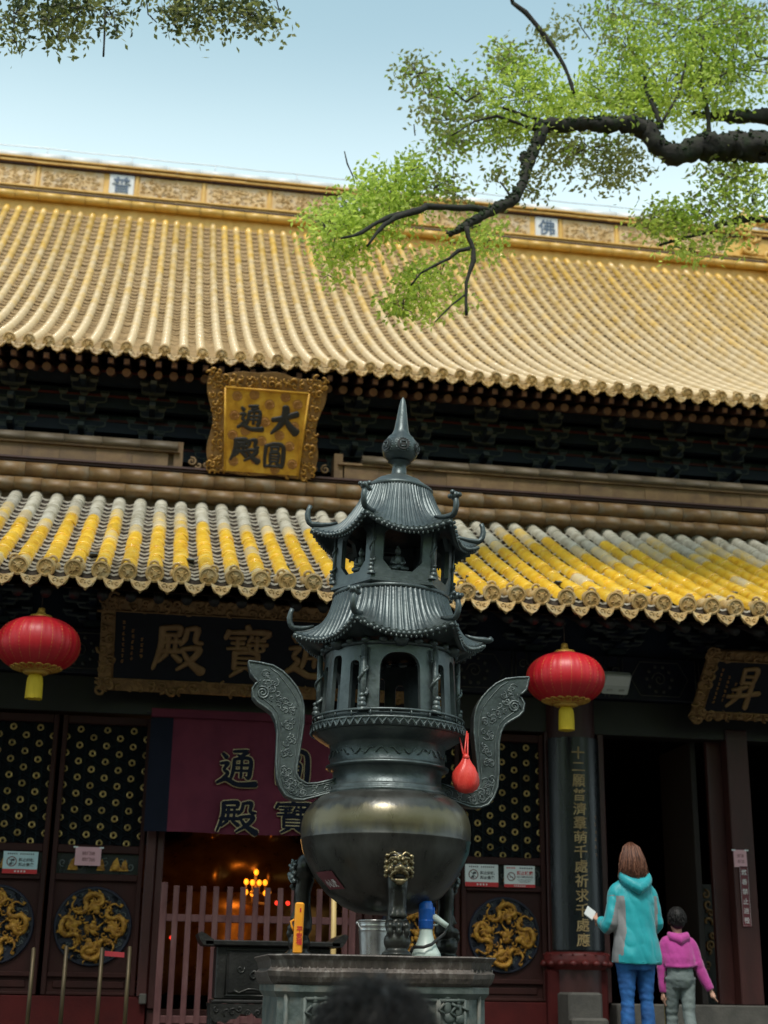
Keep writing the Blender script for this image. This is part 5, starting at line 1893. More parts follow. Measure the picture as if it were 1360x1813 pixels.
b.tube([(bx0+.08, .005, tz1+.03), (bx1-.08, .005, tz1+.03), (bx1-.08, .005, tz-.06), (bx0+.08, .005, tz-.06), (bx0+.08, .005, tz1+.03)], .006, 5)
obj('carving', b, 'bronze_dark', ab)
b = MB()
N = 24
poly = [(bx0-.03+(bx1-bx0+.06)*k/N, tz1-.13-.035*math.sin(k/N*PI*5)-.02*(k % 2)) for k in range(N+1)]
b.M = Matrix.Translation((0, AY-.035, 0))
b.prism(poly+[(bx1+.03, tz1-.032), (bx0-.03, tz1-.032)], .03)
b.M = Matrix.Translation((0, AY-.037, 0))
scrolls(b, bx0, bx1, tz1-.12, tz1-.05, .07, .007, 0, 18, 0, 1.2, 9, 4)
obj('apron', b, 'altar_iron', alt)
for x in (bx0, bx1):
    for y in (AY+.02, AY+.42):
        b = MB(); b.lathe([(.04, PLAT+.004), (.05, PLAT+.06), (.03, PLAT+.12), (.035, tz1-.06), (.045, tz1-.03)], 12, (x, y)); obj('leg', b, 'altar_iron', alt)

# ------------------------------------------------------------------ curtain
cuy = FY-.22
c0, c1 = at(268, 1270, cuy).x, 2.16
cz1, cz0 = at(420, 1272, cuy).z, at(330, 1474, cuy).z
cur = thing('door_curtain', 'maroon door curtain with outlined calligraphy hung across top of the doorway', 'curtain', (1.1, cuy, cz0))
b = MB()
def cw(u, v): return (c0+(c1-c0)*u, cuy+.012*math.sin(u*23)*(1-v)+.006*math.sin(u*61+1), cz0+(cz1-cz0)*v+.006*math.sin(u*11)*(1-v))
nb_ = (at(303, 1350, cuy).x-c0)/(c1-c0)
b.grid(lambda u, v: cw(nb_+(1-2*nb_)*u, v), 60, 6, 0)
b.grid(lambda u, v: cw(nb_*u, v), 6, 6, 1)
b.grid(lambda u, v: cw(1-nb_+nb_*u, v), 6, 6, 1)
obj('cloth', b, ['curtain', 'curtain_navy'], cur)
b = MB()
b.tube([(c0-.04, cuy-.005, cz1+.02), (c1+.04, cuy-.005, cz1+.02)], .012, 8, 0)
obj('curtain_rod', b, 'dark_wood', cur)
b = MB(); b.box(c0, c1, cuy-.03, cuy+.02, cz1-.02, cz1+.06, 0, .006)
obj('pelmet', b, 'curtain', cur)
for k, (ch, px, py) in enumerate((('通', 419, 1360), ('圓', 518, 1360), ('殿', 419, 1446), ('寶', 518, 1446))):
    p = at(px, py, cuy-.03)
    hgt = .34 if py < 1400 else .29
    m4 = Matrix.Translation((p.x, cuy-.024, p.z))
    b = MB(); brush(b, ch, m4, .36, hgt, 1.12, .003, 0, .0075)
    o = obj('character', b, 'curtain_line', cur)
    b = MB(); brush(b, ch, Matrix.Translation((p.x, cuy-.027, p.z)), .36, hgt, 1.12, .003, 0, .0)
    obj('character_fill', b, 'curtain_navy', o)

# ------------------------------------------------------------------ name boards
def carved_frame(b, w0, w1, h, t, mi, seed, step=.11, rad=.016):
    """gilded scroll carving round a board; x right, z up from the bottom edge, front towards -y"""
    q = random.Random(seed)
    for side in range(4):
        L = (w1 if side == 0 else w0 if side == 2 else h)
        n = max(2, int(L/step))
        for i in range(n+1):
            u = i/n-.5
            for lay in (0, 1):
                off = t*(.3+.45*lay)+q.uniform(-.12, .12)*t
                if side == 0: c = (u*w1, h-off)
                elif side == 2: c = (u*w0, off)
                else:
                    z = (u+.5)*h; hw = (w0+(w1-w0)*z/h)/2
                    c = ((-hw+off) if side == 1 else (hw-off), z)
                spiral(b, c, step*q.uniform(.35, .6), q.uniform(.6, 1.3), rad*q.uniform(.7, 1.4), mi, 5, q.choice((1, -1)), q.uniform(0, 6.3), 9, q.uniform(-.012, .012))
# gold board
p_b, p_t = at(462, 842, 15.12), at(474, 664, 14.62)
m4 = frame(p_b, (1, 0, 0), p_t-p_b)
H = (p_t-p_b).length
gb = thing('gold_name_board', 'gold name board with black characters in carved wavy frame under the upper eave', 'name board', p_b)
W1, W0 = 1.30, 1.16
b = MB(); b.M = m4
outl = []
for side in range(4):
    for k in range(14):
        t = k/14
        if side == 0: x, z = -W0/2+W0*t, 0+.012*math.sin(t*PI*4)
        elif side == 1: z = H*t; x = (W0+(W1-W0)*t)/2+.035*math.sin(t*PI*3.2-.5)
        elif side == 2: x, z = W1/2-W1*t, H+.03*math.cos((t-.5)*PI*2)*1.0+.012*math.sin(t*PI*6)
        else: z = H*(1-t); x = -(W0+(W1-W0)*(1-t))/2-.035*math.sin((1-t)*PI*3.2-.5)
        outl.append((x, z))
b.prism(outl, .07, 0)
fr = obj('board_back', b, 'gilt_dull', gb)
b = MB(); b.M = m4 @ Matrix.Translation((0, -.005, 0))
carved_frame(b, W0, W1, H, .15, 0, 3, .085, .014)
obj('carved_frame', b, 'gilt', gb)
b = MB(); b.M = m4 @ Matrix.Translation((0, -.026, 0))
i0, i1 = (W0-.34)/2, (W1-.36)/2
b.prism([(-i0, .03), (i0, .03), (i1, H-.17), (-i1, H-.17)], .03, 0)
for (a_, c_) in (((-i0, .03), (-i1, H-.17)), ((i0, .03), (i1, H-.17)), ((-i1, H-.17), (i1, H-.17))):
    b.tube([(a_[0], -.004, a_[1]), (c_[0], -.004, c_[1])], .013, 6, 0)
pan = obj('board_panel', b, 'plaque_gold', gb)
b = MB(); b.M = m4 @ Matrix.Translation((0, -.0285, 0))
def pz(px, py):
    """zoomed-picture pixel of the board to board coordinates"""
    u = (px-640)/1100.0; v = (1040-py)/1000.0
    return u*(i0+(i1-i0)*v)*2*1.25, .02+v*H*1.0
for (px, py) in ((320, 285), (505, 225), (675, 345), (840, 260), (1010, 325), (297, 475), (640, 520), (970, 545), (425, 620), (265, 670), (815, 645), (615, 710), (945, 745), (1000, 920), (560, 900), (300, 930), (800, 980)):
    x, z = pz(px, py)
    if z > H-.22: z = H-.23
    x = max(-i0+.06, min(i0-.06, x))
    n = 14
    b = MB(); b.M = m4 @ Matrix.Translation((0, -.0285, 0))
    b.add([(x+.056*math.cos(2*PI*k/n)*(1+.08*(k % 2)), 0, z+.056*math.sin(2*PI*k/n)*(1+.08*(k % 2))) for k in range(n)], [tuple(range(n))], 0)
    spiral(b, (x, z), .05, 2.0, .006, 0, 4, 1, 0, 16, -.001)
    obj('roundel', b, 'medallion_brown', pan)
for (ch, px, py, w_, h_) in (('大', 860, 500, .30, .30), ('通', 475, 490, .27, .27), ('圓', 775, 850, .25, .27), ('殿', 430, 810, .30, .25)):
    x, z = pz(px, py)
    b = MB(); brush(b, ch, m4 @ Matrix.Translation((x, -.034, z)) @ Matrix.Shear('XZ', 4, (.06, 0)) if False else m4 @ Matrix.Translation((x, -.034, z)), w_*1.06, h_*1.06, 1.45, .006)
    obj('character', b, 'ink', gb)
# dark blue board with gilt characters
def board(name, label, bl, tl, Wd, chars, seed, frw=.13, gap=None, small=True):
    x_ax = Vector((1, 0, 0))
    zv = Vector((0, tl.y-bl.y, tl.z-bl.z))
    m4 = frame(bl+x_ax*(Wd/2), x_ax, zv)
    H = zv.length
    root = thing(name, label, 'name board', bl+x_ax*(Wd/2))
    b = MB(); b.M = m4
    b.box(-Wd/2, Wd/2, 0, .05, 0, H, 0, .01)
    obj('board_back', b, 'gilt_dull', root)
    b = MB(); b.M = m4 @ Matrix.Translation((0, -.003, 0))
    carved_frame(b, Wd, Wd, H, frw, 0, seed, .095, .014)
    obj('carved_frame', b, 'gilt_dull', root)
    b = MB(); b.M = m4
    b.box(-Wd/2+frw, Wd/2-frw, -.012, .0, frw, H-frw, 0)
    obj('board_panel', b, 'plaque_navy', root)
    b = MB(); b.M = m4
    x0, x1, z0, z1 = -Wd/2+frw, Wd/2-frw, frw, H-frw
    b.tube([(x0, -.014, z0), (x1, -.014, z0), (x1, -.014, z1), (x0, -.014, z1), (x0, -.014, z0)], .009, 5)
    obj('fillet', b, 'gilt_dull', root)
    for (ch, x, w_, h_) in chars:
        b = MB(); brush(b, ch, m4 @ Matrix.Translation((x, -.018, H/2)), w_*.98, h_*1.0, 1.25, .016)
        obj('character', b, 'gilt_board', root)
    if small:
        b = MB()
        q = random.Random(seed)
        for c_ in range(3):
            for k in range(8-2*c_):
                b.M = m4
                xx = x0+.08+.085*c_; zz = z1-.12-.055*k-.08*c_
                for s2 in range(3):
                    b.box(xx-.014+q.uniform(0, .01), xx+.014-q.uniform(0, .01), -.015, -.012, zz+s2*.012-.003, zz+s2*.012+.003, 0)
        obj('inscription', b, 'medallion_brown', root)
    return root
pm('gilt_board', [(.24, .135, .055), (.34, .205, .09)], 10, .5, .2, bump=.15)
bl, tl = at(172, 1222, 13.22), at(180, 1055, 12.68)
Wd = 2*(1.10-bl.x)
cxs = [at(px, 1145, 12.93).x-1.10 for px in (316, 436, 548)]
stp = (cxs[2]-cxs[0])/2
board('blue_name_board', 'dark blue name board with four large gilt characters over the central doorway', bl, tl, Wd,
      [('殿', cxs[0], .46, .46), ('寶', cxs[1], .46, .50), ('通', cxs[0]+2*stp, .46, .48), ('圓', cxs[0]+3*stp, .44, .46)], 4)
bl, tl = at(1222, 1272, 13.15), at(1260, 1152, 12.55)
board('tilted_name_board', 'smaller tilted dark name board with one gilt character in view above the right doorway', bl, tl, 1.75,
      [('昇', -.42, .32, .46)], 6, .10)

# ------------------------------------------------------------------ lanterns
def lantern(px, py, Y, label):
    c = at(px, py, Y)
    RR, HH = .350, .232
    root = thing('red_lantern', label, 'lantern', (c.x, Y, c.z-.5), 'red lanterns under the lower eave')
    b = MB()
    n = 24*6
    prof = []
    for k in range(25):
        a = -PI/2+PI*k/24
        ca, sa = abs(math.cos(a))**.86, math.sin(a)
        prof.append((max(.10, RR*ca), HH*math.copysign(abs(sa)**.95, sa)))
    vs, fs = [], []
    for (r_, z) in prof:
        for k in range(n):
            a = 2*PI*k/n
            rib = 1-.010*(abs(math.sin(a*12))**.7-.5)*2*0-.012*abs(math.sin(a*12))**4
            rib = 1-.014*(1-abs(math.sin(a*12)))**3
            vs.append((c.x+r_*rib*math.cos(a), Y+r_*rib*math.sin(a), c.z+z))
    fs = [(i*n+k, i*n+(k+1) % n, (i+1)*n+(k+1) % n, (i+1)*n+k) for i in range(len(prof)-1) for k in range(n)]
    b.add(vs, fs, 0, True)
    obj('lantern_body', b, 'lantern_red', root)
    def srf(a, t, d=.004):
        i = t*(len(prof)-1); j = min(int(i), len(prof)-2); f = i-j
        r_ = prof[j][0]*(1-f)+prof[j+1][0]*f; z = prof[j][1]*(1-f)+prof[j+1][1]*f
        return (c.x+(r_+d)*math.cos(a), Y+(r_+d)*math.sin(a), c.z+z+(d if z > 0 else -d)*.5)
    b = MB()
    for k in range(24):
        a = 2*PI*k/24+.13
        b.tube([srf(a, t, -.001) for t in [.24+.5*i/12 for i in range(13)]], .0022, 4)
    obj('gold_rib', b, 'lantern_gold', root)
    b = MB()
    for k in range(18):
        a = 2*PI*k/18
        pts = [srf(a+.17*math.cos(q), .145+.045*math.sin(q), .002) for q in [PI*2*i/10 for i in range(11)]]
        b.tube(pts, .006, 4)
        b.tube([srf(a+.09*math.cos(q), .15+.022*math.sin(q), .002) for q in [PI*2*i/8 for i in range(9)]], .005, 4)
        b.tube([srf(a-.17+.06*math.cos(q), .07+.02*math.sin(q), .002) for q in [PI*2*i/8 for i in range(9)]], .005, 4)
    for t in (.10, .045):
        b.tube([srf(2*PI*k/48, t, .003) for k in range(49)], .007, 5, 0, False)
    obj('gold_pattern', b, 'lantern_gold', root)
    b = MB()
    b.lathe([(.10, c.z-HH), (.105, c.z-HH-.01), (.085, c.z-HH-.02), (.05, c.z-HH-.022)], 24, (c.x, Y))
    obj('lantern_base', b, 'lantern_gold', root)
    b = MB()
    b.lathe([(.10, c.z+HH), (.09, c.z+HH+.02), (.045, c.z+HH+.028), (.03, c.z+HH+.06), (.028, c.z+HH+.085), (.012, c.z+HH+.09)], 24, (c.x, Y))
    obj('lantern_cap', b, 'lantern_gold', root)
    b = MB()
    n = 40
    vs = []
    q = random.Random(int(px))
    zz = c.z-HH-.022
    rows = [(.048, 0), (.062, -.03), (.066, -.06), (.068, -.13), (.069, -.20)]
    for (r_, z) in rows:
        for k in range(n):
            a = 2*PI*k/n
            rj = r_*(1+.03*(k % 2)+q.uniform(-.015, .015))
            vs.append((c.x+rj*math.cos(a), Y+rj*math.sin(a), zz+z+(q.uniform(-.008, .004) if z < -.18 else 0)))
    fs = [(i*n+(k+1) % n, i*n+k, (i+1)*n+k, (i+1)*n+(k+1) % n) for i in range(len(rows)-1) for k in range(n)]
    b.add(vs, fs, 0, True)
    b.add(vs[-n:], [tuple(range(n))], 0)
    obj('tassel', b, 'tassel_yellow', root)
    b = MB(); b.tube([(c.x, Y, c.z+HH+.08), (c.x, Y, 4.95)], .006, 6)
    obj('hanging_cord', b, 'rubber_hollow_black', root)
lantern(68, 1142, 12.0, 'round red lantern with yellow tassel hanging left of the blue name board')
lantern(1001, 1202, 12.0, 'round red lantern with yellow tassel hanging beside the white floodlight')

# ------------------------------------------------------------------ floodlight
tl, tr, bl_, br_ = at(1073, 1193, 12.85), at(1120, 1196, 12.85), at(1066, 1228, 13.0), at(1109, 1234, 13.0)
m4 = frame((tl+tr+bl_+br_)/4, tr-tl, tl-bl_)
fl = thing('floodlight', 'small white rectangular floodlight on the beam beside the right lantern', 'floodlight', (tl+tr+bl_+br_)/4)
w_, h_ = (tr-tl).length/2, ((tl-bl_).length)/2
b = MB(); b.M = m4; b.box(-w_, w_, 0, .07, -h_, h_, 0, .01); b.box(-w_*.8, w_*.8, .07, .10, -h_*.7, h_*.7, 0, .01)
obj('lamp_case', b, 'plastic_white', fl)
b = MB(); b.M = m4; b.box(-w_*.9, w_*.9, -.004, -.0005, -h_*.05, h_*.9, 0)
obj('lens', b, 'paper_white', fl)
b = MB(); b.M = m4
for sx in (-.45, .45):
    b.box((sx-.2)*w_, (sx+.2)*w_, -.012, 0, -h_*.62, -h_*.42, 0, .003)
obj('clip', b, 'galvanised', fl)
b = MB(); b.M = m4; b.box(-.02, .02, .10, .30, -.02, .02, 0); obj('mount_arm', b, 'dark_wood', fl)

# ------------------------------------------------------------------ couplet board on the column
ZB, ZT = at(1022, 1682, FY-.25).z, at(1022, 1305, FY-.25).z
cp = thing('couplet_board', 'long curved black board with a column of gilt characters on the round column', 'couplet board', (CX, CY-CR, ZB))
b = MB()
aw = R(63)
r_o = CR*1.035+.028
b.grid(lambda u, v: (CX+r_o*math.sin(-aw+2*aw*u), CY-r_o*math.cos(-aw+2*aw*u), ZB+(ZT-ZB)*v), 24, 1, 0)
for s2 in (-1, 1):
    b.grid(lambda u, v: (CX+(r_o-.03*u)*math.sin(s2*aw), CY-(r_o-.03*u)*math.cos(aw), ZB+(ZT-ZB)*v), 1, 1, 0, True, s2 < 0)
b.grid(lambda u, v: (CX+(r_o-.03*v)*math.sin(-aw+2*aw*u), CY-(r_o-.03*v)*math.cos(-aw+2*aw*u), ZT), 24, 1, 0)
cb = obj('board_face', b, 'black_lacquer', cp)
txt = '十二願普濟羣萌千處祈求千處應'
zt0, zt1 = at(1018, 1332, FY-.28).z, at(1033, 1664, FY-.28).z
for k, ch in enumerate(txt):
    z = zt0+(zt1-zt0)*k/(len(txt)-1)
    def bend(p, z=z):
        a = p[0]/r_o
        r_ = r_o+.003-p[1]
        return (CX+r_*math.sin(a), CY-r_*math.cos(a), z+p[2])
    b = MB(); letter(b, ch, I4, .125, .118 if ch not in '二' else .08, 0, .010, .004, .03, .04, bend)
    obj('character', b, 'gilt_script', cp)
b = MB()
q = random.Random(12)
for k in range(6):           # small worn signature marks, not legible in the photograph
    for s2 in range(2):
        a = .62+q.uniform(-.02, .02); z = ZT-.75-.07*k-.016*s2; hw_ = q.uniform(.02, .045)
        rr2 = r_o+.002
        b.add([(CX+rr2*math.sin(a-hw_), CY-rr2*math.cos(a-hw_), z), (CX+rr2*math.sin(a+hw_), CY-rr2*math.cos(a+hw_), z), (CX+rr2*math.sin(a+hw_), CY-rr2*math.cos(a+hw_), z+.006), (CX+rr2*math.sin(a-hw_), CY-rr2*math.cos(a-hw_), z+.006)], [(0, 1, 2, 3)], 0)
obj('inscription', b, 'medallion_brown', cp)

# ------------------------------------------------------------------ notices
def notice(name, label, cat, px, py, wpx, hpx, Y, mat, group=None, tilt=0.0):
    c = at(px, py, Y)
    s = (c-CAM).dot(fw)/F_PX
    w, h = wpx*s, hpx*s/math.cos(PITCH-math.atan2(c.z-CAM_Z, Y))
    root = thing(name, label, cat, c, group)
    m4 = Matrix.Translation(c) @ Matrix.Rotation(tilt, 4, 'Y')
    b = MB(); b.M = m4; b.box(-w/2, w/2, 0, .004, -h/2, h/2, 0)
    obj('sheet', b, mat, root)
    return root, m4, w, h
def ban_sign(px, py, lab, mat):
    root, m4, w, h = notice('no_photo_sign', lab, 'sign', px, py, 60, 37, FY-.045, mat)
    b = MB(); b.M = m4; b.box(-w/2, w/2, -.002, -.0005, -h/2, -h*.30, 0); obj('red_band', b, 'print_red', root)
    b = MB(); b.M = m4
    n = 20
    for k in range(n):
        t0, t1 = 2*PI*k/n, 2*PI*(k+1)/n
        r0, r1 = h*.19, h*.235
        cx, cz = -w*.25, h*.04
        b.add([(cx+r0*math.cos(t0), -.002, cz+r0*math.sin(t0)), (cx+r1*math.cos(t0), -.002, cz+r1*math.sin(t0)), (cx+r1*math.cos(t1), -.002, cz+r1*math.sin(t1)), (cx+r0*math.cos(t1), -.002, cz+r0*math.sin(t1))], [(0, 1, 2, 3)], 0)
    obj('prohibition_ring', b, 'print_brown', root)
    b = MB(); b.M = m4
    cx, cz = -w*.25, h*.04
    b.box(cx-.006, cx+h*.13, -.002, -.0005, cz+.004, cz+h*.11); b.box(cx+.01, cx+h*.08, -.0022, -.0005, cz+h*.10, cz+h*.14)
    b.box(cx-h*.10, cx+h*.03, -.0022, -.0005, cz-h*.16, cz-h*.07); b.box(cx-h*.05, cx+h*.0, -.0026, -.0005, cz-h*.12, cz-h*.02)
    b.tube([(cx-h*.13, -.0015, cz+h*.13), (cx+h*.13, -.0015, cz-h*.13)], .002, 4)
    obj('camera_symbol', b, 'print_black', root)
    b = MB()
    letter(b, '禁止拍照', m4 @ Matrix.Translation((w*.17, -.0018, h*.12)), w*.44, h*.16, 0, .03)
    letter(b, '禁止录像', m4 @ Matrix.Translation((w*.17, -.0018, -h*.09)), w*.44, h*.16, 0, .03)
    obj('lettering', b, 'print_black', root)
    b = MB(); b.M = m4
    for k in range(13):
        if k == 5: continue
        b.box(-w*.38+w*.06*k, -w*.38+w*.06*k+w*.035, -.0015, -.0003, h*.36, h*.42)
    obj('fine_print', b, 'print_black', root)
    b = MB(); b.M = m4
    for k in range(4):
        b.box(-w*.15+w*.09*k, -w*.15+w*.09*k+w*.045, -.0032, -.0022, -h*.44, -h*.36)
    obj('band_print', b, 'print_white', root)
ban_sign(36, 1527, 'pale blue no photography sign with red band on the door left of the pink notice', 'paper_blue')
ban_sign(853, 1550, 'white no photography sign with red band beside the no smoking sign', 'paper_white')
root, m4, w, h = notice('no_smoking_sign', 'white no smoking sign with red characters and red band on the right door', 'sign', 920, 1552, 56, 36, FY-.045, 'paper_white')
b = MB(); b.M = m4; b.box(-w/2, w/2, -.002, -.0005, -h/2, -h*.36, 0); obj('red_band', b, 'print_red', root)
b = MB()
letter(b, '禁止吸烟', m4 @ Matrix.Translation((w*.17, -.0018, h*.16)), w*.52, h*.2, 0, .03)
obj('lettering', b, 'print_red', root)
b = MB()
letter(b, 'NO SMOKING', m4 @ Matrix.Translation((w*.17, -.0018, -h*.02)), w*.52, h*.09, 0, .02)
b.M = m4
for k in range(6):
    b.box(w*.0+w*.075*k, w*.0+w*.075*k+w*.05, -.0015, -.0003, h*.36, h*.42)
for k in range(3):
    b.box(-w*.08+.01*k, w*.42-.012*k, -.0012, -.0003, -h*.15-h*.06*k, -h*.135-h*.06*k)
obj('fine_print', b, 'print_black', root)
b = MB(); b.M = m4
for k in range(4):
    b.box(-w*.42+w*.075*k, -w*.42+w*.075*k+w*.05, -.0015, -.0003, h*.36, h*.42)
obj('header_print', b, 'print_red', root)
b = MB(); b.M = m4
n = 20; cx, cz = -w*.27, -h*.01
for k in range(n):
    t0, t1 = 2*PI*k/n, 2*PI*(k+1)/n
    r0, r1 = h*.16, h*.205
    b.add([(cx+r0*math.cos(t0), -.002, cz+r0*math.sin(t0)), (cx+r1*math.cos(t0), -.002, cz+r1*math.sin(t0)), (cx+r1*math.cos(t1), -.002, cz+r1*math.sin(t1)), (cx+r0*math.cos(t1), -.002, cz+r0*math.sin(t1))], [(0, 1, 2, 3)], 0)
b.tube([(cx-h*.12, -.0015, cz+h*.12), (cx+h*.12, -.0015, cz-h*.12)], .003, 4)
b.box(cx-h*.09, cx+h*.10, -.0012, -.0004, cz-h*.04, cz-h*.005)
obj('prohibition_ring', b, 'print_brown', root)
b = MB(); b.M = m4
for k in range(6):
    b.box(-w*.18+w*.065*k, -w*.18+w*.065*k+w*.035, -.0032, -.0022, -h*.465, -h*.40)
obj('band_print', b, 'print_white', root)
def pink(px, py, wpx, hpx, Y, lab, l1='前门进', l2='后门出'):
    root, m4, w, h = notice('pink_notice', lab, 'notice', px, py, wpx, hpx, Y, 'paper_pink', None, rnd.uniform(-.02, .02))
    b = MB()
    letter(b, l1, m4 @ Matrix.Translation((w*.02, -.0018, h*.16)), w*.5, h*.2, 0, .01)
    letter(b, l2, m4 @ Matrix.Translation((w*.02, -.0018, -h*.17)), w*.5, h*.2, 0, .01)
    obj('lettering', b, 'print_brown', root)
    b = MB(); b.M = m4
    for s2 in (-1, 1):
        b.box(s2*w*.5-.02, s2*w*.5+.02, -.003, -.0005, h*.44, h*.52, 0)
    obj('tape', b, 'paper_white', root)
pink(156, 1516, 45, 31, FY-.046, 'pale pink paper notice taped to the left door above the dragon medallion')
pink(1311, 1520, 24, 29, FY-.075, 'pale pink paper notice on the right red post above the maroon sticker')
root, m4, w, h = notice('prohibition_sticker', 'narrow maroon vertical sticker with white characters on the right red post', 'sticker', 1320, 1587, 16, 100, FY-.075, 'sticker_maroon', None, -.0)
b = MB()
for k, ch in enumerate('燃香禁止进殿'):
    letter(b, ch, m4 @ Matrix.Translation((0, -.0018, h*(.40-.16*k))), w*.62, h*.095, 0, .01)
b.M = m4
b.tube([(-w*.46, -.001, -h*.485), (w*.46, -.001, -h*.485), (w*.46, -.001, h*.485), (-w*.46, -.001, h*.485), (-w*.46, -.001, -h*.485)], .0015, 4)
obj('lettering', b, 'print_white', root)

# ------------------------------------------------------------------ brass poles
for (px, py, lab) in ((60, 1680, 'thin upright brass pole, first from the left edge, before the left doors'), (118, 1677, 'thin upright brass pole before the dragon medallion, second from the left'), (181, 1680, 'darker thin upright brass pole with a red tag at its top'), (230, 1678, 'thin bright brass pole nearest to the picket gate')):
    p = at(px, py, 10.5)
    b = MB()
    b.tube([(0, 0, 0), (0, 0, p.z-PLAT)], .0145, 10)
    b.sphere((0, 0, p.z-PLAT), (.0145, .0145, .008), 10, 4)
    b.lathe([(.09, 0), (.09, .012), (.03, .03), (.02, .05)], 18)
    o = link('brass_pole', b.mesh('brass_pole', ['brass_pole'])); o.location = (p.x, 10.5, PLAT+.003)
    tag(o, lab, 'pole', 'brass poles before the left doors')
    if px == 181:
        b = MB()
        b.M = Matrix.Translation((p.x, 10.5, p.z-.035))
        b.grid(lambda u, v: (.02+.135*u, -.012+.008*math.sin(u*5), -.012+.034*v-.008*u), 6, 2)
        o = link('red_tag', b.mesh('red_tag', ['tag_red'])); tag(o, 'short red paper strip tied to the third brass pole', 'paper strip')

# ------------------------------------------------------------------ inside the hall: gilded statue, lamps
SX = at(430, 1500, 17.0).x
b = MB()
b.M = Matrix.Translation((SX, 18.0, SILL))
b.lathe([(1.5, 0), (1.6, .3), (1.4, .5), (1.6, .9), (1.5, 1.1)], 40)
st = thing('gilded_statue', 'dim gilded seated statue in the dark interior behind the picket gate', 'statue', (SX, 18.0, SILL))
obj('lotus_throne', b, 'statue_gold', st)
b = MB()
b.M = Matrix.Translation((SX, 18.0, SILL+1.1))
b.sphere((0, -.2, .35), (1.3, .9, .45), 24, 14)
b.sphere((0, 0, 1.2), (.75, .55, .9), 24, 14)
b.sphere((0, -.05, 2.4), (.36, .38, .46), 20, 14)
b.sphere((0, 0, 2.85), (.2, .2, .2), 14, 10)
for s2 in (-1, 1):
    b.tube([(s2*.6, 0, 1.75), (s2*.95, -.3, 1.1), (s2*.25, -.85, .75)], [.26, .22, .16], 12)
    b.tube([(s2*.4, -.3, .3), (s2*1.15, -.6, .25), (s2*.2, -1.0, .2)], [.35, .33, .22], 12)
    b.tube([(s2*.05, -.5, 1.9), (s2*.2, -.58, 1.3), (s2*.12, -.8, .7)], [.06, .09, .07], 8)
    for k in range(5):
        b.tube([(s2*(.1+.2*k), -.95+.1*k, .45), (s2*(.2+.22*k), -1.05+.12*k, .2), (s2*(.3+.22*k), -1.0+.12*k, -.05)], [.05, .07, .04], 8)
ob = remeshed('statue_body', b, ['statue_gold'], .05, st, 3)
def lampstand(px, py, Y, label):
    c = at(px, py, Y)
    s = (c-CAM).dot(fw)/F_PX
    root = thing('candle_lamp', label, 'lamp', (c.x, Y, SILL))
    stem = MB()
    stem.tube([(c.x, Y, SILL), (c.x, Y, c.z+15*s)], .02, 8)
    bul = MB()
    pts = [(0, -17), (-17, 0), (-6, 1), (6, 1), (17, 0), (-18, 18), (-5, 19), (17, 19), (23, 17)]
    for (dx, dy) in pts:
        p = (c.x+dx*s, Y-.02+.05*((dx*7+dy) % 3-1), c.z-dy*s)
        stem.tube([(c.x, Y, p[2]-.10), (p[0], p[1], p[2]-.12), (p[0], p[1], p[2]-.03)], .008, 6)
    obj('lamp_stand', stem, 'gilt_dull', root)
    for (dx, dy) in pts:
        p = (c.x+dx*s, Y-.02+.05*((dx*7+dy) % 3-1), c.z-dy*s)
        bul = MB(); bul.sphere(p, (4.2*s, 4.2*s, 5.2*s), 10, 7)
        obj('bulb', bul, 'bulb', root)
    return c
lc = lampstand(453, 1562, 15.6, 'cluster of glowing amber lamp bulbs behind the picket gate')
ld = bpy.data.lights.new('lamp_glow', 'POINT'); ld.energy = 7; ld.color = (1, .5, .14); ld.shadow_soft_size = .12
lo = bpy.data.objects.new('lamp_glow', ld); COL.objects.link(lo); lo.location = (lc.x-.25, 15.3, lc.z+.15)
for (px, py, lab) in ((500, 1599, 'small red electric candle behind the pickets near the burner leg'), (304, 1660, 'small red lamp glowing low behind the left pickets')):
    p = at(px, py, 14.6)
    b = MB(); b.lathe([(.04, SILL+.0), (.04, SILL+.02), (.012, SILL+.04), (.012, p.z-.04)], 12, (p.x, 14.6))
    root = thing('red_candle_lamp', lab, 'lamp', (p.x, 14.6, SILL))
    obj('lamp_stand', b, 'dark_wood', root)
    b = MB()
    for dx in ((-.055, .055) if px == 500 else (0,)):
        b.sphere((p.x+dx, 14.6, p.z), (.022, .02, .022), 8, 6)
    obj('bulb', b, 'red_lamp', root)
# carved gilt panel just inside the right doorway
p = at(1268, 1650, 14.6)
b = MB(); b.M = Matrix.Translation((p.x, 14.6, p.z))
b.box(-.16, .16, .03, .07, -.42, .48, 1)
scrolls(b, -.13, .13, -.36, .42, .11, .016, 0, 31, .02, 1.2)
b.box(-.2, .2, .0, .35, SILL-p.z, -.42, 1)
o = link('carved_cabinet', b.mesh('carved_cabinet', ['gilt_dull', 'dark_wood'])); tag(o, 'dim carved gilt panel standing just inside the dark right doorway', 'cabinet')
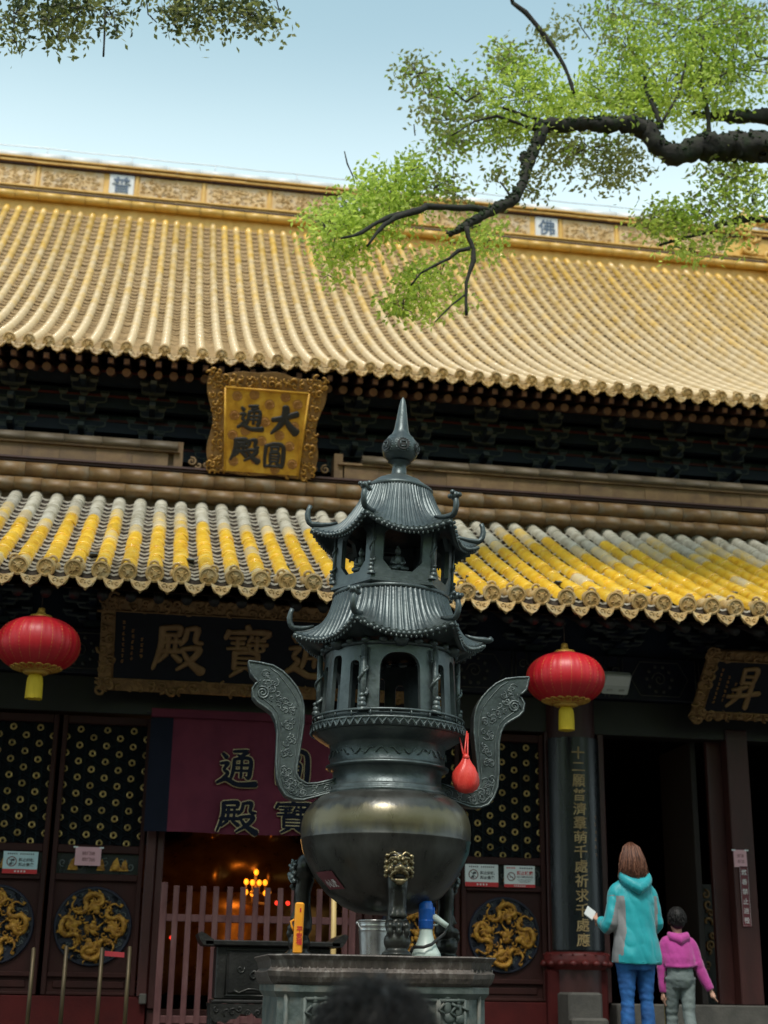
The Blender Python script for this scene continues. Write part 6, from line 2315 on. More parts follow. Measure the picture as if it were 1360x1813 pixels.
# ------------------------------------------------------------------ people
def hand(b, w, d, spread, s=1.0, curl=.25, side=1):
    """palm and five fingers; w = wrist, d = pointing direction, spread = across the palm"""
    w = Vector(w); d = Vector(d).normalized(); sp = Vector(spread).normalized()
    nrm = d.cross(sp).normalized()
    pc = w+d*.045*s
    b.tube([w-d*.01*s, w+d*.03*s, w+d*.085*s], [(.022*s, .016*s), (.034*s, .016*s), (.038*s, .014*s)], 10)
    for k, (l, o) in enumerate(((.066, -.030), (.074, -.010), (.070, .010), (.056, .030))):
        p0 = w+d*.08*s+sp*o*s
        p1 = p0+d*l*.5*s+nrm*curl*.02*s
        p2 = p0+d*l*s+nrm*curl*.055*s
        b.tube([p0-d*.02*s, p0, p1, p2], [.0095*s, .0095*s, .0088*s, .0065*s], 7)
    t0 = w+d*.025*s-sp*.030*s*side
    b.tube([t0+sp*.02*s*side, t0, t0+d*.035*s-sp*.022*s*side, t0+d*.062*s-sp*.026*s*side+nrm*.012*s], [.011*s, .012*s, .010*s, .007*s], 7)

def head_blob(b, c, s=1.0, turn=0.0):
    """skull, jaw, nose, ears; the face looks along +y turned by 'turn' to the left"""
    m = Matrix.Translation(c) @ Matrix.Rotation(turn, 4, 'Z')
    k = b.M
    b.M = k @ m
    b.sphere((0, -.008*s, .02*s), (.077*s, .094*s, .092*s), 20, 14)
    b.sphere((0, .030*s, -.045*s), (.056*s, .058*s, .062*s), 16, 10)
    b.sphere((0, .062*s, -.085*s), (.026*s, .022*s, .02*s), 10, 8)
    b.tube([(0, .086*s, .012*s), (0, .105*s, -.020*s), (0, .098*s, -.032*s)], [.010*s, .014*s, .013*s], 8)
    b.sphere((0, .084*s, -.055*s), (.022*s, .010*s, .007*s), 8, 6)
    b.sphere((0, .084*s, -.066*s), (.020*s, .010*s, .007*s), 8, 6)
    for e in (-1, 1):
        b.sphere((e*.080*s, -.004*s, -.008*s), (.010*s, .020*s, .030*s), 8, 6)
        b.sphere((e*.030*s, .076*s, .030*s), (.020*s, .012*s, .008*s), 8, 6)
    b.M = k
def eyes(root, c, s, turn):
    m = Matrix.Translation(c) @ Matrix.Rotation(turn, 4, 'Z')
    b = MB(); b.M = m
    for e in (-1, 1):
        b.sphere((e*.031*s, .078*s, .010*s), (.012*s, .008*s, .007*s), 8, 6, 0)
        b.sphere((e*.031*s, .085*s, .010*s), (.005*s, .003*s, .005*s), 8, 6, 1)
    o = link('eyes', b.mesh('eyes', ['print_white', 'ink']), root)

def strands(b, c, n, seed, fn, rad=.004, steps=6):
    q = random.Random(seed)
    for i in range(n):
        pts = fn(q)
        b.tube([Vector(c)+Vector(p) for p in pts], [rad*(1-.75*k/(len(pts)-1)) for k in range(len(pts))], 4)

# ---- woman in the teal jacket
WYp = 10.95
wp = at(1122, 1600, WYp)
HW = 1.62
woman = thing('person', 'woman in turquoise and grey jacket and blue jeans walking away towards the right doorway', 'person', (wp.x, WYp, PLAT+.004), rot=(0, 0, R(3)))
b = MB()
HC = Vector((-.012, .02, 1.505))
head_blob(b, HC, 1.0, R(38))
b.tube([(0, 0, 1.30), (0, .0, 1.36), (-.004, .01, 1.44)], [.06, .052, .05], 12)
b.tube([(0, 0, .80), (0, 0, .95), (0, 0, 1.10), (0, 0, 1.25), (0, 0, 1.33)], [(.15, .11), (.14, .10), (.145, .10), (.16, .10), (.10, .07)], 16)
for s_ in (-1, 1):
    b.tube([(s_*.085, 0, .84), (s_*.09, .01, .48), (s_*.085, -.01, .25), (s_*.085, -.01, .09)], [.078, .052, .048, .036], 12)
    b.tube([(s_*.085, -.04, .045), (s_*.085, .04, .045), (s_*.09, .13, .03)], [(.036, .04), (.04, .04), (.036, .024)], 10)
b.tube([(-.14, 0, 1.29), (-.225, -.01, 1.03), (-.245, .20, 1.06)], [.05, .042, .03], 10)
b.tube([(.14, 0, 1.29), (.2, -.01, 1.03), (.12, .21, 1.07)], [.05, .042, .03], 10)
hand(b, (-.25, .20, 1.06), (.05, .9, .25), (0, -.3, 1), 1.0, .6)
hand(b, (.12, .21, 1.07), (-.6, .5, .2), (0, -.3, 1), 1.0, .6)
body_w = remeshed('body', b, ['skin', 'shoe'], .011, None, 3, .5, lambda c, n: 1 if c.z < .085 else 0)
body_w.parent = woman
eyes(woman, HC, 1.0, R(38))
# jeans with folds at the knees
b = MB()
q = random.Random(4)
b.tube([(0, 0, .70), (0, -.01, .80), (0, -.015, .88), (0, 0, .97)], [(.155, .115), (.178, .135), (.172, .13), (.15, .11)], 20)
for s_ in (-1, 1):
    pts, rs = [], []
    for k in range(30):
        z = .82-.74*k/29
        x = s_*(.088+.004*math.sin(z*7)); y = .012*math.sin((z-.3)*4)
        r_ = .094 if z > .74 else .092-.040*min(1, (.74-z)/.30) if z > .44 else .0535+.006*math.sin((z-.1)*8)
        fold = .0045*math.sin(z*105+s_*1.3)*math.exp(-((z-.47)/.09)**2)+.004*math.sin(z*130)*math.exp(-((z-.12)/.06)**2)+.003*math.sin(z*70)*math.exp(-((z-.76)/.06)**2)
        pts.append((x, y, z)); rs.append((r_+fold, r_*1.06+fold))
    b.tube(pts, rs, 18)
jn = remeshed('jeans', b, ['denim'], .0085, None, 2, .5, None, (.0045, 11, 11, 17))
jn.parent = woman
# jacket
b = MB()
secs = [(.745, .218, .150, -.005), (.80, .214, .150, -.01), (.90, .200, .143, -.012), (1.00, .188, .132, -.008), (1.10, .182, .130, -.006), (1.20, .186, .130, -.006), (1.28, .172, .118, -.004), (1.335, .150, .098, 0), (1.375, .10, .08, .004), (1.41, .085, .078, .008)]
pts = [(0, s_[3], s_[0]) for s_ in secs]
b.tube(pts, [(s_[1], s_[2]) for s_ in secs], 28)
def sleeve(pts, rs):
    P, Rr = [], []
    for i in range(len(pts)-1):
        for k in range(8):
            t = k/8
            p = Vector(pts[i]).lerp(Vector(pts[i+1]), t)
            P.append(p); Rr.append(rs[i]+(rs[i+1]-rs[i])*t+.004*noise.noise(Vector((p.x*30, i*3.1, p.z*24))))
    P.append(Vector(pts[-1])); Rr.append(rs[-1])
    b.tube(P, Rr, 14)
sleeve([(-.09, 0, 1.315), (-.165, 0, 1.245), (-.232, -.02, 1.03), (-.240, .02, 1.005), (-.245, .15, 1.05)], [.068, .066, .060, .056, .048])
sleeve([(.09, 0, 1.315), (.16, 0, 1.245), (.205, -.012, 1.04), (.205, .03, 1.01), (.13, .17, 1.06)], [.068, .066, .058, .054, .048])
q = random.Random(8)
for k in range(0):      # soft creases
    z = q.uniform(.85, 1.2); x = q.uniform(-.12, -.01)
    b.tube([(x, -.132-.004, z+.05), (x+.05, -.136, z), (x+.11, -.130, z-.04)], [.004, .010, .004], 6)
def jmat(c, n):
    # grey side panels and the backs of the sleeves
    x, y, z = c
    if x < -.188 and z < 1.235:
        return 1 if z-1.0 < .20+(x+.188)*3.0 and y < .10 else 0
    e = .160+.02*math.cos((z-.8)*7)
    if x < -e+.045*max(0, 1-abs(z-.98)/.35)-.0 and .80 < z < 1.24 and x > -.24:
        return 1
    if .160+.05*abs(z-1.1) < x < .192 and .93 < z < 1.24 and y < .03:
        return 1
    return 0
jk = remeshed('jacket', b, ['jacket_teal', 'jacket_grey'], .0080, None, 3, .5, jmat, (.011, 7, 7, 4.5))
jk.parent = woman
# hood lying on the shoulders
b = MB()
pts, rs = [], []
for k in range(15):
    a = R(-20+220*k/14)
    u = abs(k-7)/7
    pts.append((.118*math.cos(a+PI), -.045-.085*max(0, math.sin(a)), 1.335+.075*u**1.4-.03*(1-u)))
    rs.append((.030+.020*(1-u), .036+.012*(1-u)))
b.tube(pts, rs, 12)
b.tube([(-.10, -.09, 1.36), (-.05, -.13, 1.315), (0, -.14, 1.29), (.05, -.13, 1.315), (.10, -.09, 1.36)], [.03, .042, .05, .042, .03], 12)
b.tube([(-.085, -.06, 1.385), (-.03, -.10, 1.36), (.03, -.10, 1.36), (.09, -.06, 1.385)], [.02, .022, .022, .02], 10)
hd = remeshed('hood', b, ['jacket_teal'], .008, None, 3)
hd.parent = woman
b = MB()
b.tube([(-.216, -.0, .752), (-.16, -.105, .752), (0, -.153, .752), (.16, -.105, .752), (.216, -.0, .752)], .006, 6)
b.tube([(-.078, .03, 1.40), (-.05, -.055, 1.375), (0, -.075, 1.368), (.05, -.055, 1.375), (.078, .03, 1.40)], .012, 8)
o = link('jacket_trim', b.mesh('jacket_trim', ['jacket_teal']), woman)
# hair
b = MB()
b.sphere((0, -.016, .014), (.100, .104, .094), 22, 14)
b.tube([(0, -.055, .03), (0, -.075, -.06), (0, -.07, -.11)], [(.098, .05), (.118, .05), (.124, .042)], 16)
b.tube([(-.08, -.02, .0), (-.102, -.02, -.08), (-.108, -.02, -.125)], [.035, .034, .02], 10)
b.tube([(.08, -.02, .0), (.102, -.02, -.08), (.110, -.02, -.13)], [.035, .034, .02], 10)
b.v = [Matrix.Translation(HC) @ Matrix.Rotation(R(20), 4, 'Z') @ v for v in b.v]
hr = remeshed('hair', b, ['hair_brown'], .008, None, 1, .5, None, (.010, 34, 34, 7))
hr.parent = woman
b = MB()
def hs(q):
    a = q.uniform(-PI*.98, PI*.06)+R(18)
    lift = q.uniform(.95, 1.16)
    ln = q.uniform(.09, .165)
    r1 = .108*lift
    wv = q.uniform(-.02, .02); a2 = a+wv*3
    return [(.02*math.cos(a), .03*math.sin(a)-.01, .125*lift), (r1*.66*math.cos(a), r1*.75*math.sin(a)-.012, .095*lift), (r1*math.cos(a), r1*1.08*math.sin(a)-.018, .02),
            (r1*(1.06+q.uniform(-.06, .12))*math.cos(a+wv*8), r1*1.1*math.sin(a+wv*8)-.018, -.05), (r1*(1.12+q.uniform(-.06, .18))*math.cos(a+q.uniform(-.15, .15)), r1*1.05*math.sin(a)-.018, -ln*.8), (r1*(1.06+q.uniform(-.15, .25))*math.cos(a+q.uniform(-.2, .2)), r1*1.0*math.sin(a)-.015, -ln+q.uniform(-.01, .02))]
strands(b, HC, 900, 3, hs, .0032)
o = link('hair_strands', b.mesh('hair_strands', ['hair_brown']), hr)
b = MB(); strands(b, HC, 420, 13, hs, .0030)
o = link('hair_strands', b.mesh('hair_strands', ['hair_light']), hr)
# folded leaflet in her hand
pm_ = Matrix.Translation((wp.x, WYp, PLAT)) @ Matrix.Rotation(R(3), 4, 'Z')
b = MB(); b.M = pm_ @ Matrix.Translation((-.262, .25, 1.115)) @ Matrix.Rotation(R(35), 4, 'Y') @ Matrix.Rotation(R(-20), 4, 'X')
b.box(-.05, .03, -.002, .002, -.035, .045, 0); b.box(-.046, .034, .004, .006, -.037, .043, 0)
o = link('folded_leaflet', b.mesh('folded_leaflet', ['paper_white'])); tag(o, 'white folded leaflet held by the woman in the turquoise jacket', 'leaflet')

# ---- child in the pink hoodie
CYp = 11.9
cpx = at(1200, 1660, CYp)
child = thing('person', 'child in bright pink hoodie and grey striped trousers walking beside the turquoise jacket', 'person', (cpx.x, CYp, PLAT+.004), rot=(0, 0, R(-6)))
HC2 = Vector((.0, .02, 1.108))
S = .88
b = MB()
head_blob(b, HC2, S, R(-5))
b.tube([(0, 0, .94), (0, .005, 1.0), (0, .01, 1.07)], [.05, .042, .042], 12)
b.tube([(0, 0, .58), (0, 0, .72), (0, 0, .88), (0, 0, .96)], [(.11, .085), (.11, .085), (.115, .08), (.07, .055)], 14)
LEG = [(-1, [(-.065, 0, .62), (-.07, .075, .36), (-.075, .07, .07)]), (1, [(.065, 0, .62), (.062, -.03, .36), (.055, -.17, .11)])]
for s_, p in LEG:
    b.tube(p, [.062, .042, .03], 12)
    f = Vector(p[-1])
    b.tube([f+Vector((0, -.035, -.025)), f+Vector((0, .03, -.03)), f+Vector((s_*.008, .10, -.042))], [(.03, .033), (.033, .032), (.028, .02)], 10)
AR = [(1, [(.115, 0, .915), (.185, -.01, .72), (.262, -.05, .555)]), (-1, [(-.115, 0, .915), (-.15, .02, .72), (-.150, .02, .53)])]
for s_, p in AR:
    b.tube(p, [.036, .03, .02], 10)
    d = Vector(p[2])-Vector(p[1])
    hand(b, p[2], d+Vector((.0, .01, -.03)), (0, 1, 0), .74, .5, -1 if s_ > 0 else 1)
bc = remeshed('body', b, ['skin', 'shoe'], .0095, None, 2, .5, lambda c, n: 1 if c.z < .055 or (c.z < .10 and c.x > .02) else 0)
bc.parent = child
eyes(child, HC2, S, R(-5))
b = MB()
b.tube([(0, -.005, .575), (0, -.012, .64), (0, -.012, .70), (0, 0, .78)], [(.105, .092), (.128, .115), (.124, .108), (.105, .09)], 18)
for s_, p in LEG:
    P, Rr = [], []
    seq = [Vector((s_*.066, -.012, .66))]+[Vector(v) for v in p]
    rad = [.078, .074, .055, .050]
    for i in range(3):
        for k in range(9):
            t = k/9
            pt = seq[i].lerp(seq[i+1], t)
            r_ = rad[i]+(rad[i+1]-rad[i])*t
            P.append(pt); Rr.append(r_+.0035*math.sin(pt.z*90+s_*2)*math.exp(-((pt.z-.36)/.12)**2)+.003*noise.noise(Vector((s_*4, 1, pt.z*22))))
    b.tube(P, Rr, 16)
tr = remeshed('trousers', b, ['grey_cotton'], .0080, None, 2, .5, None, (.0045, 11, 11, 14))
tr.parent = child
b = MB()
for off, mi in ((0, 0), (.011, 1), (-.011, 1)):
    p = LEG[0][1]
    seq = [Vector((-.136, -.02+off, .70)), Vector((-.145, -.012+off, .62)), Vector((p[1][0]-.060, p[1][1]-.012+off, .36)), Vector((p[2][0]-.050, p[2][1]-.012+off, .09))]
    b.tube(seq, [(.006, .006)]*4, 5, mi)
o = link('side_stripe', b.mesh('side_stripe', ['stripe_yellow', 'rubber_hollow_black']), tr)
b = MB()
secs = [(.735, .130, .105, -.01), (.755, .150, .125, -.012), (.80, .152, .122, -.012), (.87, .142, .108, -.006), (.93, .128, .094, 0), (.975, .09, .072, .004), (1.0, .066, .06, .008)]
b.tube([(0, s_[3], s_[0]) for s_ in secs], [(s_[1], s_[2]) for s_ in secs], 24)
for s_, p in AR:
    P, Rr = [], []
    seq = [Vector((s_*.06, 0, .945))]+[Vector(v) for v in p]
    rad = [.058, .058, .05, .036]
    for i in range(3):
        for k in range(8):
            t = k/8
            P.append(seq[i].lerp(seq[i+1], t)); Rr.append(rad[i]+(rad[i+1]-rad[i])*t+.004*noise.noise(Vector((i*2.7, s_*3, k*.9))))
    P.append(seq[3]); Rr.append(.034)
    b.tube(P, Rr, 14)
b.tube([(-.14, -.06, .745), (-.05, -.13, .735), (.05, -.13, .74), (.14, -.06, .755)], .014, 8)
hk_ = remeshed('hoodie', b, ['pink_fleece'], .0080, None, 3, .5, None, (.006, 10, 10, 6))
hk_.parent = child
b = MB()
b.tube([(-.082, .0, 1.005), (-.07, -.06, .975), (0, -.095, .945), (.07, -.06, .975), (.082, .0, 1.005)], [.022, .032, .040, .032, .022], 12)
b.tube([(-.06, -.03, 1.0), (0, -.07, .985), (.06, -.03, 1.0)], [.018, .02, .018], 10)
hh_ = remeshed('hood', b, ['pink_fleece'], .008, None, 3)
hh_.parent = child
b = MB()
b.sphere((0, -.014, .028), (.083*S/.9, .098*S/.9, .092*S/.9), 20, 14)
b.sphere((0, -.05, -.02), (.066, .045, .05), 14, 10)
b.v = [Matrix.Translation(HC2) @ v for v in b.v]
h2 = remeshed('hair', b, ['hair_black'], .008, None, 2)
h2.parent = child
b = MB()
def hs2(q):
    a = q.uniform(-PI*1.0, 0); e = q.uniform(-.4, 1.4)
    r_ = .084
    p0 = Vector((r_*math.cos(e)*math.cos(a), r_*1.15*math.cos(e)*math.sin(a)-.014, .028+r_*1.08*math.sin(e)))
    d = Vector((q.uniform(-.3, .3), q.uniform(-.3, .1), -1))*.03
    return [p0, p0*1.03+d*.5, p0*1.02+d]
strands(b, HC2, 300, 7, hs2, .003)
o = link('hair_strands', b.mesh('hair_strands', ['hair_black']), h2)

# ---- visitor close to the camera, only the hair is in view
VY = 2.95
vp = at(662, 1742, VY)
vz = vp.z
visitor = thing('person', 'dark haired person in the foreground, only tousled hair seen before the stone pedestal', 'person', (vp.x, VY, 0))
HV = Vector((0, 0, vz-.135))
b = MB()
head_blob(b, HV, 1.05, 0)
k = HV.z
b.tube([(0, -.01, k-.22), (0, 0, k-.08)], [.06, .055], 12)
b.tube([(0, 0, k-.72), (0, 0, k-.5), (0, 0, k-.3), (0, 0, k-.2)], [(.17, .13), (.17, .12), (.19, .12), (.11, .08)], 16)
for s_ in (-1, 1):
    b.tube([(s_*.09, 0, k-.68), (s_*.09, .01, .45), (s_*.09, -.02, .09)], [.085, .06, .045], 12)
    b.tube([(s_*.09, -.05, .045), (s_*.09, .05, .045), (s_*.095, .15, .03)], [.042, .042, .03], 10)
    b.tube([(s_*.18, 0, k-.25), (s_*.25, .03, k-.52), (s_*.16, .25, k-.50)], [.055, .045, .034], 10)
    hand(b, (s_*.16, .25, k-.50), (-s_*.4, .8, .3), (0, -.3, 1), 1.0, .6)
bv = remeshed('body', b, ['skin', 'shoe'], .014, None, 2, .5, lambda c, n: 1 if c.z < .09 else 0)
bv.parent = visitor
eyes(visitor, HV, 1.05, 0)
b = MB()
b.tube([(0, 0, k-.78), (0, 0, k-.5), (0, 0, k-.3), (0, 0, k-.19), (0, 0, k-.16)], [(.20, .15), (.19, .14), (.20, .135), (.12, .09), (.075, .07)], 20)
for s_ in (-1, 1):
    b.tube([(s_*.12, 0, k-.24), (s_*.19, 0, k-.27), (s_*.26, .02, k-.52), (s_*.19, .2, k-.50)], [.07, .075, .065, .05], 12)
co = remeshed('coat', b, ['dark_cloth'], .014, None, 3)
co.parent = visitor
b = MB()
for s_ in (-1, 1):
    b.tube([(s_*.088, 0, k-.62), (s_*.09, .01, .45), (s_*.09, -.02, .10)], [.105, .075, .065], 14)
to = remeshed('trousers', b, ['dark_cloth'], .014, None, 2)
to.parent = visitor
b = MB()
b.sphere((0, -.02, .035), (.100, .112, .098), 24, 16)
b.sphere((0, -.07, -.04), (.085, .055, .08), 16, 12)
b.v = [Matrix.Translation(HV) @ v for v in b.v]
hv = remeshed('hair', b, ['hair_black'], .009, None, 2)
hv.parent = visitor
b = MB()
def hs3(q):
    a = q.uniform(0, 2*PI); e = math.asin(q.uniform(-.15, 1))
    r_ = .100
    p0 = Vector((r_*math.cos(e)*math.cos(a), r_*1.1*math.cos(e)*math.sin(a)-.02, .035+r_*.97*math.sin(e)))
    out = Vector((math.cos(e)*math.cos(a), math.cos(e)*math.sin(a), math.sin(e)))
    # tousled: strands sweep away from a crown point and lift off the head
    tang = (p0-Vector((.015, -.05, .13)))
    tang = tang-out*tang.dot(out)
    if tang.length > 1e-4: tang.normalize()
    w_ = Vector((q.uniform(-1, 1), q.uniform(-1, 1), q.uniform(-1, 1)))*.55
    d = (tang+w_).normalized()
    L = q.uniform(.03, .065)
    return [p0-out*.006, p0+d*L*.35+out*.010, p0+d*L*.7+out*q.uniform(.006, .018), p0+d*L+out*q.uniform(-.006, .018)]
strands(b, HV, 2600, 5, hs3, .0017)
o = link('hair_strands', b.mesh('hair_strands', ['hair_black']), hv)

woman.scale = (.89, .92, 1)
child.scale = (.93, .93, 1)
# ------------------------------------------------------------------ trees
def mp_at(px, py, Y):
    return (at(px, py, Y)-CAM).dot(fw)/F_PX
def limb(b, pts, Y, mi=0, jit=0.0, dy=None, n=9):
    """pts: (px, py, radius in px); sampled with a bit of wobble"""
    P, Rr = [], []
    q = random.Random(int(pts[0][0]*7+pts[0][1]))
    for i in range(len(pts)-1):
        a, c = [list(p) for p in (pts[i], pts[i+1])]
        a[2] *= .86; c[2] *= .86
        seg = max(2, int(math.hypot(a[0]-c[0], a[1]-c[1])/(14 if pts[0][2] < 9 else 7)))
        for k in range(seg):
            t = k/seg
            x, y, r_ = [a[j]+(c[j]-a[j])*t for j in range(3)]
            g = (i+t)/(len(pts)-1)
            YY = Y+(dy or 0)*g
            w_ = r_*.16
            p = at(x+q.uniform(-w_, w_), y+q.uniform(-w_, w_), YY)
            P.append(p); Rr.append(r_*mp_at(x, y, YY)*q.uniform(.84, 1.18))
    a = pts[-1]
    P.append(at(a[0], a[1], Y+(dy or 0))); Rr.append(a[2]*mp_at(a[0], a[1], Y))
    o = len(b.v)
    n = n if Rr[0] < .03 else 18
    b.tube(P, Rr, n, mi)
    if Rr[0] > .03:        # gnarled bark and small moss cushions break up the outline of the thicker limbs
        for i in range(len(P)):
            for k in range(n):
                v = b.v[o+i*n+k]
                d = v-P[i]
                w_ = noise.noise(v*9)*.30+noise.noise(v*26)*.22+noise.noise(v*60)*.10
                b.v[o+i*n+k] = P[i]+d*(1+w_)
        for k in range(len(P)*14):
            i = q.randrange(len(P)-1); t = q.random(); c = P[i].lerp(P[i+1], t); r_ = Rr[i]+(Rr[i+1]-Rr[i])*t
            ax = (P[i+1]-P[i]).normalized(); u = ax.orthogonal().normalized()
            u = Matrix.Rotation(q.uniform(0, 6.283), 3, ax) @ u
            if u.z < -.1: continue
            p = c+u*r_*q.uniform(.9, 1.12); e = q.uniform(.007, .016)
            b.sphere(p, (e*q.uniform(.8, 1.8), e, e*q.uniform(.6, 1.2)), 5, 4, 1)
    return P
class Leaves:
    def __init__(s, seed):
        s.v, s.f, s.m = [], [], []
        s.q = random.Random(seed)
    def leaf(s, p, size, mi, droop=.5):
        q = s.q
        d = Vector((q.gauss(0, 1), q.gauss(0, 1), q.gauss(0, .8)-droop)).normalized()
        u = d.orthogonal().normalized()
        u = (Matrix.Rotation(q.uniform(0, 6.28), 3, d) @ u)
        nn = d.cross(u)
        L, W = size*q.uniform(.7, 1.25), size*q.uniform(.44, .62)
        o = len(s.v)
        s.v += [p, p+d*L*.45+u*W*.5+nn*L*.05, p+d*L, p+d*L*.45-u*W*.5+nn*L*.05, p+d*L*.5-nn*L*.03]
        s.f += [(o, o+1, o+4), (o+1, o+2, o+4), (o+2, o+3, o+4), (o+3, o, o+4)]
        s.m += [mi]*4
    def clump(s, c, rad, n, size, mats):
        q = s.q
        base = q.choice(mats)
        for i in range(n):
            d = Vector((q.gauss(0, 1), q.gauss(0, 1), q.gauss(0, .7)))
            if d.length > 2.2: d *= 2.2/d.length
            s.leaf(c+d*rad*.55, size, base if q.random() < .75 else q.choice(mats))
    def build(s, name, parent, mats):
        me = bpy.data.meshes.new(name)
        me.from_pydata([tuple(v) for v in s.v], [], s.f)
        for k in mats: me.materials.append(M[k])
        me.polygons.foreach_set('material_index', s.m)
        me.update()
        o = link(name, me, parent)
        o.matrix_parent_inverse = pinv(parent)
        return o
def blobs(L, tw, lst, Y, dY, size, cl=.17, per=15):
    """foliage masses: (px, py, rx, ry, clumps, leaf kinds)"""
    q = L.q
    for (px, py, rx, ry, n, mats) in lst:
        for i in range(n):
            a, r_ = q.uniform(0, 6.283), math.sqrt(q.random())
            x, y = px+rx*r_*math.cos(a), py+ry*r_*math.sin(a)
            yy = Y+q.uniform(-dY, dY)
            c = at(x, y, yy)
            L.clump(c, cl*q.uniform(.7, 1.25), int(per*q.uniform(.6, 1.3)), size, mats)
            if tw is not None and q.random() < .45:
                e = at(px+(x-px)*.2, py+(y-py)*.2, Y)
                mid = c.lerp(e, .5)+Vector((q.uniform(-.06, .06), 0, q.uniform(-.04, .1)))
                e = c.lerp(e, min(1, .55/max(.01, (e-c).length)))
                mid = c.lerp(e, .5)+Vector((q.uniform(-.03, .03), 0, q.uniform(-.02, .05)))
                tw.tube([c, mid, e], [.003, .005, .008], 4)
LM, GR, OL = 0, 1, 2
Y0 = 11.3
t1 = thing('camphor_tree', 'old camphor tree whose mossy limb with lime green leaves reaches in from the right', 'tree', (9.6, 10.3, PLAT))
b = MB()
P = limb(b, [(1420, 262, 32), (1360, 262, 29), (1290, 258, 27), (1235, 262, 25), (1190, 276, 22), (1168, 262, 21), (1150, 232, 19), (1120, 218, 17), (1080, 222, 15), (1040, 220, 13), (985, 224, 14), (958, 222, 13), (946, 220, 11)], Y0)
b.tube([(9.6, 10.3, PLAT), (9.55, 10.32, 3.0), (9.3, 10.45, 5.4), (8.5, 10.75, 7.6), (7.2, 11.1, 9.0), (6.3, 11.25, 9.5), P[0]], [.55, .47, .42, .33, .25, .19, .145], 14)
b.tube([(9.5, 10.35, 4.2), (9.9, 10.2, 7.5), (10.6, 9.8, 11.0)], [.36, .28, .12], 12)
q = random.Random(2)
limb(b, [(962, 228, 12), (948, 262, 12), (938, 285, 11), (930, 312, 10), (920, 335, 10), (912, 350, 12), (896, 362, 11), (870, 374, 9), (845, 388, 8), (822, 402, 8), (796, 416, 5)], Y0, dy=-.2)
limb(b, [(938, 272, 9), (927, 280, 9), (930, 290, 8)], Y0)
limb(b, [(862, 372, 6), (835, 368, 7), (805, 369, 7), (775, 366, 7), (755, 365, 7), (740, 374, 8), (722, 378, 7), (700, 386, 6), (680, 398, 5), (668, 412, 4), (650, 436, 2)], Y0-.1, dy=-.3)
limb(b, [(745, 370, 5), (712, 378, 5), (690, 384, 5), (668, 394, 4), (640, 412, 4), (625, 418, 3), (604, 422, 2)], Y0-.2, dy=-.3)
limb(b, [(826, 402, 6), (829, 420, 5), (838, 440, 5), (838, 462, 5), (832, 480, 4), (826, 500, 4), (825, 530, 3), (826, 558, 3)], Y0-.2)
limb(b, [(832, 440, 4), (812, 444, 4), (795, 458, 3), (770, 470, 3), (745, 484, 2), (728, 505, 2)], Y0-.2)
limb(b, [(826, 520, 2), (800, 540, 2), (770, 570, 1)], Y0-.2)
limb(b, [(1420, 400, 6), (1345, 388, 6), (1310, 389, 7), (1280, 396, 5), (1245, 412, 4), (1205, 424, 3), (1168, 434, 2)], Y0+.3)
b.tube([(7.2, 11.1, 9.0), at(1420, 400, Y0+.3)], [.12, .03], 8)
limb(b, [(908, 6, 4), (930, 22, 5), (955, 50, 5), (980, 85, 5), (1000, 118, 4), (1012, 150, 4), (1016, 165, 3)], Y0)
b.tube([at(908, 6, Y0), at(890, -60, Y0), at(1100, -200, Y0+.3), (8.5, 11, 12)], [.02, .03, .06, .12], 7)
b.tube([(9.9, 10.2, 7.5), (8.5, 11, 12)], [.22, .1], 9)
limb(b, [(1170, 225, 8), (1160, 195, 5), (1148, 170, 4), (1140, 135, 2)], Y0)
limb(b, [(1255, 262, 6), (1254, 215, 5), (1250, 180, 5), (1240, 140, 3), (1246, 60, 2)], Y0+.1)
limb(b, [(1420, 205, 16), (1330, 207, 13), (1270, 206, 10), (1225, 203, 5)], Y0+.35)
b.tube([(7.2, 11.1, 9.0), at(1420, 205, Y0+.35)], [.14, .075], 8)
limb(b, [(1170, 220, 3), (1200, 170, 3), (1215, 110, 2)], Y0)
limb(b, [(985, 220, 4), (930, 205, 3), (890, 190, 3)], Y0)
limb(b, [(935, 225, 3), (880, 205, 3), (840, 215, 2), (800, 240, 1.5)], Y0)
limb(b, [(850, 165, 2), (825, 180, 2), (790, 150, 1.5)], Y0)
limb(b, [(905, 350, 3), (896, 335, 2), (885, 322, 1.5)], Y0)
for pp in ([(1360, 105, 2), (1340, 100, 1.5), (1330, 80, 1)], [(625, 312, 1.5), (615, 290, 1.5), (610, 268, 1)], [(735, 240, 1.5), (733, 220, 1)], [(803, 310, 1.2), (802, 285, 1)], [(1045, 70, 1.5), (1030, 50, 1.2), (1022, 35, 1)]):
    limb(b, pp, Y0, n=5)
L = Leaves(17); tw = MB()
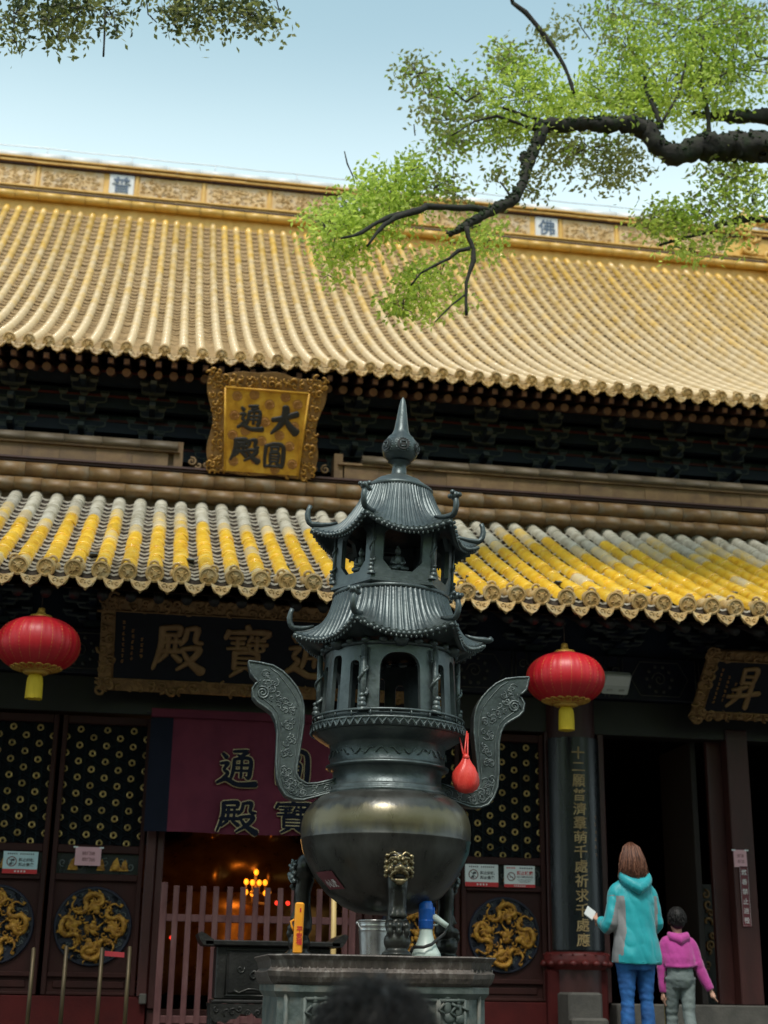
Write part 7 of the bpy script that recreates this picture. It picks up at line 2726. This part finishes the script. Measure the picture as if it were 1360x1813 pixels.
MAIN = [
 (1180, 150, 150, 75, 150, (LM, LM, GR)), (1085, 175, 95, 45, 80, (LM, LM, GR)), (1300, 120, 90, 100, 110, (LM, GR, GR)), (1215, 45, 130, 55, 85, (GR, GR, LM)), (1120, 90, 55, 40, 30, (LM, GR, OL)),
 (1320, 30, 60, 45, 26, (OL, GR)), (1080, 20, 45, 25, 14, (OL, GR)), (1190, 10, 90, 25, 26, (OL, GR)),  # darker leaf kinds paint in the shade at the crown's top right
 (935, 170, 75, 60, 80, (LM, LM, GR)), (905, 115, 42, 32, 26, (GR, OL, LM)), (930, 225, 55, 22, 30, (LM, GR)), (1010, 190, 40, 25, 22, (LM,)),
 (835, 165, 35, 30, 16, (OL, GR)), (800, 215, 60, 32, 28, (OL, OL, GR)), (735, 130, 34, 28, 17, (OL, OL, GR)), (760, 170, 38, 24, 16, (OL, GR)), (800, 255, 40, 20, 16, (OL, GR)), (865, 235, 40, 22, 16, (OL, GR)),
 (975, 60, 28, 26, 7, (OL,)), (1010, 40, 20, 20, 4, (OL,)), (880, 315, 18, 15, 5, (OL, GR)),
 (1040, 262, 60, 25, 30, (OL, OL, GR)), (1075, 300, 45, 22, 18, (OL,)), (1120, 275, 35, 25, 12, (OL,)), (985, 265, 30, 30, 12, (OL,)), (960, 320, 18, 20, 4, (OL,)), (940, 340, 16, 10, 3, (OL,)), (1095, 320, 20, 12, 5, (OL,)),
 (1300, 315, 60, 30, 34, (LM, GR, OL)), (1330, 345, 35, 40, 20, (LM, GR)), (1255, 375, 60, 32, 36, (LM, GR, OL)), (1190, 395, 48, 28, 34, (LM, LM, GR)), (1160, 385, 28, 20, 12, (LM, OL)), (1215, 440, 36, 14, 12, (LM,)), (1290, 420, 35, 16, 10, (LM, GR)),
 (585, 405, 40, 45, 50, (LM, LM, GR)), (635, 375, 50, 40, 50, (LM, LM, GR)), (690, 325, 48, 34, 36, (LM, LM, GR)), (735, 300, 28, 30, 20, (LM, GR)), (765, 335, 45, 22, 20, (LM, GR, OL)), (700, 360, 55, 22, 28, (LM, GR)), (690, 410, 50, 22, 14, (LM,)), (605, 455, 38, 16, 12, (LM,)), (640, 445, 30, 12, 6, (LM,)),
 (810, 345, 30, 16, 8, (LM, OL)), (845, 400, 32, 22, 14, (LM,)), (855, 440, 34, 24, 14, (LM,)), (800, 430, 25, 20, 8, (LM,)), (780, 480, 36, 22, 14, (LM,)), (740, 500, 36, 28, 24, (LM, LM, GR)), (715, 540, 28, 18, 14, (LM, GR)), (760, 545, 28, 14, 10, (LM,)), (800, 525, 22, 22, 8, (LM,)), (590, 490, 20, 8, 3, (LM,)),
]
blobs(L, tw, [(a, b_, c, d, int(e*.86)+1, f) for a, b_, c, d, e, f in MAIN], Y0+.42, .5, .064, .18, 22)
q = L.q
for k in range(420):        # the rest of the crown, right of the frame and above it
    d = Vector((q.gauss(0, 1), q.gauss(0, 1), q.gauss(0, 1)))
    d.normalize()
    c = Vector((10.2, 9.6, 11.2))+Vector((d.x*3.4, d.y*3.6, d.z*2.6))*q.uniform(.55, 1)
    L.clump(c, .42, 12, .16, (LM, GR, GR))
obj('trunk', b, ['bark', 'moss'], t1)
obj('twigs', tw, 'twig', t1, kind='stuff')
L.build('crown', t1, ['leaf_lime', 'leaf_green', 'leaf_olive'])

t2 = thing('overhanging_tree', 'dark leaved tree left of the courtyard with drooping sprays along the top of the view', 'tree', (-6.8, 5.6, 0))
b = MB(); L = Leaves(23); tw = MB()
b.tube([(-6.8, 5.6, 0), (-6.7, 5.7, 3), (-6.2, 6.2, 6), (-5.0, 7.2, 8.4), (-3.4, 8.2, 9.6), (-1.6, 9.0, 10.0), (.3, 9.4, 10.1), (1.2, 9.5, 9.9)], [.5, .42, .36, .28, .2, .13, .07, .03], 12)
b.tube([(-6.2, 6.2, 6), (-7.4, 5.2, 9), (-8, 4.5, 11.5)], [.3, .22, .1], 10)
TL_ = [(25, 25, 36, 38, 26, (GR, OL)), (95, 35, 45, 32, 28, (GR, OL, OL)), (150, 15, 45, 22, 20, (OL, GR)), (120, 66, 22, 12, 8, (OL,)), (195, 25, 22, 26, 10, (OL, GR)), (25, 75, 14, 8, 3, (OL,)),
       (325, 22, 40, 26, 22, (OL, GR)), (385, 15, 55, 22, 26, (GR, OL)), (440, 30, 42, 24, 22, (GR, OL)), (350, 55, 26, 12, 8, (OL,)), (485, 40, 18, 16, 8, (OL,)), (250, -25, 60, 20, 14, (GR, OL)), (90, -30, 90, 25, 24, (GR,)), (400, -30, 80, 25, 22, (GR,))]
blobs(L, tw, TL_, 9.2, .4, .056, .15, 14)
for pp in ([(186, 20, 2), (185, 60, 2), (183, 100, 2)], [(200, 25, 1.5), (209, 68, 1)], [(258, -10, 1.5), (262, 25, 1.5), (278, 40, 1)], [(22, 60, 1.5), (35, 96, 1)], [(490, 0, 1.5), (495, 22, 1)], [(340, -20, 2), (345, 30, 2)], [(430, -20, 2), (440, 25, 2)], [(100, -20, 2), (105, 40, 2)]):
    limb(b, pp, 9.2, n=5)
q = L.q
for k in range(520):
    d = Vector((q.gauss(0, 1), q.gauss(0, 1), q.gauss(0, 1))); d.normalize()
    c = Vector((-7.4, 4.6, 11.5))+Vector((d.x*4.2, d.y*4.0, d.z*2.6))*q.uniform(.5, 1)
    L.clump(c, .5, 12, .19, (GR, GR, OL))
obj('trunk', b, ['bark', 'moss'], t2)
obj('twigs', tw, 'twig', t2, kind='stuff')
L.build('crown', t2, ['leaf_lime', 'leaf_dark', 'leaf_olive'])

# unseen trees and hall, added behind the camera to shade the temple front
def add_shade_tree(x, y, h, r_, seed, label):
    t = thing('shade_tree', label, 'tree', (x, y, 0), 'unseen trees added for shade')
    q = random.Random(seed)
    b = MB()
    b.tube([(x, y, 0), (x+.1, y, h*.25), (x-.1, y+.1, h*.5), (x, y, h*.8)], [.5, .42, .34, .1], 12)
    for k in range(6):
        a = k*1.05+seed
        b.tube([(x, y, h*(.35+.05*k)), (x+r_*.4*math.cos(a), y+r_*.4*math.sin(a), h*(.5+.05*k)), (x+r_*.8*math.cos(a), y+r_*.8*math.sin(a), h*(.55+.06*k))], [.22, .14, .05], 8)
    obj('trunk', b, 'bark', t)
    L = Leaves(seed)
    for k in range(620):
        d = Vector((q.gauss(0, 1), q.gauss(0, 1), q.gauss(0, 1))); d.normalize()
        c = Vector((x, y, h*.62))+Vector((d.x*r_, d.y*r_, d.z*h*.36))*q.uniform(.45, 1)
        L.clump(c, .6, 11, .34, (GR, GR, LM))
    L.build('crown', t, ['leaf_lime', 'leaf_green', 'leaf_olive'])
for i, (x, y, h, r_) in enumerate(((-9, -7, 13, 5.5), (1.5, -9, 13.5, 5.5), (11, -7, 13, 5.5), (-18, -2, 12, 5), (20, 0, 12, 5))):
    add_shade_tree(x, y, h, r_, 50+i, ['unseen broad tree added for shade behind the viewer on the left', 'unseen broad tree added for shade straight behind the viewer', 'unseen broad tree added for shade behind the viewer on the right', 'unseen tree added for shade at the left side of the courtyard', 'unseen tree added for shade at the right side of the courtyard'][i])
eh = thing('shade_hall', 'unseen red walled hall with a grey roof, added across the courtyard for shade', 'temple', (1, -22, 0))  # added out of view to keep low sky light off the temple front
b = MB(); b.box(-24, 26, -26, -19, .004, 6.5); obj('wall', b, 'plinth_red', eh)
b = MB(); b.add([(-26, -17.5, 6.2), (28, -17.5, 6.2), (28, -22.5, 10.5), (-26, -22.5, 10.5), (-26, -27.5, 6.2), (28, -27.5, 6.2)], [(0, 1, 2, 3), (3, 2, 5, 4), (0, 3, 4), (1, 5, 2), (0, 4, 5, 1)])
obj('roof', b, 'grey_stone', eh)
